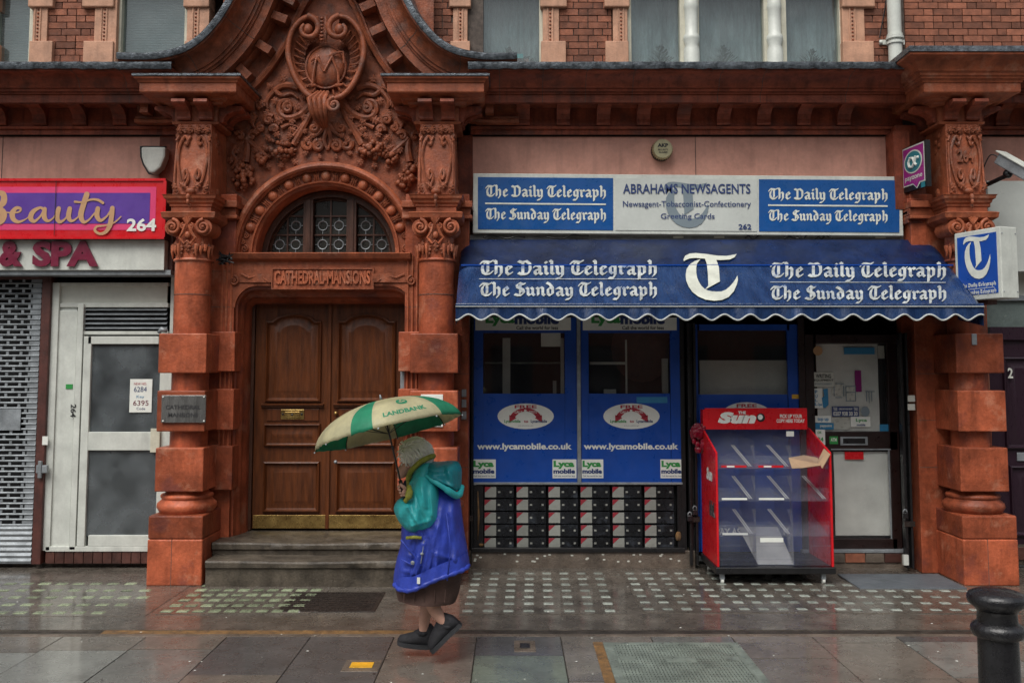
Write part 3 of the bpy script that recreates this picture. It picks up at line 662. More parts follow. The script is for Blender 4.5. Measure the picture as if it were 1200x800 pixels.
    # cap block with brackets under its corona
    if 1:
        b = MB(); lv = [(-.01, VZ(146.5, -.62)), (.015, VZ(145, -.63)), (.02, VZ(142.5, -.63)), (0, VZ(141.5, -.62)), (0, VZ(124, -.62)), (.06, VZ(122, -.68)), (.08, VZ(119, -.70)), (.12, VZ(117.5, -.72)), (.14, VZ(115, -.74)), (.22, VZ(110.5, -.82)), (.245, VZ(109, -.83)), (.25, VZ(107, -.85)),
                          (.25, VZ(97.5, -.85)), (.262, VZ(96.5, -.86)), (.27, VZ(93.5, -.87)), (.29, VZ(92, -.88)), (.295, VZ(89.5, -.89))]
        if number: lv += [(.31, VZ(88, -.91)), (.315, VZ(85, -.91)), (.335, VZ(83, -.93)), (.345, VZ(78, -.94)), (.38, VZ(71, -.98)), (.43, VZ(66, -1.03)), (.455, VZ(64, -1.05)), (.46, VZ(61, -1.06))]
        stack(b, xc, .205, -.60, -.1, lv); cb = b.build('cap_block', 'terra', P, smooth=25)
        b = MB(); stack(b, xc, .205, -.60, -.1, [(lv[-1][0]-.005, lv[-1][1]+.001), (lv[-1][0]+.01, lv[-1][1]+.004), (lv[-1][0]+.01, lv[-1][1]+(.055 if number else .024)), (lv[-1][0]-.015, lv[-1][1]+(.062 if number else .028))]); b.build('lead_flashing', 'lead', cb)
        h = VZ(122, -.7)-VZ(142, -.62)
        for dx in (-.105, .105): inst(mod_me, 'bracket', (xc+dx, -.49, VZ(141.5, -.62)), cb, scl=(.95, 1, h/(mz1-mz0)*.97))
        for s_ in (-1, 1):
            for yy_ in (-.48, -.28): inst(mod_me, 'bracket', (xc+s_*.10, yy_, VZ(141.5, -.62)), cb, rot=(0, 0, R(90*s_)), scl=(.95, 1, h/(mz1-mz0)*.97))
    return P
pL = pillar(-3.05, -3.19, -2.72, 1); pM = pillar(-.72, -1.05, -.42, -1); pR = pillar(4.33, 3.93, 4.65, 0, '264')
# flat wall strips beside the pillars up to the cornice
bx('wall_strip', 'terra_up', -3.6, -3.17, -.06, .02, VZ(230, 0), VZ(158, -.1), B)
bx('wall_strip', 'terra_up', -.55, -.40, -.07, .02, VZ(290, 0), VZ(158, -.1), B)
bx('wall_strip', 'terra_up', 3.82, 3.98, -.25, .02, VZ(250, 0), VZ(158, -.1), B)
bx('wall_strip', 'terra_up', 3.86, 4.7, -.2, .02, VZ(235, 0), VZ(150, -.1), B)
for z in (VZ(238, -.3), VZ(252, -.3), VZ(262, -.3)): bx('string_course', 'terra_up', 3.90, 4.05, -.34, .0, z, z+.04, B, bevel=.008)

# ---- portal: wall around the doors
zs = VZ(298, -.40)      # springing of the arch = top of the sill
ztop = 6.25
DX0, DX1 = UX(293, 480, 0), UX(476, 480, 0); ZD = VZ(356, 0)
def rrpath(o, ox):
    r = .06+o; pts = []
    x0, x1, z1 = DX0-ox, DX1+ox, ZD+o
    pts.append((x0, 0.2)); pts.append((x0, z1-r))
    for k in range(1, 8): a = pi-pi/2*k/8; pts.append((x0+r*(1+cos(a)), z1-r+r*sin(a)))
    pts.append((x0+r, z1)); pts.append((x1-r, z1))
    for k in range(1, 8): a = pi/2-pi/2*k/8; pts.append((x1-r+r*cos(a), z1-r+r*sin(a)))
    pts.append((x1, z1-r)); pts.append((x1, 0.2)); return pts
rows = [[(x, y, z) for x, z in rrpath(o, o*.5)] for o, y in ((-.002, .06), (0, -.06), (.008, -.10), (.03, -.12), (.05, -.17), (.055, -.20), (.085, -.22), (.11, -.25), (.12, -.29), (.15, -.30), (.155, -.335))]
MB().grid(rows).build('door_surround', 'terra_low', B, smooth=40)
out = rrpath(.155, .0775); za = ZD+.155; zi = VZ(307, -.33)
arcL = out[1:10]; arcR = out[10:-1]
ep = [(-2.74, out[1][1])]+out[1:-1]+[(-1.03, out[-2][1])]
b = MB()
for (x1_, z1_), (x2_, z2_) in zip(ep[:-1], ep[1:]):
    if x2_-x1_ > 1e-5: b.add([(x1_, -.333, z1_), (x2_, -.333, z2_), (x2_, -.333, zi), (x1_, -.333, zi)], [(0, 1, 2, 3)])
ow = b.build('entrance_wall', 'terra', B)
# inscription band
xa, xb = UX(318, 325, -.36), UX(438, 325, -.36)
sc_ = MB(); zc0, zc1 = VZ(339, -.36), VZ(314, -.36)
sc_.box(xa, xb, -.345, -.33, zc0, zc1); f_ = sc_.build('inscription_panel', 'terra', B, bevel=.004)
q = MB()
for (a, c, d, e) in ((xa, xb, zc1-.012, zc1), (xa, xb, zc0, zc0+.012)): q.box(a, c, -.362, -.345, d, e)
for x in (xa, xb-.012): q.box(x, x+.012, -.363, -.345, zc0+.012, zc1-.012)
zc_ = (zc0+zc1)/2
for s_ in (-1, 1):
    e = xa if s_ < 0 else xb
    rows = [[(e+s_*x, y, zc_+dz) for dz in (-.035, .05)] for x, y in ((0, -.36), (.06, -.35), (.12, -.365), (.2, -.35), (.33, -.345))]
    q.grid(rows)
    volute(q, e+s_*.37, zc_-.02, .05, -.345, d=s_, th=.3)
    sctube(q, [(e+s_*.30, -.345, zc_+.045), (e+s_*.22, -.35, zc_+.01), (e+s_*.12, -.35, zc_+.03), (e+s_*.03, -.35, zc_-.03)], .014, .008)
q.build('scroll_frame', 'terra_orn', f_, smooth=50)
text('inscription', 'CATHEDRAL-MANSIONS', 322, 434, 317, 333, -.349, 'terra', f_, bold=.03, depth=.09)
# sill cornice under the fanlight
b = MB(); rows = []
for o, v in ((0, 309), (.03, 307), (.05, 305), (.09, 303.5), (.11, 300), (.12, 297.5), (.11, 296.5), (0, 296)):
    rows.append([(-2.76, -.30-o, VZ(v, -.36)), (-.99, -.30-o, VZ(v, -.36))])
b.grid(rows); zs = VZ(296.5, -.36); b.box(-2.76, -.99, -.30, .05, zi-.01, zs-.004); b.build('sill_cornice', 'terra', B, smooth=30)
# tympanum wall with the arch cut out of it
RO = .90; n = 28; b = MB(); arc = [(XC+RO*cos(pi*k/n), zs+RO*sin(pi*k/n)) for k in range(n+1)]
xl, xr = -2.95, -.80
ypl = -.17
for k in range(n):
    (x1_, z1_), (x2_, z2_) = arc[k], arc[k+1]
    b.add([(x1_, ypl, z1_), (x1_, ypl, ztop), (x2_, ypl, ztop), (x2_, ypl, z2_)], [(0, 1, 2, 3)])
b.add([(xl, ypl, zs), (arc[-1][0], ypl, zs), (arc[-1][0], ypl, ztop), (xl, ypl, ztop)], [(0, 1, 2, 3)])
b.add([(arc[0][0], ypl, zs), (xr, ypl, zs), (xr, ypl, ztop), (arc[0][0], ypl, ztop)], [(0, 1, 2, 3)])
tymp = b.build('tympanum', 'terra_orn', B)
q = MB()
for a_ in (18, 35, 62, 118, 145, 162):
    a_ = R(a_); c0, s0 = cos(a_), sin(a_); q.add([(XC+.93*c0-.002*s0, ypl-.001, zs+.93*s0+.002*c0), (XC+.93*c0+.002*s0, ypl-.001, zs+.93*s0-.002*c0), (XC+1.5*c0+.002*s0, ypl-.001, zs+1.5*s0-.002*c0), (XC+1.5*c0-.002*s0, ypl-.001, zs+1.5*s0+.002*c0)], [(0, 1, 2, 3)])
q.build('joint', 'mortar', tymp, kind='stuff')
# archivolt
apath = [(XC+cos(pi*k/40)*1.0, zs+sin(pi*k/40)*1.0, cos(pi*k/40), sin(pi*k/40)) for k in range(41)]
prof = [(.69, .08), (.69, -.16), (.70, -.20), (.72, -.215), (.725, -.245), (.74, -.25), (.745, -.215), (.84, -.215), (.845, -.255), (.855, -.265), (.86, -.30), (.88, -.315), (.905, -.31), (.925, -.29), (.93, -.17)]
b = MB(); sweepx(b, apath, [(r-1, y) for r, y in prof]); av = b.build('archivolt', 'terra', B, smooth=30)
q = MB().sphere((0, 0, 0), (.050, .042, .056), 14, 9); egg = bpy.data.meshes.new('egg'); egg.from_pydata(q.v, [], q.f); egg.materials.append(M['terra']); egg.polygons.foreach_set('use_smooth', [True]*len(egg.polygons))
q = MB()
for dx in (-.017, 0, .017): q.tube([(dx*1.3, -.0, -.046), (dx, -.02, 0), (dx*1.6, 0, .046)], .008, 5)
dart = bpy.data.meshes.new('dart'); dart.from_pydata(q.v, [], q.f); dart.materials.append(M['terra_orn'])
ne = 11
for k in range(ne):
    a = R(20+140*k/(ne-1)); inst(egg, 'egg', (XC+.793*cos(a), -.225, zs+.793*sin(a)), av, rot=(0, pi/2-a, 0))
    if k < ne-1: a += R(7); inst(dart, 'dart', (XC+.793*cos(a), -.22, zs+.793*sin(a)), av, rot=(0, pi/2-a, 0))
q = MB()
for s_ in (-1, 1):
    x = XC+s_*.80
    volute(q, x-s_*.01, zs+.19, .03, -.225, d=s_); volute(q, x+s_*.015, zs+.13, .03, -.225, d=-s_); volute(q, x, zs+.06, .035, -.225, d=s_)
q.build('scroll_stop', 'terra_orn', av, smooth=50)
# ---- fanlight
fz = zs-.02; FR = .69
def clip_circle(poly, cx, cz, r, n=40):
    for k in range(n):
        a0_, a1_ = 2*pi*k/n, 2*pi*(k+1)/n; ax, az = cx+r*cos(a0_), cz+r*sin(a0_); bx_, bz = cx+r*cos(a1_), cz+r*sin(a1_)
        out_ = []
        for i in range(len(poly)):
            p, q_ = poly[i], poly[(i+1) % len(poly)]
            sp = (bx_-ax)*(p[1]-az)-(bz-az)*(p[0]-ax); sq = (bx_-ax)*(q_[1]-az)-(bz-az)*(q_[0]-ax)
            if sp >= 0: out_.append(p)
            if (sp >= 0) != (sq >= 0): t_ = sp/(sp-sq); out_.append((p[0]+(q_[0]-p[0])*t_, p[1]+(q_[1]-p[1])*t_))
        poly = out_
        if not poly: return poly
    return poly
b = MB(); sweepx(b, [(XC+.005+cos(pi*k/40), fz+sin(pi*k/40), cos(pi*k/40), sin(pi*k/40)) for k in range(41)], [(-.30, .12), (-.30, -.01), (-.36, -.01), (-.36, .10)])
sweepx(b, [(XC+.005+cos(pi*k/40), fz+sin(pi*k/40), cos(pi*k/40), sin(pi*k/40)) for k in range(41)], [(-.36, .04), (-.385, .03), (-.39, .09)])
b.box(XC-.69, XC+.69, -.01, .1, fz-.01, fz+.05)
fx = [UX(362, 260, .02), UX(412.5, 260, .02)]
for x in fx:
    hh = math.sqrt(.65**2-(x-XC)**2); b.box(x-.05, x+.05, -.02, .1, fz+.05, fz+hh); b.box(x-.025, x+.025, -.03, -.02, fz+.05, fz+hh)
fan = b.build('fanlight', 'darkwood', B, bevel=.003)
secs = [(fx[0]-.05-.19*2.35, fx[0]-.055, 2), (fx[0]+.055, fx[1]-.055, 2), (fx[1]+.055, fx[1]+.05+.19*2.35, 2)]
pz = [fz+.06+.195*k for k in range(5)]
rb = MB(); bars = MB()
for si, (a, c, _) in enumerate(secs):
    w_ = .165 if si != 1 else (c-a)/2
    xs = [a+(c-a)/2*k for k in range(3)] if si == 1 else ([c-w_*k for k in range(5)][::-1] if si == 0 else [a+w_*k for k in range(5)])
    for i in range(len(xs)-1):
        for j in range(4):
            poly = clip_circle([(xs[i]+.006, pz[j]+.006), (xs[i+1]-.006, pz[j]+.006), (xs[i+1]-.006, pz[j+1]-.006), (xs[i]+.006, pz[j+1]-.006)], XC+.005, fz, .635)
            if len(poly) < 3: continue
            MB().prism(poly, .055, .06).build('pane', 'leadglass', fan)
            cx_, cz_ = (xs[i]+xs[i+1])/2, (pz[j]+pz[j+1])/2
            if math.hypot(cx_-XC, cz_-fz) < .55:
                rb.tube([(cx_+.048*cos(2*pi*k/14), .05, cz_+.048*sin(2*pi*k/14)) for k in range(15)], .0065, 5, False)
                for dx, dz in ((1, 0), (-1, 0), (0, 1), (0, -1)): rb.tube([(cx_+dx*.05, .05, cz_+dz*.05), (cx_+dx*(xs[1]-xs[0])*.46, .05, cz_+dz*.09)], .004, 4)
                rb.prism([(cx_+.04*cos(2*pi*k/12), cz_+.04*sin(2*pi*k/12)) for k in range(12)], .052, .053) if 0 else None
        
    for x in xs[1:-1]:
        d = .63**2-(x-XC)**2
        if d > 0: bars.box(x-.008, x+.008, .035, .065, fz+.05, fz+math.sqrt(d))
    for j in range(1, 4):
        d = .63**2-(pz[j]-fz)**2
        if d > 0:
            e = math.sqrt(d); x0_, x1_ = max(xs[0], XC-e), min(xs[-1], XC+e)
            if x1_ > x0_: bars.box(x0_, x1_, .034, .066, pz[j]-.008, pz[j]+.008)
bars.build('glazing_bar', 'darkwood', fan); rb.build('lead_came', 'metal', fan)
bx('fanlight_room', 'dark', XC-.75, XC+.75, .14, .16, fz-.05, fz+.75, fan)

# ---- double doors
zb0 = VZ(620.5, 0.02); zt0 = VZ(352, .06)
def raised(q, x0, x1, z0, z1, y, arch=0, mw=.03):
    n = 10
    def outl(i, a):
        p = [(x0+i, z0+i), (x1-i, z0+i), (x1-i, z1-i-(a and arch))]
        if arch:
            for k in range(1, n):
                t_ = k/n; xx = x1-i+(x0-x1+2*i)*t_; e = abs(t_-.5)*2
                p.append((xx, z1-i-arch+arch*(max(0, 1-(e/.78)**2)**.6 if e < .78 else 0)))
        p.append((x0+i, z1-i-(arch if a else 0))); return p
    rings = [(0, y), (.006, y-.030), (mw*.6, y-.036), (mw, y-.010), (mw+.010, y-.002), (mw+.035, y-.002), (mw+.078, y-.022), (mw+.088, y-.022)]
    rows = [[(px, yy, pz_) for px, pz_ in outl(i, 1)] for i, yy in rings]
    q.grid(rows, True, False, True); return q
mid = UX(385.5, 480, .03)
def leaf(x0, x1, flip):
    L = bx('door_leaf', 'wood', x0+.004, x1-.004, .03, .08, zb0+.01, zt0, B, bevel=.003)
    wz = lambda v: VZ(v, .03)
    w_ = x1-x0; e = .13 if not flip else .10; e2 = .10 if not flip else .13
    a, c = x0+e, x1-e2
    for nm, za_, zb_, ar in (('panel', wz(471), wz(368), .07), ('panel', wz(523), wz(496), 0), ('panel', wz(600), wz(540), 0)):
        raised(MB(), a-(.02 if nm else 0), c+.02, za_, zb_, .03, ar, .03 if ar or za_ < wz(550) else .022).build(nm, 'wood', L, smooth=30)
    q = MB(); z = wz(477.5); rows = [[(x, y, zz) for x in (a-.05, c+.05)] for y, zz in ((.03, z), (.005, z+.004), (.0, z+.018), (-.018, z+.026), (-.02, z+.036), (.03, z+.045))]
    q.grid(rows); q.build('ledge_moulding', 'wood', L)
    q = MB().box(a, c, .018, .03, wz(493), wz(479)); q.build('letter_rail', 'wood', L, bevel=.003)
    cx_ = (a+c)/2
    pl = bx('letter_plate', 'brass', cx_-.118, cx_+.118, .008, .018, wz(491), wz(479.5), L, bevel=.004)
    bx('letter_flap', 'brass', cx_-.075, cx_+.075, .002, .009, wz(489), wz(482), pl, bevel=.003)
    q = MB()
    for s_ in (-1, 1): q.sphere((cx_+s_*.095, .004, wz(485)), (.012, .006, .012), 8, 5)
    q.sphere((cx_, -.002, wz(485.5)), (.014, .006, .008), 8, 5); q.build('rivet', 'black', pl)
    bx('kick_plate', 'brass', x0+.015, x1-.012, .018, .03, wz(618.5), wz(603), L, bevel=.002)
    return L
lf = leaf(DX0+.03, mid, 0); rf = leaf(mid, DX1-.0, 1)
bx('astragal', 'wood', mid-.018, mid+.018, .01, .03, zb0+.01, zt0, lf, bevel=.004)
q = MB(); q.sphere((mid+.075, .0, VZ(484, 0)), (.02, .022, .02), 12, 8); q.build('lock_cylinder', 'brass', rf, smooth=True)
q = MB(); q.sphere((mid+.08, .0, VZ(541, 0)), (.018, .02, .018), 12, 8); q.build('door_knob', 'metal', rf, smooth=True)
bx('door_frame', 'darkwood', DX0-.01, DX0+.03, .0, .1, zb0, zt0, B); bx('door_recess', 'dark', DX0-.1, DX1+.1, .085, .1, .2, zt0+.1, B)
bx('pull_handle', 'metal', UX(469, 480, -.18), UX(474.5, 480, -.18), -.20, -.16, VZ(482, -.18), VZ(431, -.18), B, bevel=.006)

# ---- entrance steps
S = thing('entrance_steps', 'two worn dark stone steps below the wooden double doors', 'steps', (-1.86, -.6, 0))
z1_ = VZ(656.5, -.90); z2_ = VZ(635.5, -.62)
def stepmesh(x0, x1, y0, y1, z0, z1):
    rr = random.Random(int(z1*100)); n = 34; b = MB(); rows = []
    for i in range(n+1):
        x = x0+(x1-x0)*i/n; d1, d2, d3 = [rr.uniform(-.004, .004) for _ in range(3)]
        wear = -.012*math.exp(-((x-(x0+x1)/2)/.5)**2)
        rows.append([(x, y0+.02+d1, z0), (x, y0+.018+d2, z1-.075), (x, y0+d1, z1-.06), (x, y0+d2*.6, z1-.015+wear), (x, y0+.015, z1+wear), (x, y1, z1)])
    b.grid(rows); b.add(rows[0]+[(x0, y1, z0)], [(0, 1, 2, 3, 4, 5, 6)]); b.add(rows[-1]+[(x1, y1, z0)], [(6, 5, 4, 3, 2, 1, 0)]); return b
stepmesh(UX(241, 660, -.9), -.97, -.92, .1, 0, z1_).build('step', 'stepstone', S, smooth=40)
stepmesh(-2.79, -.97, -.62, .12, z1_-.03, z2_).build('step', 'stepstone', S, smooth=40)

# ---- carved tympanum ornament
TC = [W(384, 72, -.30)[0], W(384, 72, -.30)[1]]; 
def T(u, v, y=-.22): return (W(u, v, y)[0], y, W(u, v, y)[1])
q = MB()
egg_o = [(380, 118), (362, 112), (348, 95), (339, 72), (338, 52), (344, 34), (356, 22), (366, 20)]
rim = crom([T(u, v, -.34) for u, v in egg_o], 4); rim2 = crom([T(766-u-2, v, -.34) for u, v in egg_o], 4)
for r_ in (rim, rim2): q.tube([tuple(p) for p in r_], .030, 8, flat=1.0)
for r_ in (rim, rim2):
    n = len(r_)
    inner = [Vector(T(382, 78, -.27)) + (Vector((p.x, -.27, p.z))-Vector(T(382, 78, -.27)))*.60 for p in r_]
    rows = []
    for i in range(n):
        ro = []
        for j in range(6):
            f = j/5; p = r_[i].lerp(inner[i], f); ro.append((p.x, -.34+.10*sin(pi*f*.6)+.012*(i % 2), p.z))
        rows.append(ro)
    q.grid(rows)
    for i in range(2, n-4, 2):
        p = r_[i].lerp(inner[i], .35); p2 = r_[i].lerp(inner[i], .95); q.tube([(p.x, -.29, p.z), ((p.x+p2.x)/2, -.27, (p.z+p2.z)/2), (p2.x, -.26, p2.z)], .0105, 5)
cart = q.build('cartouche', 'terra_orn', tymp, smooth=50)
c = T(382, 79, -.27); k = 9.2/1100
q = MB(); q.sphere(c, (23*k, .07, 25*k), 24, 12); q.tube([(c[0]+24*k*cos(2*pi*i/28), -.28, c[2]+26*k*sin(2*pi*i/28)) for i in range(29)], .013, 6, False); q.build('medallion', 'terra_orn', cart, smooth=50)
q = MB()
def P_(u, v, y=-.345): return T(u, v, y)
for pts in ([(366, 100), (367, 88), (371, 68), (374, 66)], [(372, 67), (379, 82), (380, 84)], [(380, 84), (389, 67), (390, 66)], [(389, 67), (396, 84), (397, 101)], [(371, 67), (364, 72)], [(364, 101), (370, 100)], [(393, 101), (402, 99)], [(386, 66), (394, 62), (402, 61), (403, 74)]):
    q.tube([P_(*p) for p in pts], [.014]*(len(pts)-1)+[.011], 6)
q.build('monogram', 'terra_orn', cart, smooth=50)
q = MB()
for s_, cu in ((-1, 361), (1, 398)):
    c = T(cu, 35, -.36); sctube(q, spiral(c[0], c[2], .15, .03, R(90), 1.15, -s_ if s_ < 0 else -1, 28, -.37, -.03) if 0 else spiral(c[0], c[2]+.0, .135, .05, pi/2, .9, s_, 26, -.38), .034, .022, 8)
    q.sphere((c[0], -.36, c[2]), (.05, .045, .06), 12, 8)
for i in range(7): c = T(377, 22+i*4.2, -.37); q.sphere(c, (.022, .022, .016), 8, 6)
q.tube([T(372, 20, -.35), T(371, 34, -.37), T(373, 50, -.33)], .016, 6); q.tube([T(382, 20, -.35), T(383, 34, -.37), T(381, 50, -.33)], .016, 6)
# keystone scroll below the shield
c = T(392, 124, -.40); volute(q, c[0], c[2], .075, -.42, d=1, th=.34)
for du in (-18, -12, -6, 0): q.tube([T(384+du*.6, 108, -.33), T(380+du, 116, -.41), T(381+du*.9, 130, -.42), T(382+du*.7, 140, -.36), T(383+du*.3, 150, -.25)], [.02, .026, .026, .02, .012], 7)
q.build('scroll', 'terra_orn', cart, smooth=50)
# foliage scrolls
q = MB()
def mir(u): return 768-u
def leafy(pts, r0=.03, r1=.008, y=-.19):
    for m_ in (0, 1):
        rk = 1.45; sctube(q, [tuple(p) for p in crom([T((mir(u) if m_ else u), v, y) for u, v in pts], 4)], r0*rk, r1*rk, 7)
def lvol(u, v, r, a0, turns, d=1, r0=.022, y=-.19):
    for m_ in (0, 1):
        c = T(mir(u) if m_ else u, v, y); sctube(q, spiral(c[0], c[2], r*1.15, r*.2, (pi-a0) if m_ else a0, turns, -d if m_ else d, 22, y, -.02), r0*1.35, r0*.6, 7); q.sphere((c[0], y-.02, c[2]), r*.28, 7, 5)
leafy([(368, 118), (358, 130), (347, 137), (334, 138), (327, 130), (329, 120), (338, 118), (342, 126)], .028, .012)
leafy([(350, 103), (335, 100), (322, 106), (313, 118), (314, 128)], .026, .01)
leafy([(322, 106), (330, 112), (342, 110), (350, 116)], .02, .008)
lvol(338, 127, .05, R(90), 1.2)
lvol(315, 141, .045, R(40), 1.3); lvol(322, 152, .04, R(200), 1.2, -1); lvol(306, 150, .035, R(90), 1.3)
lvol(374, 171, .05, R(100), 1.4); lvol(368, 150, .045, R(60), 1.2, -1); lvol(362, 170, .055, R(150), .9)
leafy([(384, 145), (378, 152), (372, 158), (364, 160)], .022, .008); leafy([(384, 150), (380, 164), (384, 176)], .02, .01)
leafy([(368, 122), (362, 138), (352, 156), (344, 170)], .016, .024); leafy([(366, 124), (356, 144), (344, 160)], .010, .016)
# ribbon knot and drop by the pillars
lvol(296, 160, .05, R(20), 1.0); lvol(281, 160, .045, R(150), .9, -1)
leafy([(289, 162), (290, 175), (288, 190)], .016, .03); leafy([(289, 162), (298, 170), (306, 180)], .022, .008); leafy([(276, 170), (272, 180), (277, 188), (272, 198)], .022, .010)
leafy([(290, 164), (302, 174), (312, 182), (318, 184)], .020, .014)
for pts in ([(300, 135), (296, 145), (300, 152)], [(330, 150), (340, 146), (350, 150)], [(305, 128), (300, 120), (306, 112)]): leafy(pts, .018, .006)
q.build('foliage_scroll', 'terra_orn', tymp, smooth=50)
lo_ = [(0, 0), (.22, .16), (.12, .26), (.34, .42), (.20, .50), (.30, .68), (.13, .74), (0, 1.0)]
lv_ = [(0, -.10, y) for x, y in lo_]+[(x, -.0-.03*(i % 2), y) for i, (x, y) in enumerate(lo_)]+[(-x, -.0-.03*(i % 2), y) for i, (x, y) in enumerate(lo_)]
nl = len(lo_); lf_ = [(i, i+1, nl+i+1, nl+i) for i in range(nl-1)]+[(i+1, i, 2*nl+i, 2*nl+i+1) for i in range(nl-1)]
lv_ = [(x, y-.12*sin(z*pi), z) for x, y, z in lv_]
leaf_me = bpy.data.meshes.new('acanthus_leaf'); leaf_me.from_pydata(lv_, [], lf_); leaf_me.materials.append(M['terra_orn'])
def aleaf(u, v, deg, size, y=-.195, mirror=True):
    for m_ in ((0, 1) if mirror else (0,)):
        c = T(mir(u) if m_ else u, v, y); inst(leaf_me, 'acanthus_leaf', c, tymp, rot=(0, R(-(deg-90) if not m_ else (deg-90)), 0), scl=(size*1.15, size*.9, size))
rl = random.Random(6)
for u, v, d_, s_ in ((334, 138, 200, .13), (329, 120, 160, .11), (350, 103, 30, .12), (335, 100, 120, .13), (322, 106, 150, .12), (313, 118, 210, .12), (314, 128, 260, .10), (358, 130, 250, .12), (347, 137, 230, .11),
    (306, 150, 190, .10), (322, 152, 300, .11), (338, 150, 330, .10), (352, 156, 20, .09), (364, 160, 230, .10), (372, 158, 190, .09), (378, 152, 120, .09), (380, 164, 200, .08), (362, 178, 200, .08), (374, 180, 270, .07),
    (296, 145, 110, .11), (300, 135, 140, .11), (281, 172, 230, .10), (272, 182, 250, .10), (277, 190, 290, .09), (296, 172, 320, .10), (290, 192, 250, .12), (286, 194, 290, .12), (302, 178, 340, .09), (312, 190, 300, .09),
    (342, 186, 320, .10), (330, 188, 260, .10), (316, 176, 160, .10), (344, 170, 50, .10), (318, 166, 130, .10), (338, 164, 80, .09), (300, 120, 100, .12), (292, 130, 150, .10), (316, 146, 60, .08), (345, 122, 300, .10), (352, 112, 340, .09), (326, 132, 10, .08)):
    aleaf(u, v, d_+rl.uniform(-12, 12), s_)
def grapes(u, v, w_, h_, n, seed):
    rr = random.Random(seed); g = MB()
    for i in range(n):
        a = rr.uniform(0, 2*pi); r_ = math.sqrt(rr.random()); c = T(u+w_*r_*cos(a), v+h_*r_*sin(a), -.20-.07*(1-r_)-rr.uniform(0, .02)); s = rr.uniform(.020, .034); g.sphere(c, s, 8, 6)
    for i in range(6): a = rr.uniform(0, 2*pi); c = T(u+w_*cos(a), v+h_*sin(a), -.2); c2 = T(u+w_*1.45*cos(a), v+h_*1.35*sin(a)-2, -.19); g.tube([c, c2], [.024, .004], 5)
    g.build('fruit_cluster', 'terra_orn', tymp, smooth=True)
grapes(328, 176, 15, 10, 30, 1); grapes(436, 176, 15, 10, 30, 2); grapes(286, 208, 11, 15, 30, 3); grapes(476, 206, 11, 16, 30, 4)
grapes(306, 187, 6, 6, 8, 5); grapes(459, 186, 6, 6, 8, 6)

for P, xc, yc, zv, z1, z2 in PLEAF:
    for k in range(7):
        a = -pi/2+R(-66+22*k); inst(leaf_me, 'acanthus_leaf', (xc+.172*cos(a), yc+.172*sin(a), zv-.27+.03*(k % 2)), P, rot=(0, 0, a+pi/2), scl=(.11, .12, .14))
    for k in range(4):
        inst(leaf_me, 'acanthus_leaf', (xc-.12+.08*k, -.64, z2-.005), P, rot=(0, pi, 0), scl=(.10, .14, .10)); inst(leaf_me, 'acanthus_leaf', (xc-.12+.08*k, -.655, z2-.11), P, rot=(0, .25*(k-1.5), 0), scl=(.09, .14, .09))
    for s_ in (-1, 1):
        inst(leaf_me, 'acanthus_leaf', (xc+s_*.02, -.70, z1+.05), P, rot=(0, s_*.9, 0), scl=(.10, .12, .12)); inst(leaf_me, 'acanthus_leaf', (xc+s_*.13, -.70, z1+.02), P, rot=(0, s_*.3, 0), scl=(.09, .12, .12))
# ================================================================= upper floor
ZB = VZ(78, 0)-.02; ZT = 5.90
bw = bx('brick_wall', 'mortar', -.9, -.3, .012, .2, ZB-.1, ZT, B)
bricks = {}
def bmesh_(w_):
    if w_ not in bricks:
        q = MB().box(-w_/2, w_/2, -.012, .012, -.031, .031); me = bpy.data.meshes.new('brick'); me.from_pydata(q.v, [], q.f); me.materials.append(M['brick']); bricks[w_] = me
    return bricks[w_]
def brickfield(x0, x1, z1=ZT):
    z = ZB+.03; r = 0
    while z < z1:
        x = x0; k = r
        while x < x1-.03:
            w_ = (.205, .097)[k % 2] if not (x == x0 and r % 4 == 1) else .15
            w_ = min(w_, x1-x)
            w2 = round(w_-.010, 3)
            if w2 > .03: inst(bmesh_(w2), 'brick', (x+w_/2, .006+random.uniform(-.003, .003), z), bw, rot=(0, random.uniform(-.006, .006), 0))
            x += w_; k += 1
        z += .0705; r += 1
for a, c in ((55, 112), (655, 717), (484, 533), (1012, 1041), (1060, 1232)): brickfield(UX(a, 40), UX(c, 40), 5.86)
for a, c in ((55, 112), (655, 717), (1012, 1240)): bx('wall_backing', 'mortar', UX(a, 40), UX(c, 40), .0125, .2, ZB-.1, ZT, B)
bx('upper_wall', 'brick', -14, 14, -.02, .5, ZT, 9.5, B)
bx('side_wall', 'brick', -14, UX(-26, 40), 0, .3, ZB-.1, ZT, B); bx('side_wall', 'brick', UX(1232, 40), 14, 0, .3, ZB-.1, ZT, B)
# stone jambs: (shaft u0,u1, foot block u0,u1, head block u0,u1, bead side)
zbk = VZ(49, -.03); zhd = VZ(9, -.04)
def jamb(u0, u1, f0, f1, bead, mat='pale_stone'):
    x0, x1 = UX(u0, 30), UX(u1, 30); b = MB().box(x0, x1, -.03, .16, ZB-.1, ZT)
    J = b.build('window_jamb', mat, B, bevel=.006)
    bx('foot_block', mat, UX(f0, 60), UX(f1, 60), -.055, .16, ZB-.1, zbk, J, bevel=.008)
    bx('head_block', mat, UX(f0, 5)-.01, UX(f1, 5)+.01, -.06, .16, zhd, ZT, J, bevel=.012)
    b = MB(); xb_ = x0+(x1-x0)*bead
    for e in (-.028, .028): b.tube([(xb_+e, -.033, zbk), (xb_+e, -.033, zhd)], .008, 6)
    b.build('reed_moulding', mat, J)
    b = MB(); z = zbk+.02
    while z < zhd: b.sphere((xb_, -.032, z), .011, 7, 5); z += .04
    b.build('bead', 'terra_orn', J, smooth=True)
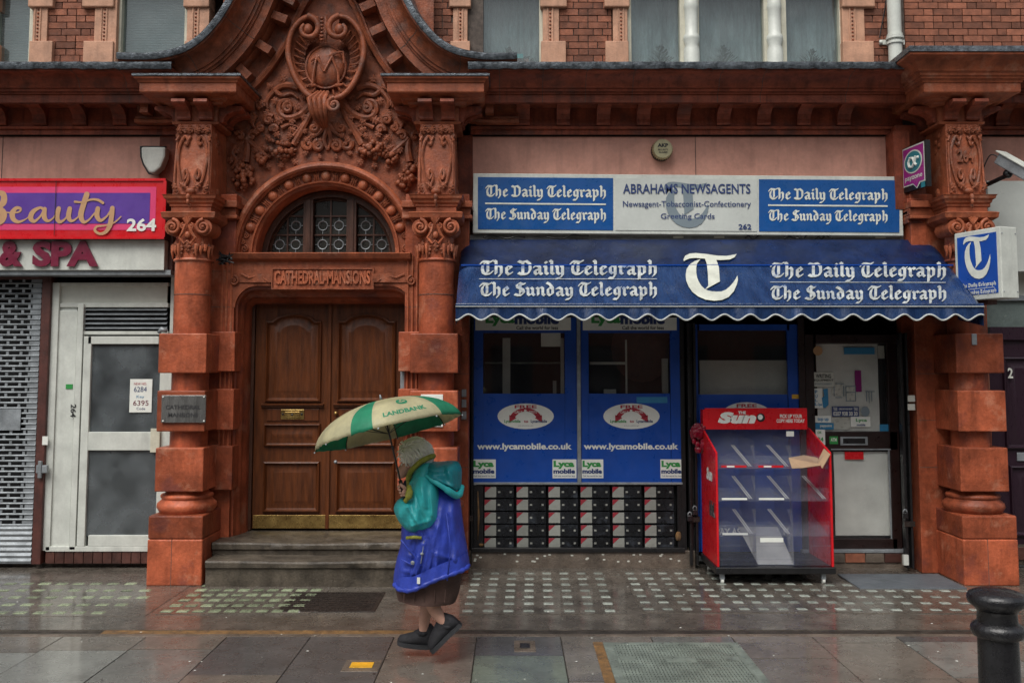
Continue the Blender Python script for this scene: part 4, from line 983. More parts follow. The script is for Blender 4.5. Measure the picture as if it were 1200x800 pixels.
for a in ((40, 57, 37, 64, .35), (112, 138, 100, 135, .45), (220, 246, 218, 246, .4), (531, 548, 528, 551, .5), (636, 655, 634, 663, .45), (718, 735, 709, 736, .55), (986, 1012, 986, 1022, .45)): jamb(*a)
jamb(-26, -8, -28, -4, .5)
# windows
def window(u0, u1, label, blind=None, slats=False, plants=()):
    x0, x1 = UX(u0, 40, .08), UX(u1, 40, .08)
    b = MB()
    for a, c, d, e in ((x0, x0+.055, ZB-.1, ZT), (x1-.055, x1, ZB-.1, ZT)): b.box(a, c, .03, .14, d, e)
    b.box(x0+.055, x1-.055, .04, .14, ZB-.1, ZB+.03)
    Wn = b.build('window', 'cream', B, bevel=.004)
    bx('glass', 'upglass', x0+.055, x1-.055, .095, .10, ZB+.03, ZT, Wn)
    bx('room', 'dark', x0, x1, .55, .56, ZB-.1, ZT, Wn)
    if slats:
        b = MB(); z = ZB+.04
        while z < ZT: b.add([(x0+.06, .16, z), (x1-.06, .16, z), (x1-.06, .145, z+.017), (x0+.06, .145, z+.017)], [(0, 1, 2, 3)]); z += .027
        b.build('blind', 'blind', Wn)
        bx('blind_backing', 'greyT', x0, x1, .20, .21, ZB-.1, ZT, Wn)
    else:
        b = MB(); n = 40; rows = [[(x0+(x1-x0)*i/n, .24+.012*sin(i*1.9)+.008*sin(i*.7), z) for i in range(n+1)] for z in (ZB-.1, ZT)]; b.grid(rows); b.build('net_curtain', 'curtain', Wn, smooth=True)
    return Wn
M['plantgreen'] = pm('houseplant_leaf', (.03, .06, .035), .6, .3, 10, 0)
M['flower'] = pm('pink_flower', (.42, .20, .16), .6, .3, 20, 0)
def houseplant(u, hgt, label, flower=False, wid=.16):
    rr = random.Random(u); x = UX(u, 60, .16); t_ = thing('houseplant', label, 'houseplant', (x, .15, ZB+.0))
    b = MB()
    for k in range(60 if flower else 110):
        f = rr.random(); a = rr.uniform(0, 2*pi); r_ = wid*(1-f)*rr.random() if not flower else wid*rr.random(); z = ZB+.04+hgt*f; l = .03+.06*(1-f)
        px, py = x+r_*cos(a), .16+r_*.25*sin(a); ex, ez = px+l*cos(a), z+l*(.9-.3*rr.random())
        b.add([(px-.004, py, z), (px+.004, py, z), (ex+.006, py+.01, ez), (ex-.002, py, ez+.004)], [(0, 1, 2, 3)])
    b.tube([(x, .16, ZB-.05), (x+.005, .16, ZB+.04+hgt*.95)], .004, 4)
    b.build('foliage', 'plantgreen', t_)
    if flower:
        b = MB()
        for k in range(16): b.sphere((x+rr.uniform(-.07, .07), .15+rr.uniform(-.02, .02), ZB+.10+rr.uniform(-.05, .07)), rr.uniform(.014, .024), 6, 4)
        b.build('flower', 'flower', t_)
window(-8, 43, '', slats=True); window(138, 224, '', slats=True); window(548, 638, ''); 
window(733, 802, ''); window(812, 900, ''); window(914, 988, '')
for u in (811, 909):   # white mullion columns
    x = UX(u, 40, -.02); b = MB(); r_ = .082
    b.lathe(x, .02, [(r_, ZB-.1), (r_, VZ(58, -.02)), (r_*.8, VZ(52, -.02)), (r_*1.02, VZ(46, -.02)), (r_*1.02, VZ(42, -.02)), (r_*.78, VZ(38, -.02)), (r_*.85, VZ(10, -.02)), (r_*.95, VZ(6, -.02)), (r_*.85, VZ(3, -.02)), (r_*.85, ZT)], 20)
    b.build('mullion_column', 'white', B, smooth=40)
houseplant(772, .26, 'dim bushy houseplant behind the window left of both white columns', wid=.15)
houseplant(846, .24, 'dim bushy houseplant between the two white mullion columns', wid=.17)
houseplant(950, .20, 'dim low houseplant behind the window right of both white columns', wid=.18)
houseplant(594, .22, 'dim spiky houseplant between the two flowering plants', wid=.10)
houseplant(576, .12, 'pink flowering plant at the left side of a first floor window', True, .07)
houseplant(612, .12, 'pink flowering plant beside a turquoise tub in a first floor window', True, .07)
tag(bx('plastic_tub', 'cloth_teal', UX(604, 66, .13), UX(613, 66, .13), .11, .14, VZ(69, .13), VZ(64, .13)), 'small turquoise tub on the first floor window sill', 'tub')
# drainpipe
t = thing('drainpipe', 'white painted cast iron drainpipe on the brick wall', 'drainpipe', (UX(1050, 40, -.1), -.1, ZL))
x = UX(1049, 40, -.1); q = MB(); q.tube([(x, -.09, ZL), (x, -.09, 6.1)], .068, 16); q.build('pipe', 'white', t, smooth=40)
q = MB(); zc_ = VZ(47, -.1)
for dz, r_ in ((-.03, .082), (.02, .088), (.05, .078)): q.lathe(x, -.09, [(.06, zc_+dz-.014), (r_, zc_+dz-.012), (r_, zc_+dz+.012), (.06, zc_+dz+.014)], 16)
q.box(x-.13, x+.13, -.02, .0, zc_-.02, zc_+.03); q.sphere((x-.12, -.03, zc_), .02, 8, 6); q.build('collar', 'white', t, smooth=40)
q = MB(); q.tube([(UX(1030, 40, -.02), -.03, VZ(45, -.02)), (UX(1036, 20, -.02), -.03, VZ(15, -.02)), (UX(1040, 5, -.02), -.03, VZ(-10, -.02))], .006, 5)
tag(q.build('cable', 'black'), 'thin black cable slanting down the brick beside the white drainpipe', 'cable')
# ================================================================= newsagent shopfront
YS = -.06
def px(name, mat, u0, u1, v0, v1, Y, th, parent, bevel=0, **kw):     # box seen at u0..u1 / v0..v1 with its front in plane Y
    vm = (v0+v1)/2; return bx(name, mat, UX(u0, vm, Y), UX(u1, vm, Y), Y, Y+th, VZ(v1, Y), VZ(v0, Y), parent, bevel, **kw)
def box_at(q, u0, u1, v0, v1, Y, th):
    vm = (v0+v1)/2; return q.box(UX(u0, vm, Y), UX(u1, vm, Y), Y, Y+th, VZ(v1, Y), VZ(v0, Y))
def ell(q, u, v, ru, rv, Y, n=32):
    x, z = UX(u, v, Y), VZ(v, Y); a = (UX(u+ru, v, Y)-x); c = abs(VZ(v+rv, Y)-z)
    q.add([(x+a*cos(2*pi*k/n), Y, z+c*sin(2*pi*k/n)) for k in range(n)], [tuple(range(n))]); return q
N = thing('newsagent_shopfront', "newsagent's blue panelled shopfront under the blue awning", 'shopfront', (1.75, 0, 0))
bx('shop_floor', 'dark', -.35, 3.95, 0, 2.2, .10, .14, N)
bx('shop_room', 'dark', -.35, 3.95, 2.2, 2.22, .14, 3.3, N); bx('shop_ceiling', 'dark', -.35, 3.95, -.02, 2.2, 3.1, 3.3, N)
bx('shop_side', 'dark', -.36, -.34, .0, 2.2, 0, 3.1, N); bx('shop_side', 'dark', 3.95, 3.97, .0, 2.2, 0, 3.1, N)
# base wall
b = MB(); box_at(b, 549, 815, 645, 668, -.10, .2); box_at(b, 940, 1064, 647, 668, -.10, .2); b.build('stall_base', 'concrete', N, bevel=.006)
q = MB(); rr = random.Random(5)
for i in range(26): u = rr.uniform(556, 800); v = rr.uniform(648, 658); q.sphere((UX(u, v, -.10), -.10, VZ(v, -.10)), (.014, .003, .011), 6, 4)
q.build('stain_spot', 'papergrey', N, kind='stuff')
for u0, u1, m_ in ((974, 990, 'concrete'), (991, 1014, 'brick'), (1015, 1036, 'concrete'), (1037, 1056, 'basebrick')): px('threshold_brick', m_, u0, u1, 648, 659, -.115, .05, N, .006)
px('threshold', 'metal', 940, 1064, 644, 647.5, -.12, .12, N, .003)
# dark frame
px('head_rail', 'black', 549, 1064, 368, 372, YS, .12, N); px('fascia_back', 'black', 549, 1064, 280, 372, -.02, .06, N)
for a in ((549, 555), (798, 803)): px('frame_post', 'black', a[0], a[1], 372, 646, YS-.01, .14, N)
def padlock(u, v, Y, label):
    t_ = thing('padlock', label, 'padlock', (UX(u, v, Y), Y, VZ(v, Y)), 'padlocks on the shutter guides'); x, z = UX(u, v, Y), VZ(v, Y)
    MB().box(x-.026, x+.026, Y-.03, Y, z-.055, z).build('body', 'iron', t_, bevel=.006)
    q = MB(); q.tube([(x+.018*cos(pi*k/8), Y-.015, z+.03*sin(pi*k/8)) for k in range(9)], .006, 6); q.build('shackle', 'metal', t_, smooth=True)
def guide(u0, u1, v0, v1, Y, label):
    t_ = thing('shutter_guide', label, 'shutter guide', (UX(u0, v1, Y), Y, 0), 'upright shutter guides')
    x0, x1 = UX(u0, 450, Y), UX(u1, 450, Y); b = MB(); z0, z1 = VZ(v1, Y), VZ(v0, Y); w_ = (x1-x0)
    b.box(x0, x0+w_*.3, Y, Y+.08, z0, z1); b.box(x1-w_*.3, x1, Y, Y+.08, z0, z1); b.box(x0+w_*.3, x1-w_*.3, Y+.05, Y+.08, z0, z1); b.build('channel', 'black', t_, bevel=.004)
    q = MB()
    for k in range(6): z = z0+.2+(z1-z0-.3)*k/5; q.sphere((x0+w_*.15, Y-.002, z), .008, 6, 4); 
    q.box(x0-.012, x1+.012, Y-.012, Y+.02, z0+.88*(z1-z0)*.2, z0+.88*(z1-z0)*.2+.05); q.build('bracket', 'rustiron', t_)
    return t_
guide(806, 816, 378, 662, -.14, 'black upright shutter guide between the blue windows and the stand'); guide(1056, 1065, 390, 666, -.30, 'black upright shutter guide between shop door and terracotta pillar')
guide(549.5, 553.5, 380, 660, -.12, 'black upright shutter guide beside the terracotta pillar and blue panels')
padlock(808, 603, -.15, 'black padlock on the guide left of the newspaper stand'); padlock(1060, 600, -.31, 'black padlock on the guide right of the shop door')
padlock(814, 596, -.15, 'upper black padlock beside the left edge of the newspaper stand')
px('guide_foot', 'white', 1059, 1065, 650, 662, -.34, .03, N)
# blue window panels
def blue_panel(u0, u1, w0, w1, wv0, wv1, v0, v1):
    b = MB(); box_at(b, u0, w0, v0, v1, YS, .03); box_at(b, w1, u1, v0, v1, YS, .03); box_at(b, w0, w1, wv1, v1, YS, .03); box_at(b, w0, w1, v0, wv0, YS, .03)
    P = b.build('window_panel', 'bluepanel', N)
    px('window_glass', 'glass', w0-1, w1+1, wv0-1, wv1+1, YS+.035, .006, P)
    return P
P1 = blue_panel(555, 676, 566, 662, 390, 461, 372, 566); P2 = blue_panel(681, 798, 690, 786, 390, 461, 372, 566)
P3 = blue_panel(814, 938, 819, 925, 387, 462, 380, 646)
px('window_mullion', 'metal', 676.3, 680.7, 372, 566, YS-.02, .05, N, .004)
px('window_sill', 'metal', 555, 800, 565, 567.5, YS-.02, .04, N, .002)
px('window_sill', 'black', 553, 803, 642, 647, -.12, .1, N, .004)
def oval(P, u, v, full=True, ru=33, rv=15):
    o_ = ell(MB(), u, v, ru, rv, YS-.002).build('oval_sticker', 'paper', P)
    Y = YS-.0035
    text('lettering', 'FREE', u-13*ru/33, u+13*ru/33, v-13*rv/15, v-9.3*rv/15, Y, 'redtext', o_, .03)
    if not full: text('lettering', '£2', u-5, u+5, v-9, v-3, Y, 'redtext', o_, .04); return
    q = MB(); x, z = UX(u, v, Y), VZ(v, Y); s = 9.44/1100
    n = 16; rows = []
    for i in range(n+1):
        a = pi*(.12+.76*i/n); rows.append([(x+13.5*s*cos(a), Y, z+(11.5*sin(a)-6)*s), (x+19.5*s*cos(a), Y, z+(15*sin(a)-5.5)*s)])
    q.grid(rows)
    for sg in (-1, 1): q.add([(x+sg*19*s, Y, z+1.5*s), (x+sg*10.5*s, Y, z-2*s), (x+sg*19*s, Y, z-7*s)], [(0, 1, 2) if sg > 0 else (2, 1, 0)])
    q.build('arrow_print', 'redtext', o_)
    text('lettering', 'CALLS', u-13, u-4, v-6.2, v-3.4, Y-.0008, 'paper', o_, .02); text('lettering', '&', u-2.5, u+2.5, v-8, v-3, Y-.0008, 'paper', o_, .03); text('lettering', 'TEXTS', u+4, u+13, v-6.2, v-3.4, Y-.0008, 'paper', o_, .02)
    text('lettering', 'Lycamobile', u-25, u-6, v+4, v+8.6, Y, 'green', o_, .03); text('lettering', 'to', u-2, u+3, v+4.6, v+7.6, Y, 'redtext', o_, .03); text('lettering', 'Lycamobile', u+6, u+25, v+4, v+8.6, Y, 'navy', o_, .03)
    text('lettering', 'terms and conditions apply', u-9, u+9, v+10.4, v+11.8, Y, 'navy', o_)
def lyca(P, u0, u1, v0, v1):
    c = px('logo_sticker', 'paper', u0, u1, v0, v1, YS-.002, .0018, P); Y = YS-.004; h = v1-v0
    text('lettering', 'Lyca', u0+1.2, u1-2.5, v0+1.5, v0+h*.50, Y, 'green', c, .055); text('lettering', 'mobile', u0+1, u1-1.5, v0+h*.5, v0+h*.76, Y, 'navy', c, .05)
    text('lettering', 'Call the world for less', u0+1.5, u1-1.5, v0+h*.84, v0+h*.92, Y, 'navy', c, .01)
for P, a in ((P1, 0), (P2, 1)):
    u = (616, 740)[a]; oval(P, u, 487.5)
    text('web_address', 'www.lycamobile.co.uk', (559, 684)[a], (670, 795)[a], 519, 528.5, YS-.002, 'paper', P, .035)
    h = px('header_sticker', 'paper', (557, 683)[a], (669, 793)[a], 372, 387, YS-.002, .0018, P); Y = YS-.004
    x = (569, 693)[a]; text('lettering', 'Lyca', x, x+34, 367, 382, Y, 'green', h, .05); text('lettering', 'mobile', x+34, x+86, 367, 380, Y, 'navy', h, .05)
    text('lettering', 'Call the world for less', x+36, x+85, 382, 386, Y, 'blacktext', h, .02)
for P, a, c in ((P1, 553.5, 581), (P1, 647.5, 675.5), (P2, 681.5, 707), (P2, 774, 800)): lyca(P, a, c, 538, 560)
oval(P3, 875, 487, False, 30, 16)
px('small_sticker', 'cyan', 746, 782, 465, 472, YS-.002, .0018, P2); px('small_sticker', 'yellow', 928, 936, 462, 467, YS-.002, .0018, P3)
# things dimly seen inside
def item(name, label, cat, mat, u0, u1, v0, v1, Y, th=.05, grp=None): return tag(px(name, mat, u0, u1, v0, v1, Y, th, None, .004), label, cat, grp)
item('roller_blind', 'pale roller blind half drawn behind the window above the newspaper stand', 'blind', 'papergrey', 820, 925, 422, 466, .10, .01)
item('shop_poster', 'dim pale notice at the top of the first blue shop window', 'poster', 'papergrey', 634, 657, 384, 406, -.02, .004)
q = MB(); box_at(q, 589, 598, 396, 463, .22, .04); box_at(q, 657, 661, 396, 463, .14, .04); box_at(q, 648, 652, 446, 462, .2, .04)
tag(q.build('display_rail', 'papergrey', kind='thing'), 'pale upright rails behind the first blue shop window', 'display rail')
q = MB(); box_at(q, 776, 783, 420, 463, .16, .04); box_at(q, 733, 735, 398, 463, .16, .02); box_at(q, 692, 735, 424, 427, .16, .1); box_at(q, 708, 722, 456, 462, .12, .06)
tag(q.build('display_shelf', 'papergrey', kind='thing'), 'dim display shelf behind the second blue shop window', 'display shelf')
q = MB(); ell(q, 752, 408, 36, 40, .5, 20); tag(q.build('round_poster', 'brownpaint'), 'dim brown rounded poster deep inside the second shop window', 'poster')
item('lower_partition', 'dim grey partition low behind the first blue shop window', 'partition', 'cover', 568, 662, 424, 426, .3, .02)
# drawers of packets behind black frame
D = thing('packet_display', 'black display case of thirty boxes under the blue windows', 'display case', (UX(680, 643, YS), YS, VZ(643, YS)))
q = MB(); box_at(q, 555, 566.5, 568, 643, YS, .1); box_at(q, 794, 801, 568, 643, YS, .1); box_at(q, 566.5, 794, 567.5, 568.6, YS, .1); q.build('case_frame', 'black', D, bevel=.003)
px('case_back', 'dark', 556, 800, 568, 643, .04, .01, D)
q = MB(); q.tube([(UX(560, 582, YS), YS-.004, VZ(575, YS)), (UX(561, 600, YS), YS-.004, VZ(604, YS)), (UX(560, 630, YS), YS-.004, VZ(632, YS))], [.004, .012, .005], 5); q.sphere((UX(564, 638, YS), YS, VZ(638, YS)), (.025, .01, .016)); q.sphere((UX(795, 628, YS), YS, VZ(628, YS)), (.03, .008, .05)); q.build('rust_patch', 'ochre', D, smooth=True)
bw_ = UX(602, 600, YS)-UX(567.5, 600, YS); bh = VZ(569.5, YS)-VZ(583, YS)
q = MB(); q.mi = 0; q.box(0, bw_, 0, .09, 0, bh); q.mi = 1; q.box(.004, bw_*.40, -.002, -.0002, .005, bh-.006)
q.mi = 2; q.add([(.004, -.0032, bh-.006), (.004, -.0032, bh*.45), (bw_*.23, -.0032, bh-.006)], [(0, 1, 2)])
q.mi = 3
for x, w_ in ((.46, .08), (.86, .07)): q.box(bw_*x, bw_*(x+w_), -.0015, 0, bh*.42, bh*.58)
for k in range(5): q.box(bw_*.12+k*.013, bw_*.12+k*.013+.009, -.0035, -.0022, bh*.34, bh*.46)
bm_ = bpy.data.meshes.new('packet_box'); bm_.from_pydata(q.v, [], q.f)
for k in ('boxblack', 'boxlabel', 'boxred', 'boxlabel'): bm_.materials.append(M[k])
bm_.polygons.foreach_set('material_index', q.m)
for c_ in range(6):
    for r_ in range(5):
        inst(bm_, 'packet_box', (UX(567.5+37.55*c_, 605, YS)+random.uniform(-.002, .002), YS+.004, VZ(583+15*r_, YS)), D)
# shop door
DR = px('shop_door', 'brownpaint', 946, 956, 392, 645, YS, .05, N); M['doorframe'] = pm('dark_red_door_paint', (.022, .010, .009), .35, .3, 6, .15)
DR.data.materials.clear(); DR.data.materials.append(M['doorframe'])
q = MB()
for a in ((938, 945.5, 372, 646), (956, 1052, 392, 402), (956, 1052, 505.5, 527), (1043, 1054, 402, 645), (956, 976, 527, 632), (956, 1052, 631, 645)): px('door_rail', 'doorframe', *a, YS if a[0] != 938 else YS-.03, .05, DR, .004)
px('door_glass', 'glass', 956, 1043, 402, 506, YS+.03, .006, DR); px('door_glass', 'glass', 976, 1043, 527, 631, YS+.03, .006, DR)
px('glazing_bead', 'metal', 974, 1044, 525.5, 527, YS-.004, .01, DR); px('glazing_bead', 'metal', 1042.5, 1044, 527, 631, YS-.004, .01, DR)
lp = px('letter_plate', 'metal', 985, 1017, 511.5, 521.5, YS-.012, .012, DR, .003); px('letter_flap', 'black', 988, 1014, 513.5, 519.5, YS-.014, .003, lp)
def crumple(name, label, mat, u0, u1, v0, v1, Y, amp=.006, seed=1, cat='paper sheet'):
    rr = random.Random(seed); n, m = 12, 14; ph = [rr.uniform(0, 6) for _ in range(6)]; q = MB(); x0, x1 = UX(u0, 500, Y), UX(u1, 500, Y); z0, z1 = VZ(v1, Y), VZ(v0, Y)
    q.grid([[(x0+(x1-x0)*i/n, Y+amp*(sin(i*.9+ph[0]+j*.5)+.6*sin(j*1.1+ph[1]-i*.4)), z1+(z0-z1)*j/m) for i in range(n+1)] for j in range(m+1)]); return tag(q.build(name, mat, smooth=True), label, cat)
crumple('paper_sheet', 'large pale sheet covering the upper glass of the shop door', 'paper', 958.5, 1031, 403, 505, YS+.045, .004, 1)
crumple('paper_sheet', 'large white sheet covering the lower glass of the shop door', 'paper', 976, 1041, 529, 627, YS+.045, .004, 4)
tag(px('red_tape', 'red', 990, 1012, 529, 538, YS+.022, .002, None), 'red tape strip at the top of the lower door sheet', 'tape')
def sticker(label, mat, u0, u1, v0, v1, txt=(), Y=YS+.026, name='door_sticker', cat='sticker', grp='stickers on the shop door'):
    o_ = tag(px(name, mat, u0, u1, v0, v1, Y, .002, None), label, cat, grp)
    for s_, a, b_, c, d, m_ in txt: text('lettering', s_, a, b_, c, d, Y-.0015, m_, o_, .03)
    return o_
sticker('long blue sticker at the top of the paper in the shop door', 'cyan', 989, 1025, 407, 415)
sticker('white WRITING sticker at the left of the door glass', 'papergrey', 953, 977, 436, 453, [('WRITING', 956, 974, 438, 443, 'blacktext'), ('EQUIPMENT', 954, 977, 444, 447, 'blacktext'), ('STATIONERY', 955, 975, 448.5, 451, 'greyT')])
sticker('white and blue PULL sticker on the door glass', 'paper', 954, 964, 455, 478, [('P', 955, 958, 457, 461, 'cyan'), ('U', 955, 958, 462, 466, 'cyan'), ('L', 955, 958, 467, 470.5, 'cyan'), ('L', 955, 958, 471.5, 475, 'cyan'), ('Open', 958.5, 963.5, 472, 476, 'cyan')])
q = MB(); Y = YS+.024; q.add([(UX(u, v, Y), Y, VZ(v, Y)) for u, v in ((964.5, 456), (970, 455), (971, 474), (967, 478), (964.5, 477), (963, 466), (966, 464))], [tuple(range(7))]); tag(q.build('hand_sticker', 'cyan'), 'blue hand shaped sticker beside the word PULL on the door', 'sticker')
sticker('dark blue telephone number sticker across the middle of the door', 'navy', 975, 1006.5, 476, 488, [('0207 938 30 30', 976.5, 1005, 482, 487, 'letter'), ('TAXI', 976.5, 981, 477, 481, 'letter'), ('TAXI', 1000.5, 1005, 477, 481, 'letter'), ('CARS DAY AND NIGHT', 983, 999, 478, 480, 'letter')])
sticker('blue and white top up sticker at the lower left of the door glass', 'paper', 955, 974, 487, 495, [('top up', 958, 971, 489, 494, 'cyan')]); sticker('blue payment sticker directly below the top up sticker', 'cyan', 955, 977, 495.5, 503, [('paypoint', 961, 975, 497, 501, 'letter')])
sticker('pale green Lyca sticker at the foot of the paper sheet', 'paper', 997, 1020, 488, 500, [('Lyca', 1003, 1016, 490, 495, 'green'), ('mobile', 1004, 1014, 496, 499, 'navy')])
sticker('small blue sticker at the lower right corner of the door glass', 'cyan', 1031, 1042, 497, 505)
crumple('paper_sheet', 'narrow pale paper strip hanging at the right edge of the upper door glass', 'papergrey', 1031.5, 1039, 405, 420, YS+.04, .002, 8)
crumple('paper_sheet', 'small cream paper square in the middle of the upper door glass', 'papergrey', 992, 1003, 453, 469, YS+.034, .002, 9)
crumple('paper_sheet', 'small pale paper overlapping beside the WRITING sticker', 'papergrey', 976, 989, 448, 463, YS+.034, .002, 10)
crumple('paper_sheet', 'pale paper band across the foot of the upper door glass', 'papergrey', 977, 996, 489, 503, YS+.034, .002, 12)
q = MB(); ell(q, 958.5, 411, 5.5, 5.5, YS-.003, 20); tag(q.build('round_sticker', 'gold'), 'round brownish sticker at the top left of the shop door', 'sticker')
sticker('white notice with green print on the door rail', 'paper', 956, 967, 503, 521, [('OK', 958, 963, 505, 508, 'green'), ('24', 958, 965, 512, 517, 'green')], YS-.003)
sticker('green square sticker left of the shop door letter plate', 'green', 972, 982, 511, 520, [('ATM', 973.5, 980.5, 513, 517, 'letter')], YS-.003)
tag(px('paper_picture', 'magenta', 1002, 1009.5, 434, 459, YS+.03, .001, None), 'pinkish picture card behind the shop door glass', 'picture card')
q = MB(); Y = YS+.028
for a in ((979, 989, 449, 450), (977, 978, 452, 464), (988, 989, 452, 464), (979, 987, 465, 466), (991, 1003, 452, 453), (991, 992, 453, 469), (1002, 1003, 453, 469), (991, 1003, 469, 470), (991, 1003, 459, 460), (1014, 1025, 458, 459), (1015, 1016, 459, 470), (1018, 1019, 459, 472), (1021, 1022, 459, 470)): box_at(q, *a, Y, .001)
ell(q, 1014, 482, 5, 6, Y, 16); tag(q.build('kitchenware_drawing', 'greyT', kind='thing'), 'grey outline drawings of kitchenware on the door paper', 'drawing')

# ---- fascia sign
YF = -.24
FS = thing('fascia_sign', "long white framed newsagent's sign above the blue awning", 'sign', (UX(806, 270, YF), 0, VZ(276, YF)))
b = MB()
def quadbox(q, pts, Y, th): q.prism([(UX(u, v, Y), VZ(v, Y)) for u, v in pts], Y, Y+th)
quadbox(b, [(554.5, 203), (1056, 207), (1059, 276.5), (554, 273)], YF, .2); b.build('sign_case', 'white', FS, bevel=.006)
lin = lambda u, a: a+(u-555)*.0078
def fpan(u0, u1, mat): 
    q = MB(); quadbox(q, [(u0, lin(u0, 207.5)), (u1, lin(u1, 207.5)), (u1, lin(u1, 268.5)), (u0, lin(u0, 268.5))], YF-.006, .005); return q.build('sign_face', mat, FS)
fA, fB, fC = fpan(560, 718.5, 'bluesign'), fpan(721, 887, 'offwhite'), fpan(889.5, 1054, 'bluesign')
def tele(P, u0, v0, u1, dv, Y, lineY, v2, mat='letter', h=1.0, fmap=None):
    # two lines of blackletter with a rule between, fitted between u0 and u1
    for t_, va, vb in (("The Daily Telegraph", v0, v0+dv), ("The Sunday Telegraph", v2, v2+dv*.96)):
        vs, fs = blackletter(t_); x0 = min(v[0] for v in vs); x1 = max(v[0] for v in vs)
        f = fmap or (lambda u, v: (UX(u, v, Y), Y, VZ(v, Y)))
        pts = []
        for x, y, k in vs:
            u = u0+(u1-u0)*(x-x0)/(x1-x0); v = vb-(vb-va)*(y)/1.42 ; p = f(u, v+(u-600)*.0078*(0 if fmap else 1)); pts.append((p[0], p[1]-k-.002, p[2]))
        MB().add(pts, fs).build('lettering', mat, P)
    f = fmap or (lambda u, v: (UX(u, v, Y), Y, VZ(v, Y)))
    o_ = 0 if fmap else (u0-600)*.0078; o2 = 0 if fmap else (u1-600)*.0078
    w_ = .9 if not fmap else .35
    pts = [f(u0, lineY-w_+o_), f(u1, lineY-w_+o2), f(u1, lineY+w_+o2), f(u0, lineY+w_+o_)]; MB().add([(x, y-.003, z) for x, y, z in pts], [(0, 1, 2, 3)]).build('rule_line', mat, P)
tele(fA, 568.5, 217.5, 710, 13.2, YF-.008, 238.7, 244.5); tele(fC, 900, 218.5, 1040, 12.8, YF-.008, 238.2, 243.8)
vs, fs = tlogo(1); Y = YF-.010; hx = UX(835, 240, Y); q = MB()
k = VZ(213, Y)-VZ(267, Y); q.add([(hx-.27*0+x*k-(.36)*0, Y-z*.5, (VZ(240, Y))+y*k) for x, y, z in vs], fs)
dx = UX(803.5, 240, Y)-hx; q.v = [(x+dx, y, z) for x, y, z in q.v]; q.build('logo', 'greyT', fB)
Y = YF-.013
text('lettering', 'ABRAHAMS NEWSAGENTS', 730, 879.5, 215.5, 227, Y, 'navy', fB, .016); text('lettering', 'Newsagent-Tobacconist-Confectionery', 730, 880, 235.5, 244.5, Y, 'navy', fB, .008)
text('lettering', 'Greeting Cards', 774.5, 837.5, 250, 258.5, Y, 'navy', fB, .008); text('lettering', '262', 865.5, 880.5, 262.5, 269, Y, 'navy', fB, .025)
q = MB(); box_at(q, 548, 1068, 275, 282, -.15, .12); tag(q.build('awning_box', 'metal', bevel=.01), 'long grey metal housing above the blue awning', 'awning housing')
q = MB(); rr = random.Random(9)
for u0, u1 in ((566, 615), (640, 690), (873, 892), (918, 945), (955, 975)):
    q.tube([tuple(p) for p in crom([(UX(u0+(u1-u0)*k/5, 278, -.2), -.2-rr.uniform(0, .03), VZ(278, -.2)+rr.uniform(-.02, .025)) for k in range(6)], 4)], .008, 5)
tag(q.build('loose_cable', 'black', smooth=True), 'loose black cable lying along the top of the awning', 'cable')
q = MB()
for u in (795, 843, 1032): box_at(q, u-6, u+6, 276.5, 279, -.165, .01)
q.build('label_strip', 'paper', bpy.data.objects['awning_box'])

# ---- awning
M['logoT'] = pm('faded_logo_print', (.58, .60, .52), .5, .15, 6, 0)
A = thing('awning', 'blue vinyl shop awning with newspaper lettering and scalloped white-edged valance', 'awning', (1.95, 0, VZ(372, -.8)))
y0_, y1_ = -.25, -1.15; zt_, zb_ = VZ(281, y0_), VZ(355.5, y1_)
AX0, AX1 = -.502, 4.20
def wrin(x, f):
    g = (x-AX0)/(AX1-AX0); a_, b_, am = (0, FF, .003) if f < FF else (FF, 1, .014)
    if not 0 <= f <= 1: return 0
    return am*sin(pi*(f-a_)/(b_-a_))*(sin(g*61+f*5)*.5+sin(g*23-f*9+1)+.6*sin(g*97+f*12))
FF = .4
def amap(u, v):
    # intersection of the line of sight with the awning slope
    lo, hi = 0., 1.
    for _ in range(24):
        m_ = (lo+hi)/2; 
        if VZ(v, y0_+(y1_-y0_)*m_) > zt_+(zb_-zt_)*m_: hi = m_
        else: lo = m_
    Y = y0_+(y1_-y0_)*lo; x_ = UX(u, v, Y); wv = wrin(x_, lo); return (x_, Y-.009-wv*.5, VZ(v, Y)+.004-abs(wv)*.3)
def slope(f0, f1, mat, name, amp, lift=0):
    n, m = 260, 14; q = MB(); rows = []
    for j in range(m+1):
        f = f0+(f1-f0)*j/m; row = []
        for i in range(n+1):
            g = i/n; x = AX0+(AX1-AX0)*g; e = min(g, 1-g)*(AX1-AX0)
            rd = -.07*max(0, 1-e/.10)**2*(1-f*.3)
            wv = wrin(x, f)
            row.append((x+(.06*f if g > .9 else 0)*0, y0_+(y1_-y0_)*f-wv*.5+.0, zt_+(zb_-zt_)*f-abs(wv)*.3+rd+lift))
        rows.append(row)
    q.grid(rows); return q.build(name, mat, A, smooth=True)
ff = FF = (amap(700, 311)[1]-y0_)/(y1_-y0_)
M['awning_top'] = pm('shaded_dirty_awning_vinyl', (.006, .020, .080), .35, .4, 3, .4, 5, streak=.5, blotch=((.02, .03, .06), 2.2, .5))  # darker tint paints the top strip's weaker light into the vinyl; blotches are dirt
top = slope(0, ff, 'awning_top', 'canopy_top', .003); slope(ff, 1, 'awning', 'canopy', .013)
p0, p1 = amap(600, 310.6), amap(600, 312); MB().box(AX0+.02, AX1-.02, p1[1]-.002, p0[1], p1[2], p0[2]).build('seam', 'bluepanel', A)
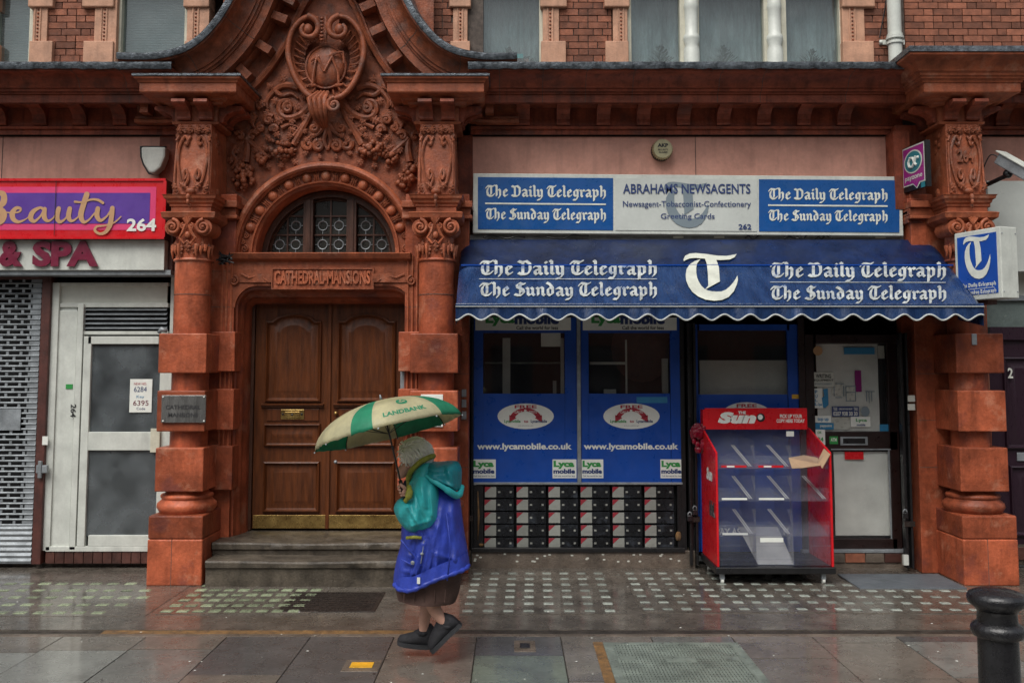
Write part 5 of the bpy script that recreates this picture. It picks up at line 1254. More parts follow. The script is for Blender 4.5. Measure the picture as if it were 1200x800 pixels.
# end gores, front bar and valance
for x in (AX0, AX1): MB().add([(x, y0_, zt_-.07), (x, y1_, zb_-.05), (x, y1_, zb_-.2), (x, y0_, zb_-.05)], [(0, 1, 2, 3)]).build('canopy_end', 'awning', A)
q = MB(); q.box(AX0, AX1, y1_-.02, y1_+.01, VZ(360.5, y1_), VZ(355.5, y1_)); q.build('front_bar', 'awning', A, bevel=.006)
q = MB(); q.box(AX0, AX1, y1_-.023, y1_-.018, VZ(359.5, y1_), VZ(358.5, y1_)); q.build('welt_line', 'awnline', A)
lam = .228; n = 420; rows = []; tr = []
for i in range(n+1):
    x = AX0+(AX1-AX0)*i/n; ph = 2*pi*(x-AX0)/lam; zbot = VZ(371.8, y1_)-.026*cos(ph)*1.0; yy = y1_-.012+.012*sin(ph*.5+1)+.006*sin(ph*1.7)
    rows.append([(x, y1_-.01, VZ(360.3, y1_)), (x, (y1_-.01+yy)/2, (VZ(360.3, y1_)+zbot)/2), (x, yy, zbot)]); tr.append((x, yy-.001, zbot))
q = MB(); q.grid(rows); q.build('valance', 'awning', A, smooth=True); q = MB(); q.tube(tr, .0085, 6); q.build('valance_trim', 'awnline', A, smooth=True)
tele(A, 561.5, 306, 769.5, 16.5, 0, 327.3, 331.3, 'letterw', fmap=amap); tele(A, 902, 308.5, 1108, 16.5, 0, 331, 335.5, 'letterw', fmap=amap)
vs, fs = tlogo(1); pts = []
for x, y, z in vs:
    p = amap(800.5+66.5*(x+.47), 325.5+(-y)*56); pts.append((p[0], p[1]-.004-z, p[2]+.004))
MB().add(pts, fs).build('logo', 'logoT', A)
for x in (AX0+.12, 2.0, AX1-.12):
    q = MB(); q.tube([(x, -.05, zt_-.25), (x, y1_+.03, zb_-.02)], .016, 8); q.build('support_arm', 'metal', A)

# ---- projecting illuminated sign
PS = thing('projecting_sign', 'blue and white box sign with a large T hung beside the awning end', 'sign', (4.9, -.7, VZ(350, -.9)))
# its face is seen from the left: runs out from the wall and slightly to the right
fa = Vector((UX(1119, 300, -.74), -.74)); fb = Vector((UX(1173, 300, -1.22), -1.22)); 
zt2, zb2 = VZ(265, -1.22), VZ(349, -1.22)
dirv = (fb-fa).normalized(); nrm = Vector((dirv.y, -dirv.x)); nrm = -nrm if nrm.x > 0 else nrm; thk = .20
L_ = (fb-fa).length
def ps(s_, o_, z): p = fa+dirv*s_-nrm*o_; return (p.x, p.y, z)
def psbox(q, s0, s1, o0, o1, z0, z1):
    return q.add([ps(s0, o0, z0), ps(s1, o0, z0), ps(s1, o1, z0), ps(s0, o1, z0), ps(s0, o0, z1), ps(s1, o0, z1), ps(s1, o1, z1), ps(s0, o1, z1)], [(0, 3, 2, 1), (4, 5, 6, 7), (0, 1, 5, 4), (1, 2, 6, 5), (2, 3, 7, 6), (3, 0, 4, 7)])
psbox(MB(), 0, L_, 0, thk, zb2, zt2).build('sign_case', 'white', PS, bevel=.008)
psbox(MB(), .035, L_-.04, -.004, 0, zb2+.05, zt2-.045).build('sign_face', 'bluepanel', PS)
q = MB()
for z in (zb2+.06, zt2-.06):
    for o_ in (.02, thk-.02): p = ps(L_+.001, o_, z); q.sphere(p, .007, 6, 4)
q.build('screw', 'metal', PS)
vs, fs = tlogo(.40); vs = [(x*.78, y, z) for x, y, z in vs]; org = ps(L_*.5, -.006, (zb2+zt2)/2+.07); place('logo', (vs, fs), org, 'letter', PS, right=(dirv.x, dirv.y, 0))
for t_, z in (("The Daily Telegraph", zb2+.135), ("The Sunday Telegraph", zb2+.07)):
    vs, fs = blackletter(t_); place('lettering', (fitw(vs, L_-.12, .05), fs), ps(L_*.5, -.006, z), 'letter', PS, right=(dirv.x, dirv.y, 0))
psbox(MB(), .08, L_-.08, -.006, -.004, zb2+.101, zb2+.105).build('rule_line', 'letter', PS)
psbox(MB(), -.05, .0, .06, .15, zb2+.1, zb2+.2).build('bracket', 'metal', PS); psbox(MB(), .1, L_*.6, .05, .16, zb2-.04, zb2).build('bracket', 'brownpaint', PS)
q = MB(); q.tube([ps(.05, .1, zt2), ps(.0, .1, zt2+.1), (4.62, -.2, zt2+.32)], .005, 5); q.build('stay_wire', 'metal', PS)
# ---- payzone sign
PZ = thing('payment_sign', 'small magenta projecting sign with a white alpha in a teal disc', 'sign', (3.9, -.4, VZ(222, -.4)))
ga = Vector((UX(1058.5, 195, -.25), -.25)); gb = Vector((UX(1084, 195, -.62), -.62)); gd = (gb-ga); GL = gd.length; gd.normalize(); gn = Vector((gd.y, -gd.x)); gn = -gn if gn.x > 0 else gn
def pz(s_, o_, z): p = ga+gd*s_-gn*o_; return (p.x, p.y, z)
z0, z1 = VZ(219, -.6), VZ(166, -.6); hh = z1-z0
def pzpoly(name, pts, o_, mat, th=.001):
    n = len(pts); vs = [pz(s_*GL, o_, z0+t_*hh) for s_, t_ in pts]+[pz(s_*GL, o_+th, z0+t_*hh) for s_, t_ in pts]
    return MB().add(vs, [tuple(range(n)), tuple(range(2*n-1, n-1, -1))]+[(i, i+n, (i+1) % n+n, (i+1) % n) for i in range(n)]).build(name, mat, PZ)
pzpoly('sign_case', [(-.25, .02), (1.05, 0), (1.05, 1.02), (-.25, 1.02)], 0, 'black', .05)
pzpoly('sign_face', [(.0, .13), (.45, .13), (.62, .02), (.78, .13), (1, .13), (1, 1), (0, 1)], -.003, 'letter'); pzpoly('sign_face', [(.03, .16), (.45, .16), (.62, .05), (.75, .16), (.97, .16), (.97, .97), (.03, .97)], -.006, 'magenta')
pzpoly('disc', [(.5+.42*cos(2*pi*k/24), .64+.26*sin(2*pi*k/24)) for k in range(24)], -.009, 'letter'); pzpoly('disc', [(.5+.37*cos(2*pi*k/24), .64+.23*sin(2*pi*k/24)) for k in range(24)], -.011, 'teal')
q = MB(); cpt = lambda s_, t_: pz(s_*GL, -.016, z0+t_*hh)
q.tube([cpt(.66, .74), cpt(.60, .60), cpt(.50, .52), cpt(.36, .54), cpt(.32, .64), cpt(.40, .73), cpt(.52, .72), cpt(.60, .60), cpt(.68, .53)], .013, 6); q.sphere(cpt(.76, .69), .015, 8, 6); q.build('alpha_logo', 'paper', PZ)
vs, fs = bfont('payzone', 1, .02); place('lettering', (fitw(vs, GL*.8, .05), fs), pz(GL*.5, -.008, z0+hh*.27), 'letter', PZ, right=(gd.x, gd.y, 0))
pzpoly('small_sticker', [(.82, .0), (1.0, .0), (1.0, .12), (.82, .12)], -.006, 'teal'); pzpoly('small_sticker', [(-.2, -.12), (0, -.1), (0, .03), (-.2, .03)], -.004, 'gold')

# ---- round alarm box
AB = thing('round_alarm_box', 'round cream burglar alarm with ribbed rim above the newsagent sign', 'alarm', (UX(777, 174, -.15), -.05, VZ(188, -.1)))
ax, az = UX(777, 174, -.18), VZ(174, -.18); r_ = .108
q = MB()
def yl(cx, cz, prof, n, q):
    rows = [[(cx+r*cos(2*pi*k/n), y, cz+r*sin(2*pi*k/n)) for k in range(n)] for r, y in prof]; return q.grid(rows, True, False, True)
yl(ax, az, [(r_*.98, -.05), (r_*1.0, -.09), (r_*.96, -.10)], 28, q); q.build('back_plate', 'black', AB, smooth=30)
q = MB(); rows = []
for y, rr_ in ((-.09, r_*.92), (-.15, r_*.92), (-.175, r_*.86)): rows.append([(ax+(rr_+(.007 if k % 2 else -.004))*cos(2*pi*k/56), y, az+(rr_+(.007 if k % 2 else -.004))*sin(2*pi*k/56)) for k in range(56)])
q.grid(rows, True, False, True); cov = q.build('cover', 'alarmcream', AB)
text('lettering', 'AKP', 770.5, 783, 168, 172.5, -.178, 'blacktext', cov, .05); text('lettering', 'SECURITY', 771, 783, 174.5, 176.5, -.178, 'blacktext', cov, .03); text('lettering', 'ALARM', 772, 782, 177.5, 179.5, -.178, 'blacktext', cov, .03)
# ---- left white bell box
WB = thing('bell_box', 'white shield shaped alarm bell box left of the carved pillar', 'alarm', (UX(181, 190, -.1), -.05, VZ(206, -.1)))
sh = [(165, 172), (194, 172), (193, 184), (188, 196), (180, 203), (174, 202), (168, 192), (165.5, 184)]
q = MB(); quadbox(q, [((u-181)*1.12+181.5, (v-187)*1.1+187.5) for u, v in sh], -.06, .05); q.build('back_plate', 'black', WB, bevel=.004)
q = MB(); quadbox(q, sh, -.19, .13); q.build('cover', 'white', WB, bevel=.02)
# ---- plaque
PQ = thing('name_plaque', 'dark metal nameplate on the left terracotta pillar block', 'plaque', (UX(214, 480, -.815), -.82, VZ(495, -.82)))
pl = px('plate', 'metal', 189, 241, 463, 495, -.825, .02, PQ, .003); pl.data.materials.clear(); M['plaque'] = pm('dark_polished_plate', (.26, .26, .25), .25, .3, 4, .05, metal=.6, stretch=(3, 1, .6)); pl.data.materials.append(M['plaque'])
text('lettering', 'CATHEDRAL', 194, 235, 474.5, 479.5, -.8265, 'blacktext', pl, .03); text('lettering', 'MANSIONS', 197, 232, 483.5, 488.5, -.8265, 'blacktext', pl, .03)
q = MB()
for u, v in ((191, 465), (239, 465), (191, 493), (239, 493)): q.sphere((UX(u, v, -.826), -.827, VZ(v, -.826)), (.008, .004, .008), 8, 5)
q.build('screw', 'paper', pl)
# ---- door entry panel on the middle pillar
IC = thing('sign_plate', 'small black and yellow building sign on the middle pillar behind the umbrella', 'sign plate', (UX(506, 480, -.81), -.82, VZ(502, -.82)))
pl = px('plate', 'paper', 493, 519, 462, 500, -.815, .014, IC, .003); px('dark_panel', 'black', 498, 514, 467, 473, -.8165, .002, pl); px('dark_panel', 'black', 496, 517, 488, 499, -.8165, .002, pl)
text('lettering', 'HNG', 500, 512, 467.8, 472.4, -.818, 'yellow', pl, .05)
BP = thing('doorbell_panel', 'column of three small grey bell pushes beside the middle pillar', 'doorbell', (UX(543, 475, -.34), -.34, VZ(492, -.34)))
for v in (456, 468, 482): px('bell_push', 'metal', 541, 546.5, v, v+9, -.345, .012, BP, .002)
t = thing('wall_plate', 'pair of small white plates on the terracotta right of the shop door', 'wall plate', (UX(1068, 470, -.34), -.34, VZ(480, -.34)))
for v in (463, 473): px('plate', 'papergrey', 1064, 1072.5, v, v+7.5, -.345, .01, t, .002)
tag(px('block_tag', 'metal', 1139, 1145, 391, 404, -.81, .01, None, .003), 'small grey metal tag on the top block of the right pillar', 'metal tag')
# ---- bird spikes / dark clump at the left arch foot
q = MB(); rr = random.Random(2)
for k in range(40):
    a = rr.uniform(0, 6.28); c0 = (W(264, 303, -.47)[0]+rr.uniform(-.05, .05), -.48+rr.uniform(-.03, .03), W(264, 303, -.47)[1]+rr.uniform(-.04, .03)); q.tube([c0, (c0[0]+.06*cos(a), c0[1]-.02, c0[2]+.05*sin(a))], [.012, .004], 5)
tag(q.build('cable_tangle', 'black', kind='thing'), 'black tangle of cable at the left foot of the arch', 'cable tangle')

# ================================================================= salon shopfront
YB = -.10
SL = thing('salon_shopfront', 'white framed beauty salon entrance beside a perforated shutter', 'shopfront', (-4.4, 0, 0))
bx('salon_room', 'dark', -14, -3.2, .6, .62, 0, 3.4, SL); bx('salon_floor', 'concrete', -14, -3.2, 0.0, .6, 0, .1, SL)
q = MB(); 
for i in range(12):
    u = 53+i*11.2; box_at(MB(), u, u+10.6, 646, 660, YB-.01, .06).build('base_brick', 'basebrick', SL, bevel=.004)
# frame members
for a in ((53, 64, 331, 645), (64, 86, 364, 644), (86, 93, 356, 644), (63, 197, 355, 360), (63, 197, 331, 335), (93, 197, 388, 392), (196, 200, 322, 640), (204, 216, 322, 644), (185, 196, 392, 640), (53, 186, 640, 646)):
    px('frame_member', 'white', *a, YB-(.02 if a[0] in (86, 53) else 0), .06, SL, .004)
px('top_panel', 'papergrey', 64, 196, 335, 355, YB+.02, .02, SL); px('side_panel', 'offwhite', 64, 90, 360, 364, YB+.02, .02, SL)
lv = MB(); px('louvre_back', 'dark', 95, 196, 360, 388, YB+.05, .01, SL)
for k in range(5):
    v = 361+k*5.4; x0, x1 = UX(96, v, YB), UX(195, v, YB); MB().add([(x0, YB, VZ(v+2.6, YB)), (x1, YB, VZ(v+2.6, YB)), (x1, YB+.04, VZ(v-.5, YB)), (x0, YB+.04, VZ(v-.5, YB))], [(0, 1, 2, 3)]).build('louvre', 'metal', SL)
SD = px('salon_door', 'white', 94, 103, 394, 640, YB-.02, .05, SL, .004)
q = MB()
for a in ((103, 186, 394, 403), (103, 186, 506, 527.5), (103, 186, 627, 640)): px('door_rail', 'white', *a, YB-.02, .05, SD, .004)
px('door_glass', 'dirtyglass', 102, 190, 402, 506, YB+.01, .006, SD); px('door_glass', 'dirtyglass', 98, 186, 526, 628, YB+.01, .006, SD)
px('lock_plate', 'cream', 176, 187, 502, 530, YB-.035, .02, SD, .004)
vs, fs = bfont('264', 1, .03); place('number', (fitw(vs, .13, .055), fs), (UX(85.5, 481, YB-.03), YB-.024, VZ(481, YB)), 'blacktext', SD, right=(0, 0, -1), up=(1, 0, 0))
px('small_sticker', 'green', 77, 85, 450, 455.5, YB-.006, .004, SL)
t = thing('handwritten_notice', 'white handwritten notice taped inside the salon door glass', 'notice', (UX(164, 463, YB), YB, VZ(483, YB)))
pg = px('sheet', 'paper', 152, 178, 444, 483, YB-.001, .003, t)
for s_, a, c, d, e, m_ in (('NEW NO.', 157, 172, 448, 451, 'redtext'), ('6284', 157, 172, 453, 459, 'navy'), ('Key', 160, 169, 463, 467, 'cyan'), ('6395', 156, 174, 469, 475, 'maroon'), ('Code', 160, 170, 477, 480, 'navy')): text('handwriting', s_, a, c, d, e, YB-.003, m_, pg, .0)
q = MB(); q.tube([(UX(186, 388, YB-.05), YB-.05, VZ(390, YB)), (UX(190, 385, YB-.05), YB-.06, VZ(386, YB)), (UX(196, 389, YB-.05), YB-.05, VZ(388, YB))], [.02, .03, .018], 6); tag(q.build('bracket_lamp', 'metal', smooth=True), 'small grey metal fitting at the top right of the salon door', 'fitting')
# brown post
px('shutter_post', 'brownpaint', 43, 53.5, 322, 661, YB-.06, .14, SL, .006)
px('shutter_head', 'brownpaint', -80, 53, 318, 327, YB-.05, .14, SL, .004)
px('post_sticker', 'paper', 49.5, 56, 511, 521, YB-.063, .003, SL)
q = MB(); box_at(q, 42, 55, 545, 554, YB-.09, .04); box_at(q, 44, 48, 540, 560, YB-.10, .03); q.build('shutter_bolt', 'metal', SL, bevel=.004)
# perforated shutter, slat by slat
SH = thing('roller_shutter', 'grey perforated steel roller shutter left of the brown post', 'shutter', (-5.0, YB, 0))
px('shutter_void', 'dark', -80, 43, 322, 660, YB+.05, .01, SH)
sx0, sx1 = UX(-75, 480, YB), UX(43.5, 480, YB); zt3, zb3 = VZ(327, YB), VZ(660, YB); hs_ = (zt3-zb3)/54; pw = .146
def slatmesh(off, solid, name):
    b = MB(); e = sx1-.085
    def bar(x0, x1, z0, z1):
        zz = [z0, (z0+z1)/2, z1]; b.grid([[(x0, .0, zz[0]), (x1, .0, zz[0])], [(x0, -.012, zz[1]), (x1, -.012, zz[1])], [(x0, -.0, zz[2]), (x1, -.0, zz[2])]])
    if solid: bar(sx0, sx1, 0, hs_)
    else:
        bar(sx0, sx1, 0, hs_*.40); b.box(e, sx1, -.002, .004, hs_*.40, hs_)
        x = e-.018-off
        while x > sx0: b.box(x-.026, x, -.003, .004, hs_*.40, hs_); x -= pw*.92
        if off: b.box(e-.02, e, -.003, .004, hs_*.40, hs_) 
    me = bpy.data.meshes.new('slat'); me.from_pydata(b.v, [], b.f); me.materials.append(M['metal']); return me
sA, sB, sC = slatmesh(0, 0, 'slat'), slatmesh(.067, 0, 'slat'), slatmesh(0, 1, 'slat')
for k in range(54):
    solid = k < 7; inst(sC if solid else (sA, sB)[k % 2], 'slat', (0, YB, zb3+k*hs_), SH)
tag(px('shutter_notice', 'metal', -8, 24, 479, 504, YB-.016, .003, None), 'pale notice pasted on the perforated shutter', 'notice')
# salon signs
YG = -.42
GS = thing('salon_sign', 'red pink and purple beauty salon sign with gold script', 'sign', (-4.6, YG, VZ(280, YG)))
px('sign_case', 'brownpaint', -60, 194, 210, 279.5, YG, .34, GS, .004); px('sign_face', 'red', -60, 193.5, 211, 279, YG-.006, .006, GS)
px('edge_trim', 'red', -60, 194, 209, 212, YG-.02, .02, GS); px('edge_trim', 'red', -60, 192, 277.5, 280, YG-.02, .02, GS); px('edge_trim', 'red', 190.5, 194, 212, 277.5, YG-.02, .02, GS)
fc = px('pink_border', 'pinkp', -60, 182.5, 219, 269.5, YG-.009, .003, GS); pf = px('purple_field', 'purple', -60, 175.5, 226, 262, YG-.012, .003, GS)
px('panel_joint', 'black', 64.2, 64.9, 212, 276, YG-.0215, .0005, GS)
def script_px(strokes, Y, mat, parent, name='script_lettering'):
    q = MB()
    for i, st in enumerate(strokes):
        pts = crom([Vector((u, v, w_)) for u, v, w_ in st], 6); L = len(pts)
        c = [(UX(p.x, p.y, Y), VZ(p.y, Y), p.z*8.9/1100) for p in pts]; y = Y-.0007*i
        rows = []
        for k in range(L):
            dx, dz = c[min(k+1, L-1)][0]-c[max(k-1, 0)][0], c[min(k+1, L-1)][1]-c[max(k-1, 0)][1]; l_ = math.hypot(dx, dz) or 1
            nx, nz = -dz/l_*c[k][2], dx/l_*c[k][2]; rows.append([(c[k][0]+nx, y-.0001*(k/L), c[k][1]+nz), (c[k][0]-nx, y-.0001*(k/L), c[k][1]-nz)])
        q.grid(rows)
        for e in (0, -1): n_ = 10; q.add([(c[e][0]+c[e][2]*cos(2*pi*k/n_), y-.0003, c[e][1]+c[e][2]*sin(2*pi*k/n_)) for k in range(n_)], [tuple(range(n_))])
    return q.build(name, mat, parent)
script_px([
 [(-2, 226, 3), (4, 228, 3.5), (4, 237, 4), (-2, 242, 3)], [(-2, 243, 3), (4, 250, 4.2), (2, 258, 4), (-4, 262, 3)],
 [(8, 249, .8), (16, 249.5, 1), (23, 248, 1), (24, 244.5, 1.6), (19, 244, 2.2), (14.5, 250, 3.3), (16, 257, 2.8), (22, 260, 1.8), (30, 257, .8), (35, 253, .8)],
 [(52, 246, 2), (47, 243.5, 1.6), (39, 248, 2.8), (36, 255, 3.1), (40, 259.5, 2), (47, 254, 1.2), (52, 246, 1.6)], [(52.5, 245, 2.6), (52, 254, 3.0), (56, 259, 1.8), (62, 256, .9), (66, 250, .9)],
 [(69, 244.5, 2.8), (67, 254, 3), (70, 260, 2.2), (76, 257, 1.2), (81, 250, 1.2)], [(82, 244.5, 2.8), (80.5, 254, 3), (84, 259, 1.8), (91, 255, .9), (97, 246, .9)],
 [(102, 228, 3.4), (98, 240, 3.3), (95, 252, 3.3), (98, 260, 2.2), (104, 258, 1.2), (111, 250, .9)], [(88, 236.5, 1.4), (97, 237, 1.1), (107, 234, 1.3), (115, 234.5, 1.6), (121, 238, 1.6)],
 [(115, 244.5, 2.8), (114, 253, 3), (118, 258.5, 2), (125, 254, 1.1), (130, 247, 1.2)], [(132, 244, 2.8), (131, 254, 3), (129, 264, 2.9), (124, 272, 2.1), (117, 274, 1.6), (111.5, 270, 1.6), (114, 265.5, 1.3), (122, 264.5, 1), (134, 261, .9), (142, 254, .8)]
], YG-.014, 'gold', pf)
text('number', '264', 148.5, 183, 256, 271, YG-.016, 'paper', fc, .03)
YW = -.36
WS = thing('spa_sign', 'white box sign with raised maroon lettering under the red salon sign', 'sign', (-4.6, YW, VZ(318, YW)))
px('sign_case', 'white', -60, 192.5, 281, 316.5, YW, .30, WS, .004)
for s_, a, c in (('&', 0, 27), ('SPA', 38.5, 115.5)): text('raised_letters', s_, a, c, 282.5, 312.5, YW-.02, 'maroon', WS, .05, depth=.035)
px('soffit_panel', 'metal', -60, 200, 316.5, 322, YW+.03, .24, WS); px('end_panel', 'brownpaint', 193.5, 203, 215, 322, YW+.1, .2, WS)

# ================================================================= neighbour on the right
NB = thing('neighbour_entrance', 'dark plum panelled door numbered 2 beyond the right pillar', 'doorway', (5.2, 0, 0))
px('door_frame', 'door_purple', 1160, 1330, 383, 398, -.02, .1, NB); px('transom_frame', 'metal', 1150, 1330, 346, 352, -.02, .1, NB); M['tealglass'] = pm('pale_transom_glass', (.16, .20, .19), .2, .2, 3)
px('transom_glass', 'tealglass', 1150, 1330, 352, 383, .02, .02, NB); px('wall_infill', 'papergrey', 1150, 1330, 318, 346, .03, .02, NB)
ND = px('panelled_door', 'door_purple', 1160, 1290, 398, 640, .02, .06, NB)
for a in ((1177, 1240, 418, 526), (1180, 1245, 545, 628)):
    x0, x1 = UX(a[0], 500, .02), UX(a[1], 500, .02); raised(MB(), x0, x1, VZ(a[3], .02), VZ(a[2], .02), .02).build('panel', 'door_purple', ND, smooth=30)
text('number', '2', 1181, 1187, 431, 443, -.02, 'letter', ND, .02, depth=.01); px('letter_plate', 'metal', 1192, 1225, 530, 540, .005, .015, ND, .004)
px('door_step', 'stepstone', 1160, 1330, 640, 662, -.1, .3, NB, .01)
for i in range(5): px('step_brick', 'basebrick', 1189+i*16, 1204+i*16, 641, 656, -.115, .05, NB, .004)
YN = -.2
NS = thing('blank_sign', 'blank pale sign board behind the security camera', 'sign', (5.1, YN, VZ(318, YN)))
px('sign_board', 'offwhite', 1159, 1400, 212, 318, YN, .12, NS, .004); px('sign_edge', 'metal', 1155, 1159, 212, 318, YN+.02, .1, NS)
# cctv camera
CC = thing('security_camera', 'grey security camera on a black bracket above the right side sign', 'camera', (UX(1158, 222, -.5), -.3, VZ(224, -.5)))
def camp(u, v, y): p = W(u, v, y); return Vector((p[0], y, p[1]))
a, c = camp(1172, 185, -.62), camp(1212, 208, -.92); d = (c-a).normalized(); side = d.cross(Vector((0, 0, 1))).normalized(); upv = side.cross(d)
def obox(q, o, d0, d1, s0, s1, t0, t1):
    return q.add([tuple(o+d*x+side*y+upv*z) for x, y, z in ((d0, s0, t0), (d1, s0, t0), (d1, s1, t0), (d0, s1, t0), (d0, s0, t1), (d1, s0, t1), (d1, s1, t1), (d0, s1, t1))], [(0, 3, 2, 1), (4, 5, 6, 7), (0, 1, 5, 4), (1, 2, 6, 5), (2, 3, 7, 6), (3, 0, 4, 7)])
obox(MB(), a, 0, .46, -.055, .055, -.06, .045).build('housing', 'metal', CC, bevel=.012); sv = obox(MB(), a, -.03, .50, -.072, .072, .045, .06).build('sun_shield', 'white', CC, bevel=.004)
vs, fs = bfont('VISION', 1, .03); vs = fitw(vs, .16, .035); q = MB()
q.add([tuple(a+d*(.25+x)+side*(-.058)+upv*(y)) for x, y, z in vs], fs); q.build('lettering', 'blacktext', CC)
q = MB(); m_ = a+d*.16-upv*.06; q.sphere(tuple(m_-upv*.03), .045, 10, 8); w0 = camp(1147, 221, -.25); q.tube([tuple(m_-upv*.05), tuple(m_-upv*.09+Vector((-.05, .1, 0))), tuple(w0)], .022, 8); q.box(w0.x-.05, w0.x+.03, -.27, -.2, w0.z-.07, w0.z+.05); q.build('bracket', 'black', CC, smooth=40)
q = MB(); q.tube([tuple(p) for p in crom([a+Vector((0, 0, 0)), a+Vector((-.06, .05, .04)), a+Vector((-.10, .1, -.05)), a+Vector((-.12, .2, -.22)), w0], 6)], .006, 5); q.build('cable', 'black', CC, smooth=True)
# ================================================================= newspaper stand
M['greystrip'] = pm('grey_plastic_strip', (.30, .31, .31), .4, .1, 5, 0)

NSX0, NSX1 = UX(823, 600, -.80), UX(975, 600, -.80)
ST = thing('newspaper_stand', 'red newspaper stand with clear empty trays on castors', 'newspaper stand', ((NSX0+NSX1)/2, -.6, 0))
YFp, YBk = -.82, -.16
xl, xr = UX(839.5, 600, YFp)+.0, UX(976, 600, YFp); w_ = xr-xl
zf = lambda v: VZ(v, YFp)
zbase0, zbase1 = VZ(672, YFp), VZ(664, YFp)
bx('base', 'black', xl-.02, xr+.01, YFp-.02, YBk, zbase0, zbase1, ST, bevel=.008)
side_pts = [(YBk, zbase1), (YFp, zbase1), (YFp, VZ(530, YFp)), (YBk-.06, VZ(501, YBk)), (YBk, VZ(500, YBk))]
for s_ in (0, 1):
    x0 = xl if s_ == 0 else xr-.02; n = 5
    vs = [(x0, y, z) for y, z in side_pts]+[(x0+.02, y, z) for y, z in side_pts]
    MB().add(vs, [tuple(range(n)), tuple(range(2*n-1, n-1, -1))]+[(i, i+n, (i+1) % n+n, (i+1) % n) for i in range(n)]).build('side_panel', 'red', ST, bevel=.003)
YH = -.28; hx0, hx1 = UX(826, 490, YH), UX(946, 490, YH)
hd = bx('header_board', 'red', hx0, hx1, YH, YH+.02, VZ(503, YH), VZ(478, YH), ST, bevel=.003)
bx('header_wing', 'red', xl+.0, xl+.02, YH, YBk, VZ(510, YH), VZ(480, YH), ST)
vs, fs = bfont('Sun', 1, .075, shear=.22); xa, xb = UX(841, 490, YH), UX(886, 490, YH); place('masthead', (fitw(vs, xb-xa, VZ(482, YH)-VZ(496, YH)), fs), ((xa+xb)/2, YH-.003, VZ(489.5, YH)), 'paper', hd)
text('masthead', 'THE', 865, 874, 481.5, 484.8, YH-.004, 'paper', hd, .04)
q = MB(); ell(q, 891.5, 489, 5, 5, YH-.003, 20); q.build('badge', 'black', hd); q = MB(); ell(q, 891, 488.5, 3, 3.2, YH-.0045, 14); q.build('badge', 'paper', hd)
text('masthead', 'PICK UP YOUR', 914, 940, 485.2, 489.6, YH-.003, 'paper', hd, .03); text('masthead', 'COPY HERE TODAY', 910, 943, 490.8, 495, YH-.003, 'paper', hd, .03)
vs, fs = bfont('Sun', 1, .06, shear=.2); place('side_masthead', (fitw(vs, .26, .12), fs), (xl-.003, -.55, VZ(559, YFp)), 'paper', ST, right=(0, -1, 0))
q = MB()
for k in range(5): q.tube([(xl-.004, -.74+.04*k, VZ(590+4*(k % 2), YFp)), (xl-.004, -.72+.04*k, VZ(602-6*(k % 3), YFp)), (xl-.004, -.76+.05*k, VZ(608, YFp))], .006, 5)
q.build('graffiti', 'blacktext', ST)
q = MB(); q.box(xl+.02, xr-.02, YBk-.004, YBk, zbase1, VZ(500, YBk)); q.build('back_sheet', 'acrylic', ST)
# clear trays: three tiers over a deep lower bin
cx = [xl+.022, xl+.022+(w_-.05)*.335, xl+.022+(w_-.05)*.67, xr-.026]
def tray(i, va, vf, lip, name='tray'):
    y0t = YFp+.02; zf_ = VZ(vf, y0t); zr = zf_+.16
    b = MB(); x0, x1 = cx[i]+.004, cx[i+1]-.004
    b.box(x0, x1, y0t, y0t+.004, zf_, zf_+lip)
    b.add([(x0, y0t+.004, zf_), (x1, y0t+.004, zf_), (x1, YBk-.03, zr), (x0, YBk-.03, zr), (x0, y0t+.004, zf_+.004), (x1, y0t+.004, zf_+.004), (x1, YBk-.03, zr+.004), (x0, YBk-.03, zr+.004)], [(0, 3, 2, 1), (4, 5, 6, 7), (0, 1, 5, 4), (2, 3, 7, 6)])
    b.box(x0, x1, YBk-.03, YBk-.026, zr, zr+.16)
    T_ = b.build(name, 'acrylic', ST)
    return T_, x0, x1, y0t, zf_, zr
for r_, (vf, lip) in enumerate(((549, .12), (587, .12), (628, .12))):
    for i in range(3):
        T_, x0, x1, y0t, zf_, zr = tray(i, 0, vf, lip)
        if i < 2 or r_ == 1:
            q = MB(); xs_ = x1-.05
            for e in (0, .02): q.add([(xs_+e, y0t+.01, zf_+.02), (xs_+e+.014, y0t+.01, zf_+.02), (xs_+e+.014-.06, -.36, zr+.02), (xs_+e-.06, -.36, zr+.02)], [(0, 1, 2, 3)])
            q.build('divider_strip', 'greystrip', T_)
        if i < 2 and r_ < 3 and not (r_ == 2 and i == 1): bx('price_strip', ('red', 'paper', 'paper')[r_], x0+.03, x1-.07, y0t-.003, y0t-.0005, zf_+.012, zf_+.03, T_)
        if r_ == 0 and i < 2: bx('price_label', 'paper', x0+.08, x0+.15, y0t-.005, y0t-.003, zf_+.014, zf_+.028, T_)
q = MB()
for x in cx[1:3]: q.box(x-.002, x+.002, YFp+.015, YBk-.03, zbase1+.02, VZ(503, YFp)-.1)
q.build('tray_divider', 'acrylic', ST)
q = MB(); q.box(cx[0], cx[3], YFp+.012, YFp+.016, zbase1+.01, VZ(615, YFp)); q.build('front_sheet', 'acrylic', ST)
q = MB()
for v in (612, 640, 656): z = VZ(v, YFp); q.box(cx[0], cx[3], YFp+.008, YFp+.012, z, z+.008)
q.build('front_rail', 'acrylic', ST)
xm = UX(873, 640, -.6); 
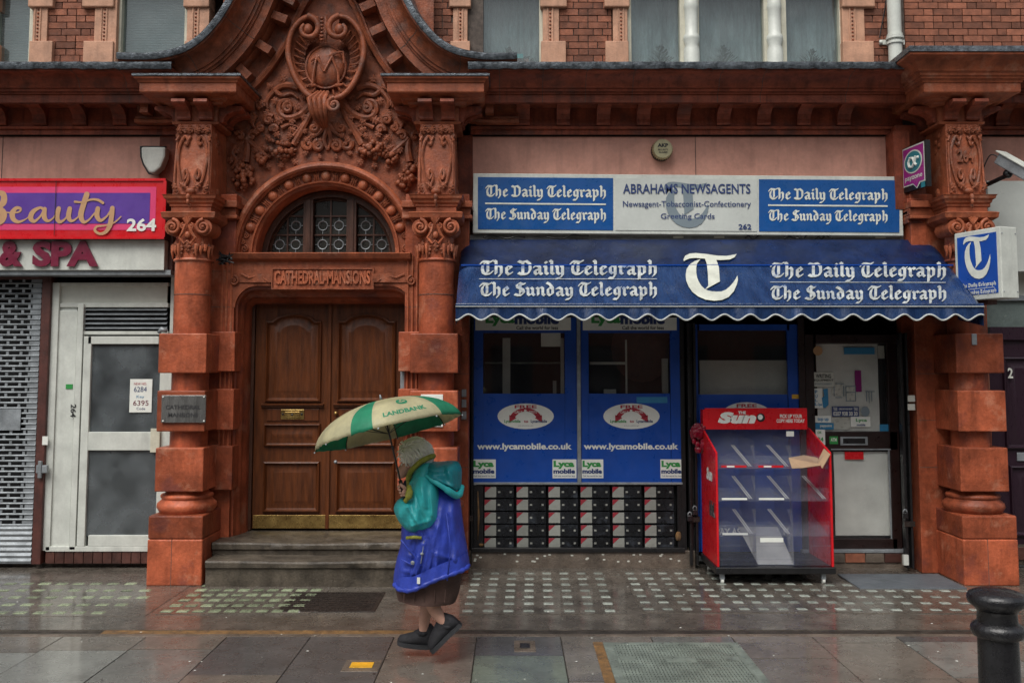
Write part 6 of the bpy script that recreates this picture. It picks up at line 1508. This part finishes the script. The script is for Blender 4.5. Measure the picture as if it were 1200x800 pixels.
q = MB(); q.add([(cx[1]-.08, -.45, VZ(618, -.5)), (cx[2]-.04, -.45, VZ(618, -.5)), (cx[2]+.02, -.74, VZ(661, -.74)), (cx[1]+.03, -.74, VZ(661, -.74))], [(0, 1, 2, 3)]); tag(q.build('loose_sheet', 'greystrip'), 'pale loose sheet lying in the lower bin of the newspaper stand', 'paper sheet')
bx('bin_label', 'paper', UX(891, 632, YFp), UX(918, 632, YFp), YFp+.002, YFp+.006, VZ(635, YFp), VZ(630, YFp), ST); bx('top_label', 'paper', UX(921, 508, YH), UX(930, 508, YH), YH-.01, YH-.008, VZ(511, YH), VZ(505, YH), ST)
pb = bx('poster_strip', 'navy', UX(840, 622, -.4), UX(925, 622, -.4), -.39, -.385, VZ(629, -.4), VZ(616, -.4), ST); text('lettering', 'PAY AS', 839, 868, 618.5, 626.5, -.393, 'letter', pb, .04); text('lettering', 'M', 918, 924, 618.5, 626.5, -.393, 'letter', pb, .04)
for x in (xl+.05, xr-.09):
    for y in (YFp+.04, YBk-.05):
        q = MB(); n = 14; q.grid([[(x+dx, y+.026*cos(2*pi*k/n), .030+.026*sin(2*pi*k/n)) for k in range(n)] for dx in (-.012, .012)], True, True, True)
        c_ = q.build('castor', 'paper', ST, smooth=40); bx('castor_fork', 'metal', x-.02, x+.02, y-.02, y+.02, .045, zbase0, c_)
# cardboard lying in the top right tray
q = MB(); y = YFp; P = lambda u, v, Y: (UX(u, v, Y), Y, VZ(v, Y))
q.add([P(924, 536, -.80), P(942, 533, -.62), P(962, 545, -.84), P(940, 548, -.86)], [(0, 1, 2, 3)]); q.add([P(924, 536, -.80), P(940, 548, -.86), P(928, 548.5, -.84)], [(0, 1, 2)])
q.add([P(942, 533, -.62), P(962, 545, -.84), P(958, 536, -.70)], [(0, 1, 2)]); q.add([P(958, 540, -.78), P(965.5, 525, -.74), P(973, 532, -.84), P(963.5, 548.5, -.86)], [(0, 1, 2, 3)])
q.v += [(x+.004, y+.004, z-.004) for x, y, z in q.v]; k = len(q.v)//2; q.f += [tuple(i+k for i in f[::-1]) for f in q.f]; q.m = [0]*len(q.f)
tag(q.build('cardboard', 'card'), 'folded flap of brown cardboard lying in the top right tray', 'cardboard')
# red plastic bunch hanging behind the stand
q = MB(); rr = random.Random(4); 
for k in range(26):
    u, v = rr.uniform(813, 826), rr.uniform(498, 528); p = W(u, v, -.25); s = rr.uniform(.02, .045); q.sphere((p[0], -.25+rr.uniform(-.04, .04), p[1]), (s, s*.7, s*1.2), 7, 5)
M['redbag'] = pm('glossy_red_plastic_bag', (.22, .004, .02), .15, .3, 8, .6, 12)
tag(q.build('plastic_bag', 'redbag'), 'crumpled dark red plastic bag behind the left side of the stand', 'plastic bag')

# ================================================================= bollard
bxp, byp = UX(1170, 760, -5.42), -5.42
BO = thing('bollard', 'black cast iron bollard with domed cap in the right foreground', 'bollard', (bxp, byp, 0))
zt_ = VZ(689, byp)
pf = [(.125, 0), (.125, .03), (.10, .06), (.085, .10), (.082, .6), (.080, zt_-.205), (.098, zt_-.195), (.106, zt_-.178), (.106, zt_-.162), (.098, zt_-.148), (.080, zt_-.138), (.078, zt_-.095), (.084, zt_-.085)]
q = MB(); q.lathe(bxp, byp, pf, 40); q.build('shaft', 'iron', BO, smooth=50)
q = MB(); q.lathe(bxp, byp, [(.084, zt_-.088), (.090, zt_-.080), (.112, zt_-.062), (.117, zt_-.048), (.116, zt_-.034), (.110, zt_-.022), (.095, zt_-.014), (.06, zt_-.004), (.02, zt_)], 40); cp = q.build('cap', 'iron', BO, smooth=60)
rr = random.Random(12); q = MB()
for k in range(9): a = rr.uniform(0, 6.28); r_ = rr.uniform(0, .05); s = rr.uniform(.004, .014); q.sphere((bxp+.01+r_*cos(a), byp-.01+r_*sin(a)*.8, zt_-.003-r_*.12), (s, s*.8, .004), 8, 4)
q.build('chipped_patch', 'papergrey', cp)

# ================================================================= woman with umbrella
PY = -3.06
def Q(u, v, y=PY): p = W(u, v, y); return Vector((p[0], y, p[1]))
SCL = 6.45/1100
PE = thing('person', 'white haired woman in a blue and turquoise raincoat walking under an umbrella', 'person', tuple(Q(505, 752)*1) if 0 else (UX(505, 750, PY), PY, 0))
def loftc(q, rings, n=28, fold=0, seed=0, pw=1.0, capa=True, capb=True, sub=4):
    # rings: (u, v, y, half width along photo x, half depth in y, tilt of the ring in the XZ plane)
    rr = random.Random(seed); ph = [rr.uniform(0, 6.28) for _ in range(6)]
    keys = [Vector((*Q(u, v, y), 0)).to_3d() if False else (Q(u, v, y), a, d, t) for u, v, y, a, d, t in rings]
    out = []; L = len(keys)
    def cr(f, g):
        i = min(int(f), L-2); t = f-i; p0, p1, p2, p3 = g(max(i-1, 0)), g(i), g(i+1), g(min(i+2, L-1))
        return .5*((2*p1)+(-p0+p2)*t+(2*p0-5*p1+4*p2-p3)*t*t+(-p0+3*p1-3*p2+p3)*t**3)
    for k in range((L-1)*sub+1):
        f = k/sub; f = min(f, L-1-1e-9) if f >= L-1 else f
        c = cr(f, lambda i: keys[i][0]); a = cr(f, lambda i: keys[i][1]); d = cr(f, lambda i: keys[i][2]); t = cr(f, lambda i: keys[i][3])
        row = []
        for j in range(n):
            an = 2*pi*j/n; g = f/(L-1)
            m_ = 1+fold*g*(sin(5*an+ph[0]+f*.7)*.5+sin(9*an+ph[1]-f*.9)*.35+sin(3*an+ph[2]+f*1.3)*.4)+fold*.5*sin(f*2.3+an*2+ph[3])
            x = a*SCL*cos(an)*m_; y = d*sin(an)*m_
            row.append((c.x+x*cos(t), c.y+y, c.z+x*sin(t)))
        out.append(row)
    return q.grid(out, True, capa, capb)
# body core: legs, one continuous surface through skin modifier
def skinned(name, mat, chains, parent, sub=1):
    vs, es, rs = [], [], []
    idx = {}
    for ch in chains:
        prev = None
        for p, r_ in ch:
            key = tuple(round(c, 5) for c in p)
            if key not in idx: idx[key] = len(vs); vs.append(tuple(p)); rs.append(r_)
            i = idx[key]
            if prev is not None: es.append((prev, i))
            prev = i
    me = bpy.data.meshes.new(name); me.from_pydata(vs, es, []); o = bpy.data.objects.new(name, me); C.objects.link(o)
    o.modifiers.new('skin', 'SKIN'); 
    if not me.skin_vertices: me.attributes  # created by the modifier on link
    for i, r_ in enumerate(rs):
        rr_ = r_ if hasattr(r_, '__len__') else (r_, r_); me.skin_vertices[0].data[i].radius = rr_
    me.skin_vertices[0].data[0].use_root = True
    o.modifiers['skin'].use_smooth_shade = True
    s_ = o.modifiers.new('sub', 'SUBSURF'); s_.levels = s_.render_levels = sub
    me.materials.append(M[mat]); 
    if parent: attach(o, parent)
    return o
hip = Q(512, 660, PY)
yn_, yf_ = PY-.045, PY+.13        # near (left) and far (right) leg
legs = [[(hip, .10), (Q(506, 690, yf_), .060), (Q(500, 712, yf_), .050), (Q(497, 728, yf_), .040), (Q(496.5, 738, yf_), .034), (Q(496, 746, yf_), .036)],
        [(hip, .10), (Q(505, 688, yn_), .060), (Q(506, 708, yn_), .050), (Q(512, 718, yn_), .045), (Q(519, 727, yn_), .034), (Q(524, 734, yn_), .034)]]
body = skinned('body', 'skin', legs + [[(hip, .10), (Q(516, 625), .13), (Q(515, 590), .13), (Q(506, 560), .10), (Q(497, 552), .055), (Q(490, 545), .05)]], PE, 2)
# skirt
q = MB(); loftc(q, [(508, 655, PY, 36, .17, 0), (502, 680, PY, 37, .18, -.04), (501, 694, PY, 35, .175, -.04), (500, 702.5, PY, 33.5, .17, -.05)], 60, .032, 3, capa=True, capb=False)
q.build('skirt', 'skirt', PE, smooth=True)
q = MB()
for s_ in range(5): u = 474+s_*12; q.tube([tuple(Q(u, 690, PY-.18)), tuple(Q(u-1, 705, PY-.175))], .004, 5)
q.build('skirt_pleat', 'skirt', PE)
# shoes
def shoe(pts, yc, tip, name='shoe'):
    # pts: sole line toe->heel as (u, v); height per station; half width
    q = MB(); rows = []; rs = []; n = 16
    for (u, v, h, w_, bu, bv) in pts:
        c = Q(u, v, yc); upd = Vector((bu, 0, bv)).normalized(); row = []
        for j in range(n):
            a = 2*pi*j/n; hh = h*SCL; x = w_*sin(a); z = hh*(.5-.5*cos(a)) if 0 else hh*.5*(1-cos(a))
            x *= (1.0 if z < hh*.45 else (1-(z/hh-.45)*.9))
            p = c+upd*z; row.append((p.x, p.y+x, p.z))
        rows.append(row)
    q.grid(rows, True, True, True); sh_ = q.build(name, 'shoe', PE, smooth=True)
    q = MB(); rows = []
    for (u, v, h, w_, bu, bv) in pts:
        c = Q(u, v, yc); upd = Vector((bu, 0, bv)).normalized(); w2 = w_+.006; rows.append([tuple(c+upd*z+Vector((0, x, 0))) for x, z in ((-w2, -.008), (w2, -.008), (w2, .020), (-w2, .020))])
    q.grid(rows, True, True, True); q.build('sole', 'sole', sh_, smooth=30)
    return sh_
s1 = shoe([(466, 752.5, 5, .022, 0, 1), (469, 753.5, 10, .036, 0, 1), (476, 755, 13, .043, 0, 1), (484, 756, 16, .044, 0, 1), (491, 757, 21, .040, 0, 1), (499, 757.5, 26, .038, 0, 1), (505, 757.5, 27, .036, 0, 1), (508.5, 757, 22, .028, 0, 1)], yf_, 0)
k = (-.70, .72)
s2 = shoe([(506.5, 764, 5, .022, *k), (509, 761.5, 11, .038, *k), (514, 756.5, 15, .045, *k), (520, 750.5, 18, .045, *k), (526, 744.5, 21, .042, *k), (532, 739, 24, .040, *k), (537, 734.5, 23, .038, *k), (540.5, 731, 15, .030, *k)], yn_, 0)
q = MB(); 
for (u, v, yc_, r_) in ((496, 741, yf_, .047), (524, 733, yn_, .047)): q.sphere(tuple(Q(u, v, yc_)), (r_, r_, .024), 12, 6)
q.build('sock_cuff', 'shoe', PE, smooth=True)
# coat
coat_outline = [(497, 549), (508, 556), (520, 565), (531, 572), (538, 581), (541, 600), (544, 622), (548, 645), (550, 662), (543, 668), (529, 676), (515, 683), (501, 689), (485, 693), (471, 692), (463, 687), (461.5, 676), (465, 655), (470, 635), (471, 612), (475, 592), (481, 572), (488, 556)]
# near sleeve (left arm) as a full, loose bag gathered at the cuff
def pillow(q, outline, yc, dn, df, n=110, m=26, amp=.01, seed=0, cxy=None, creases=()):
    # closed silhouette seen from the side, swelling towards the viewer (dn) and away (df)
    P = [Vector((u, v, 0)) for u, v in outline]; P = crom(P, max(3, n//len(P)), True); L = len(P); rr = random.Random(seed); ph = [rr.uniform(0, 6.28) for _ in range(8)]
    cu, cv = cxy or (sum(p.x for p in P)/L, sum(p.y for p in P)/L)
    rows = []
    for i in range(2*m+1):
        t = -1+i/m; s_ = max(sin(pi/2*(1-abs(t))), .004); dep = (-dn if t < 0 else df)*(1-s_**2.4)**.5
        row = []
        for p in P:
            u, v = cu+(p.x-cu)*s_, cv+(p.y-cv)*s_
            w_ = amp*(sin(u*.34+v*.06+1.6*sin(v*.055+ph[0])+ph[0])*.8+sin(u*.62-v*.09+1.2*sin(v*.08+ph[1])+ph[1])*.4)*min(1, (1-s_)*3.5)
            for (a0, b0, a1, b1, wd, am) in creases:
                dx, dy = a1-a0, b1-b0; g = max(0, min(1, ((u-a0)*dx+(v-b0)*dy)/(dx*dx+dy*dy))); d_ = math.hypot(u-a0-dx*g, v-b0-dy*g); w_ += -am*math.exp(-(d_/wd)**2)*(1 if t < 0 else 0)*min(1, (1-s_)*3)
            c = Q(u, v, yc); row.append((c.x, yc+dep+w_, c.z))
        rows.append(row)
    return q.grid(rows, True, True, True)
ya = PY-.17
coat = MB(); pillow(coat, coat_outline, PY, .225, .215, n=150, m=34, amp=.007, seed=11, cxy=(508, 632),
   creases=[(520, 590, 512, 680, 2.4, .014), (532, 585, 538, 668, 2.6, .014), (527, 600, 530, 670, 1.6, -.012), (516, 610, 500, 688, 2.0, .014), (506, 625, 490, 686, 1.8, -.012), (498, 630, 480, 690, 2.2, .012), (541, 600, 544, 665, 1.5, -.01),
            (470, 640, 492, 646, 1.5, .010), (466, 660, 492, 664, 1.5, .012), (492, 628, 486, 662, 1.2, -.012), (500, 686, 548, 664, 1.4, -.006), (466, 688, 500, 687, 1.4, -.005), (510, 640, 540, 650, 3, .008), (514, 655, 528, 660, 2, .010)])
CO = coat.build('raincoat', 'cloth_blue', PE, smooth=True)
q = MB(); pillow(q, [(493, 553), (501, 555), (510, 563), (514, 577), (515, 595), (515, 608), (508, 617), (497, 622), (486, 624), (475, 619), (467, 609), (462, 598), (463, 590), (468, 584), (475, 583), (480, 578), (484, 567), (488, 559)], PY-.13, .155, .10, amp=.012, seed=5, cxy=(495, 592),
   creases=[(480, 590, 494, 610, 2.2, .022), (476, 586, 486, 604, 1.6, -.012), (496, 566, 502, 590, 2.0, .012), (506, 572, 508, 600, 1.8, .012), (468, 592, 474, 612, 1.8, .010), (486, 612, 505, 606, 2.2, .012), (490, 578, 496, 600, 1.6, -.010)])
SLV = q.build('sleeve', 'cloth_teal', PE, smooth=True)
q = MB(); q.tube([tuple(p) for p in crom([Q(475, 587, ya-.09), Q(478.5, 582, ya-.11), Q(480, 576, ya-.10), Q(479, 570, ya-.07)], 4)], [.016]*4+[.024]*5+[.018]*4, 10); q.build('cuff', 'cloth_yel', SLV, smooth=True)
q = MB(); loftc(q, [(500, 560, PY+.14, 12, .07, -.5), (490, 585, PY+.17, 15, .09, .1), (480, 598, PY+.12, 12, .08, 1.0), (474, 588, PY+.04, 8, .055, 2.2)], 28, .04, 8, sub=5); q.build('sleeve', 'cloth_teal', PE, smooth=True)
# hem tunnel, seams and pocket on the near side
def onside(u, v, dy=0): return tuple(Q(u, v, PY-.212-dy))
q = MB(); q.tube([onside(*p) for p in [(470, 632), (476, 640), (487, 652), (489, 663)]], .007, 6); q.tube([onside(523, 600), onside(528, 640, .01), onside(524, 680, .01)], .005, 6)
q.tube([onside(*p) for p in [(470, 655), (482, 661), (494, 662)]], .006, 6)
q.tube([onside(*p) for p in [(500, 600), (495, 630), (490, 660), (486, 688)]], .006, 6)
q.build('seam', 'cloth_blue', CO, smooth=True)
q = MB(); q.tube([onside(476, 630, .01), onside(486, 629, .02), onside(494, 630, .02)], .012, 6); q.build('yellow_flash', 'cloth_yel', CO, smooth=True)
q = MB(); q.sphere(onside(483.5, 659, .012), (.014, .006, .014), 10, 6); q.sphere(onside(494.5, 648.5, .02), (.012, .01, .010), 8, 6); q.tube([onside(497, 633, .01), onside(495, 648, .02), onside(493, 660, .012)], .003, 5); q.build('press_stud', 'metal', CO)
q = MB(); q.box(Q(495, 670).x-.012, Q(495, 670).x+.008, PY-.243, PY-.237, Q(495, 674).z, Q(495, 667).z); q.build('care_label', 'paper', CO)
q = MB(); q.tube([tuple(p) for p in crom([Q(462.5, 684, PY-.09), Q(468, 690, PY-.16), Q(480, 691.5, PY-.205), Q(492, 687.5, PY-.22), Q(506, 681, PY-.225), Q(520, 675.5, PY-.22), Q(534, 670.5, PY-.19), Q(544, 666.5, PY-.13), Q(549, 662, PY-.05)], 6)], [.016+.003*sin(i*1.3) for i in range(49)], 10); q.build('hem', 'cloth_blue', CO, smooth=True)
q = MB(); hl = crom([Vector((u, v, y)) for u, v, y in ((463, 683, .10), (468, 689, .165), (480, 690.5, .21), (492, 686.5, .225), (506, 680, .23), (520, 674.5, .225), (534, 669.5, .195), (544, 665.5, .135), (549, 661, .06))], 6)
q.grid([[tuple(Q(p.x+(508-p.x)*.06*f, p.y-15*f, PY-p.z-.004+.006*sin(i*.9)*f+.012*(f-1)*0)) for i, p in enumerate(hl)] for f in (0, .25, .5, .75, 1)]); q.build('hem_band', 'cloth_blue', CO, smooth=True)
# yoke / shoulder
q = MB(); pillow(q, [(484, 556), (488, 548), (496, 541), (505, 541), (512, 552), (514, 566), (507, 574), (498, 566), (489, 566), (482, 572), (479, 566)], PY, .205, .205, amp=.006, seed=9); q.build('shoulder_yoke', 'cloth_teal', CO, smooth=True)
# hood, hanging down the back
q = MB(); pillow(q, [(492, 553), (496, 546), (504, 541), (514, 541), (526, 540), (536, 541), (540.5, 548), (541, 560), (540, 571), (535, 574), (526, 571), (516, 565), (506, 560), (498, 557)], PY, .215, .20, amp=.012, seed=10,
   creases=[(500, 552, 534, 566, 2.0, .02), (498, 549, 522, 549, 1.8, -.014), (526, 545, 536, 564, 2.0, .014)])
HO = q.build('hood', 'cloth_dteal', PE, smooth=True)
q = MB(); q.tube([tuple(p) for p in crom([Q(493, 553, PY-.15), Q(503, 560, PY-.20), Q(514, 567, PY-.215), Q(526, 575, PY-.20), Q(534, 580, PY-.14), Q(539, 578, PY-.08), Q(541, 570, PY)], 5)], [.012]*6+[.018]*8+[.024]*12+[.020]*5, 8); q.build('hood_edge', 'cloth_teal', HO, smooth=True)
q = MB(); q.tube([tuple(p) for p in crom([Q(478, 562, PY-.10), Q(481, 553, PY-.12), Q(488, 545, PY-.12), Q(496, 539, PY-.11), Q(505, 535, PY-.07), Q(508, 534, PY)], 5)], .018, 8); q.tube([tuple(p) for p in crom([Q(478, 562, PY-.10), Q(479, 570, PY-.11), Q(480, 580, PY-.10)], 4)], .014, 8); q.build('collar_trim', 'cloth_yel', CO, smooth=True)
q = MB(); loftc(q, [(479, 561, PY, 5, .05, .3), (479, 565, PY, 7, .07, .3), (479, 570, PY, 9, .09, .2), (480, 582, PY, 8, .08, 0)], 30, .08, 12, sub=4); q.sphere(tuple(Q(487, 553, PY)), (.05, .06, .04), 14, 10); q.build('scarf', 'scarf', PE, smooth=True)
# head: looking left and down
hc = Q(483.5, 540, PY)
q = MB(); n, m = 32, 24; rows = []
tl = R(24)
for i in range(m+1):
    th = pi*i/m; row = []
    for j in range(n):
        ph = 2*pi*j/n; x, y, z = -sin(th)*cos(ph), sin(th)*sin(ph), cos(th)     # x<0 is the face side
        rx = .098; ry = .073; rz = .118
        fx = 0
        f_ = max(0, -x)
        if x < 0:
            fx -= .024*math.exp(-((z+.12)/.14)**2)*max(0, 1-(y/.22)**2)*(f_ > .5)           # nose
            fx += .012*math.exp(-((z-.12)/.10)**2)*math.exp(-((abs(y)-.34)/.18)**2)          # eye sockets
            fx -= .006*math.exp(-((z-.32)/.12)**2)*max(0, 1-abs(y)*1.2)                       # brow
            fx -= .007*math.exp(-((z+.46)/.05)**2)*max(0, 1-(y/.35)**2); fx -= .007*math.exp(-((z+.58)/.05)**2)*max(0, 1-(y/.35)**2)  # lips
            fx -= .010*math.exp(-((z+.82)/.12)**2)                                            # chin
        if z < -.2: ry *= 1-.28*min(1, (-z-.2)/.8)
        X, Yy, Z = x*rx+fx, y*ry, z*rz
        if z < -.2 and x > 0: X *= 1-.45*(-z-.2)
        row.append((hc.x+X*cos(tl)+Z*sin(tl)*1 - 0, hc.y+Yy, hc.z-(-X)*sin(tl)*1+Z*cos(tl)))
    rows.append(row)
q.grid(rows, True, True, True); HD = q.build('head', 'skin', PE, smooth=True)
def hp(x, y, z): return (hc.x+x*cos(tl)+z*sin(tl), hc.y+y, hc.z+x*sin(tl)+z*cos(tl))
q = MB()
for s_ in (-1, 1): q.sphere(hp(-.082, .027*s_, .014), .011, 10, 8)
q.build('eye', 'paper', HD, smooth=True); q = MB()
for s_ in (-1, 1): q.sphere(hp(-.091, .027*s_, .013), .005, 8, 6)
q.build('iris', 'black', HD); q = MB()
for s_ in (-1, 1):
    q.tube([hp(-.093, .014*s_, .030), hp(-.095, .028*s_, .035), hp(-.084, .042*s_, .030)], .003, 5)
    q.tube([hp(.0+.012*cos(a), .072*s_, -.012+.026*sin(a)) for a in [R(d_) for d_ in range(60, 331, 30)]], .007, 6)
q.build('ear', 'skin', HD, smooth=True); q = MB(); q.tube([hp(-.090, -.018, -.061), hp(-.096, 0, -.060), hp(-.090, .018, -.061)], .003, 5); q.build('mouth', 'redtext', HD)
# hair: curled mass of many short locks
q = MB(); rr = random.Random(21)
hcx = Q(488, 535.5, PY)
q.sphere((hcx.x-.004, PY, hcx.z+.010), (.108, .088, .112), 20, 14)
q.build('hair', 'hair', HD, smooth=True)
q = MB(); cnt = 0
while cnt < 900:
    a = rr.uniform(0, 2*pi); b_ = math.acos(rr.uniform(-.55, 1)); dx, dy, dz = sin(b_)*cos(a), sin(b_)*sin(a), cos(b_)
    if dx < -.62 and dz < .30: continue
    if dz < -.35 and dx < -.1: continue
    cnt += 1
    p = Vector((hcx.x-.004+.106*dx, PY+.088*dy, hcx.z+.010+.112*dz)); nrm_ = Vector((dx, dy, dz)); tng = Vector((.75*dz+.2, rr.uniform(-.3, .3), -.55-.4*dx)); tng = (tng-nrm_*tng.dot(nrm_)).normalized()*(1 if rr.random() > .15 else -1)
    l_ = rr.uniform(.04, .075); c1 = p+tng*l_*.5+nrm_*rr.uniform(.002, .012); c2 = p+tng*l_+nrm_*rr.uniform(-.012, .004); side_ = nrm_.cross(tng)*rr.uniform(-.012, .012)
    q.tube([tuple(p-tng*.01), tuple(c1+side_), tuple(c2+side_*1.5)], [.005, .0042, .001], 5)
for k in range(60):   # forelock standing out over the brow
    p = Q(rr.uniform(469, 482), rr.uniform(520, 540), PY+rr.uniform(-.06, .06)); e = p+Vector((rr.uniform(-.03, .0), rr.uniform(-.02, .02), rr.uniform(-.035, .03))); m_2 = (p+e)/2+Vector((-.008, 0, .008)); q.tube([tuple(p+Vector((.02, 0, 0))), tuple(m_2), tuple(e)], [.007, .005, .001], 5)
q.build('hair_lock', 'hair', HD, smooth=True, kind='stuff')
# hand gripping the handle
hcn = Q(469.5, 575.5, ya-.045)
H0 = Q(474, 579, ya-.04)
grip = Vector((Q(472, 575, ya-.05).x, ya-.05, Q(472, 575, ya-.05).z))
axd = (Q(466, 550, ya-.05)-Q(474, 583, ya-.05)).normalized()
fing = [[(H0+Vector((.02, .0, -.01)), .026), (H0+Vector((-.004, -.002, .002)), (.030, .024)), (grip+Vector((.018, .012, .0)), (.028, .022))]]
palm = grip+Vector((.018, .012, .0))
for k in range(4):
    o_ = axd*(.030-.019*k); r_ = .0095-.0006*k; ln = (1, 1.05, 1, .86)[k]
    b0 = grip+o_+Vector((.014, .016, 0)); 
    fing.append([(palm, (.028, .022)), (b0, .011), (grip+o_+Vector((-.004, .024, .002))*ln, r_+.001), (grip+o_+Vector((-.021, .008, .0))*ln, r_), (grip+o_+Vector((-.020, -.012, -.002))*ln, r_-.0005), (grip+o_+Vector((-.006, -.020, -.003))*ln, r_-.001)])
fing.append([(palm, (.028, .022)), (grip+axd*.018+Vector((.018, -.010, 0)), .0125), (grip+axd*.036+Vector((.008, -.020, .0)), .0105), (grip+axd*.050+Vector((-.006, -.018, .0)), .009)])
skinned('hand', 'skin', fing, PE, 2)

# ================================================================= umbrella
UM = thing('umbrella', 'beige and green umbrella with bank lettering held by the woman', 'umbrella', tuple(grip))
ap = Q(447, 470, ya-.02)
top_ = Vector(ap); bot_ = Vector(grip)-axd*.06
axis = (top_-bot_).normalized()
bk = R(7)
az_ = Vector((axis.x, .13, axis.z)).normalized()
ux = Vector((1, 0, 0)); ux = (ux-az_*ux.dot(az_)).normalized(); uy = az_.cross(ux)
apx = top_ - Vector((0, 0, 0))
cen = apx
RU = .492; drop = .215
def canopy_pt(a, f, lift=0):
    sag = 1-.055*(1-abs(((a/(pi/4)) % 1)-.5)*2)*f**2      # edges drawn in between the ribs
    r_ = RU*sin(f*pi/2*.93)/sin(pi/2*.93)*sag; h_ = -drop*((1-cos(f*pi/2*.93))/(1-cos(pi/2*.93)))
    puff = .010*(1-abs(((a/(pi/4)) % 1)-.5)*2)*sin(pi*f)
    return cen+ux*r_*cos(a)+uy*r_*sin(a)+az_*(h_-puff*0+lift)
off = R(-6)
bands = [(R(268), R(308), 'umb_beige'), (R(308), R(358), 'umb_beige')]
q = MB(); n_a, n_r = 96, 14; rows = []
for i in range(n_r+1):
    f = i/n_r; rows.append([])
    for j in range(n_a):
        a = 2*pi*j/n_a; wr = .004*sin(a*31+f*9)*f*(1 if 3.3 < a < 4.6 else .35)
        rows[-1].append(tuple(canopy_pt(a, max(f, .004), wr)))
q.grid(rows, True, False, False); q.m = []
for i in range(n_r):
    for j in range(n_a):
        d_ = (360*(j+.5)/n_a) % 360
        g = (246 < d_ < 265) or (322 < d_ < 360) or (45 < d_ < 90) or (135 < d_ < 180)
        q.m.append(1 if g else 0)
CN = q.build('canopy', ['umb_beige', 'umb_green'], UM, smooth=True)
sol = CN.modifiers.new('solid', 'SOLIDIFY'); sol.thickness = .0015
for k in range(8):
    a = k*pi/4; q = MB(); q.tube([tuple(canopy_pt(a, .03+.97*i/8, -.006)) for i in range(9)], .003, 5); q.tube([tuple(canopy_pt(a, .55, -.008)), tuple(cen-az_*.22)], .0025, 5); rb_ = q.build('rib', 'black', UM)
    q = MB(); p = canopy_pt(a, 1.0, -.004); q.sphere(tuple(p+(p-cen).normalized()*.006), .006, 6, 5); q.build('rib_tip', 'metal', rb_)
q = MB(); q.tube([tuple(cen+az_*.045), tuple(cen), tuple(bot_)], [.004, .006, .006], 8); q.build('shaft', 'black', UM, smooth=True)
q = MB(); q.tube([tuple(bot_), tuple(bot_+axd*.13)], .013, 10); q.build('handle', 'black', UM, smooth=True)
q = MB(); q.tube([tuple(cen+az_*.012), tuple(cen+az_*.045)], [.010, .004], 8); q.build('ferrule', 'metal', UM, smooth=True)
# print on the front panel
def canprint(vs, a0, f0, wa, hf): 
    return [tuple(canopy_pt(a0+x*wa, f0-y*hf, .004)) for x, y, z in vs]
vs, fs = bfont('LANDBANK', 1, .04); vs = fitw(vs, 1, .16)
P2_ = MB().add(canprint(vs, R(293), .80, R(36), .55), fs).build('print', 'umb_green', CN)
q = MB(); n = 20; f0 = .56
q.add(canprint([(.155*cos(2*pi*k/n), .13*sin(2*pi*k/n), 0) for k in range(n)], R(296), f0, R(36), .62), [tuple(range(n))]); q.build('emblem', 'umb_green', CN)
q = MB()
for k in range(3): a = R(90+120*k); q.add([tuple(canopy_pt(R(296)+R(36)*(.06*cos(a)+.04*cos(t_)), f0-.62*(.05*sin(a)+.03*sin(t_)), .0065)) for t_ in [2*pi*i/10 for i in range(10)]], [tuple(range(10))])
q.build('emblem', 'umb_beige', CN)
# ================================================================= tidy the object tree
def depth_of(o):
    d = 1
    while o.parent: o = o.parent; d += 1
    return d
for o in sorted(bpy.data.objects, key=depth_of):       # thing > part > sub-part, never deeper
    while depth_of(o) > 3: o.parent = o.parent.parent
def islands(me):
    p = list(range(len(me.vertices)))
    def f(a):
        while p[a] != a: p[a] = p[p[a]]; a = p[a]
        return a
    for e in me.edges: p[f(e.vertices[0])] = f(e.vertices[1])
    g = {}
    for i in range(len(p)): g.setdefault(f(i), []).append(i)
    return g
RENAME = {'blind': 'blind_slat'}
for o in list(bpy.data.objects):
    k = o.name.split('.')[0]
    if o.type != 'MESH' or not o.parent: continue
    if k in ('joint', 'fruit_cluster', 'flower', 'graffiti', 'chipped_patch', 'lead_came', 'foliage', 'scroll_frame', 'scroll_stop'): o['kind'] = 'stuff'; continue
    if k not in ('bead', 'blind', 'divider_strip', 'eye', 'iris', 'ear', 'rivet', 'screw', 'front_rail', 'glazing_bar', 'back_wall', 'label_strip', 'tray_divider', 'press_stud', 'skirt_pleat', 'seam', 'sock_cuff') or o.children: continue
    me = o.data; g = islands(me)
    if len(g) < 2: continue
    own = {i: r_ for r_, l_ in g.items() for i in l_}; faces = {}
    for pl_ in me.polygons: faces.setdefault(own[pl_.vertices[0]], []).append(tuple(pl_.vertices))
    sm = me.polygons[0].use_smooth; par, inv, mods = o.parent, o.matrix_parent_inverse.copy(), [(m_.width, m_.segments) for m_ in o.modifiers if m_.type == 'BEVEL']
    for r_, l_ in g.items():
        if r_ not in faces: continue
        ix = {v_: i for i, v_ in enumerate(l_)}; m2 = bpy.data.meshes.new(k); m2.from_pydata([me.vertices[i].co[:] for i in l_], [], [tuple(ix[i] for i in f_) for f_ in faces[r_]])
        for mt in me.materials: m2.materials.append(mt)
        if sm: m2.polygons.foreach_set('use_smooth', [True]*len(m2.polygons))
        n_ = bpy.data.objects.new(RENAME.get(k, k), m2); C.objects.link(n_); n_.parent = par; n_.matrix_parent_inverse = inv
        for w_, s_ in mods: b_ = n_.modifiers.new('bevel', 'BEVEL'); b_.width = w_; b_.segments = s_; b_.limit_method = 'ANGLE'
    bpy.data.objects.remove(o)
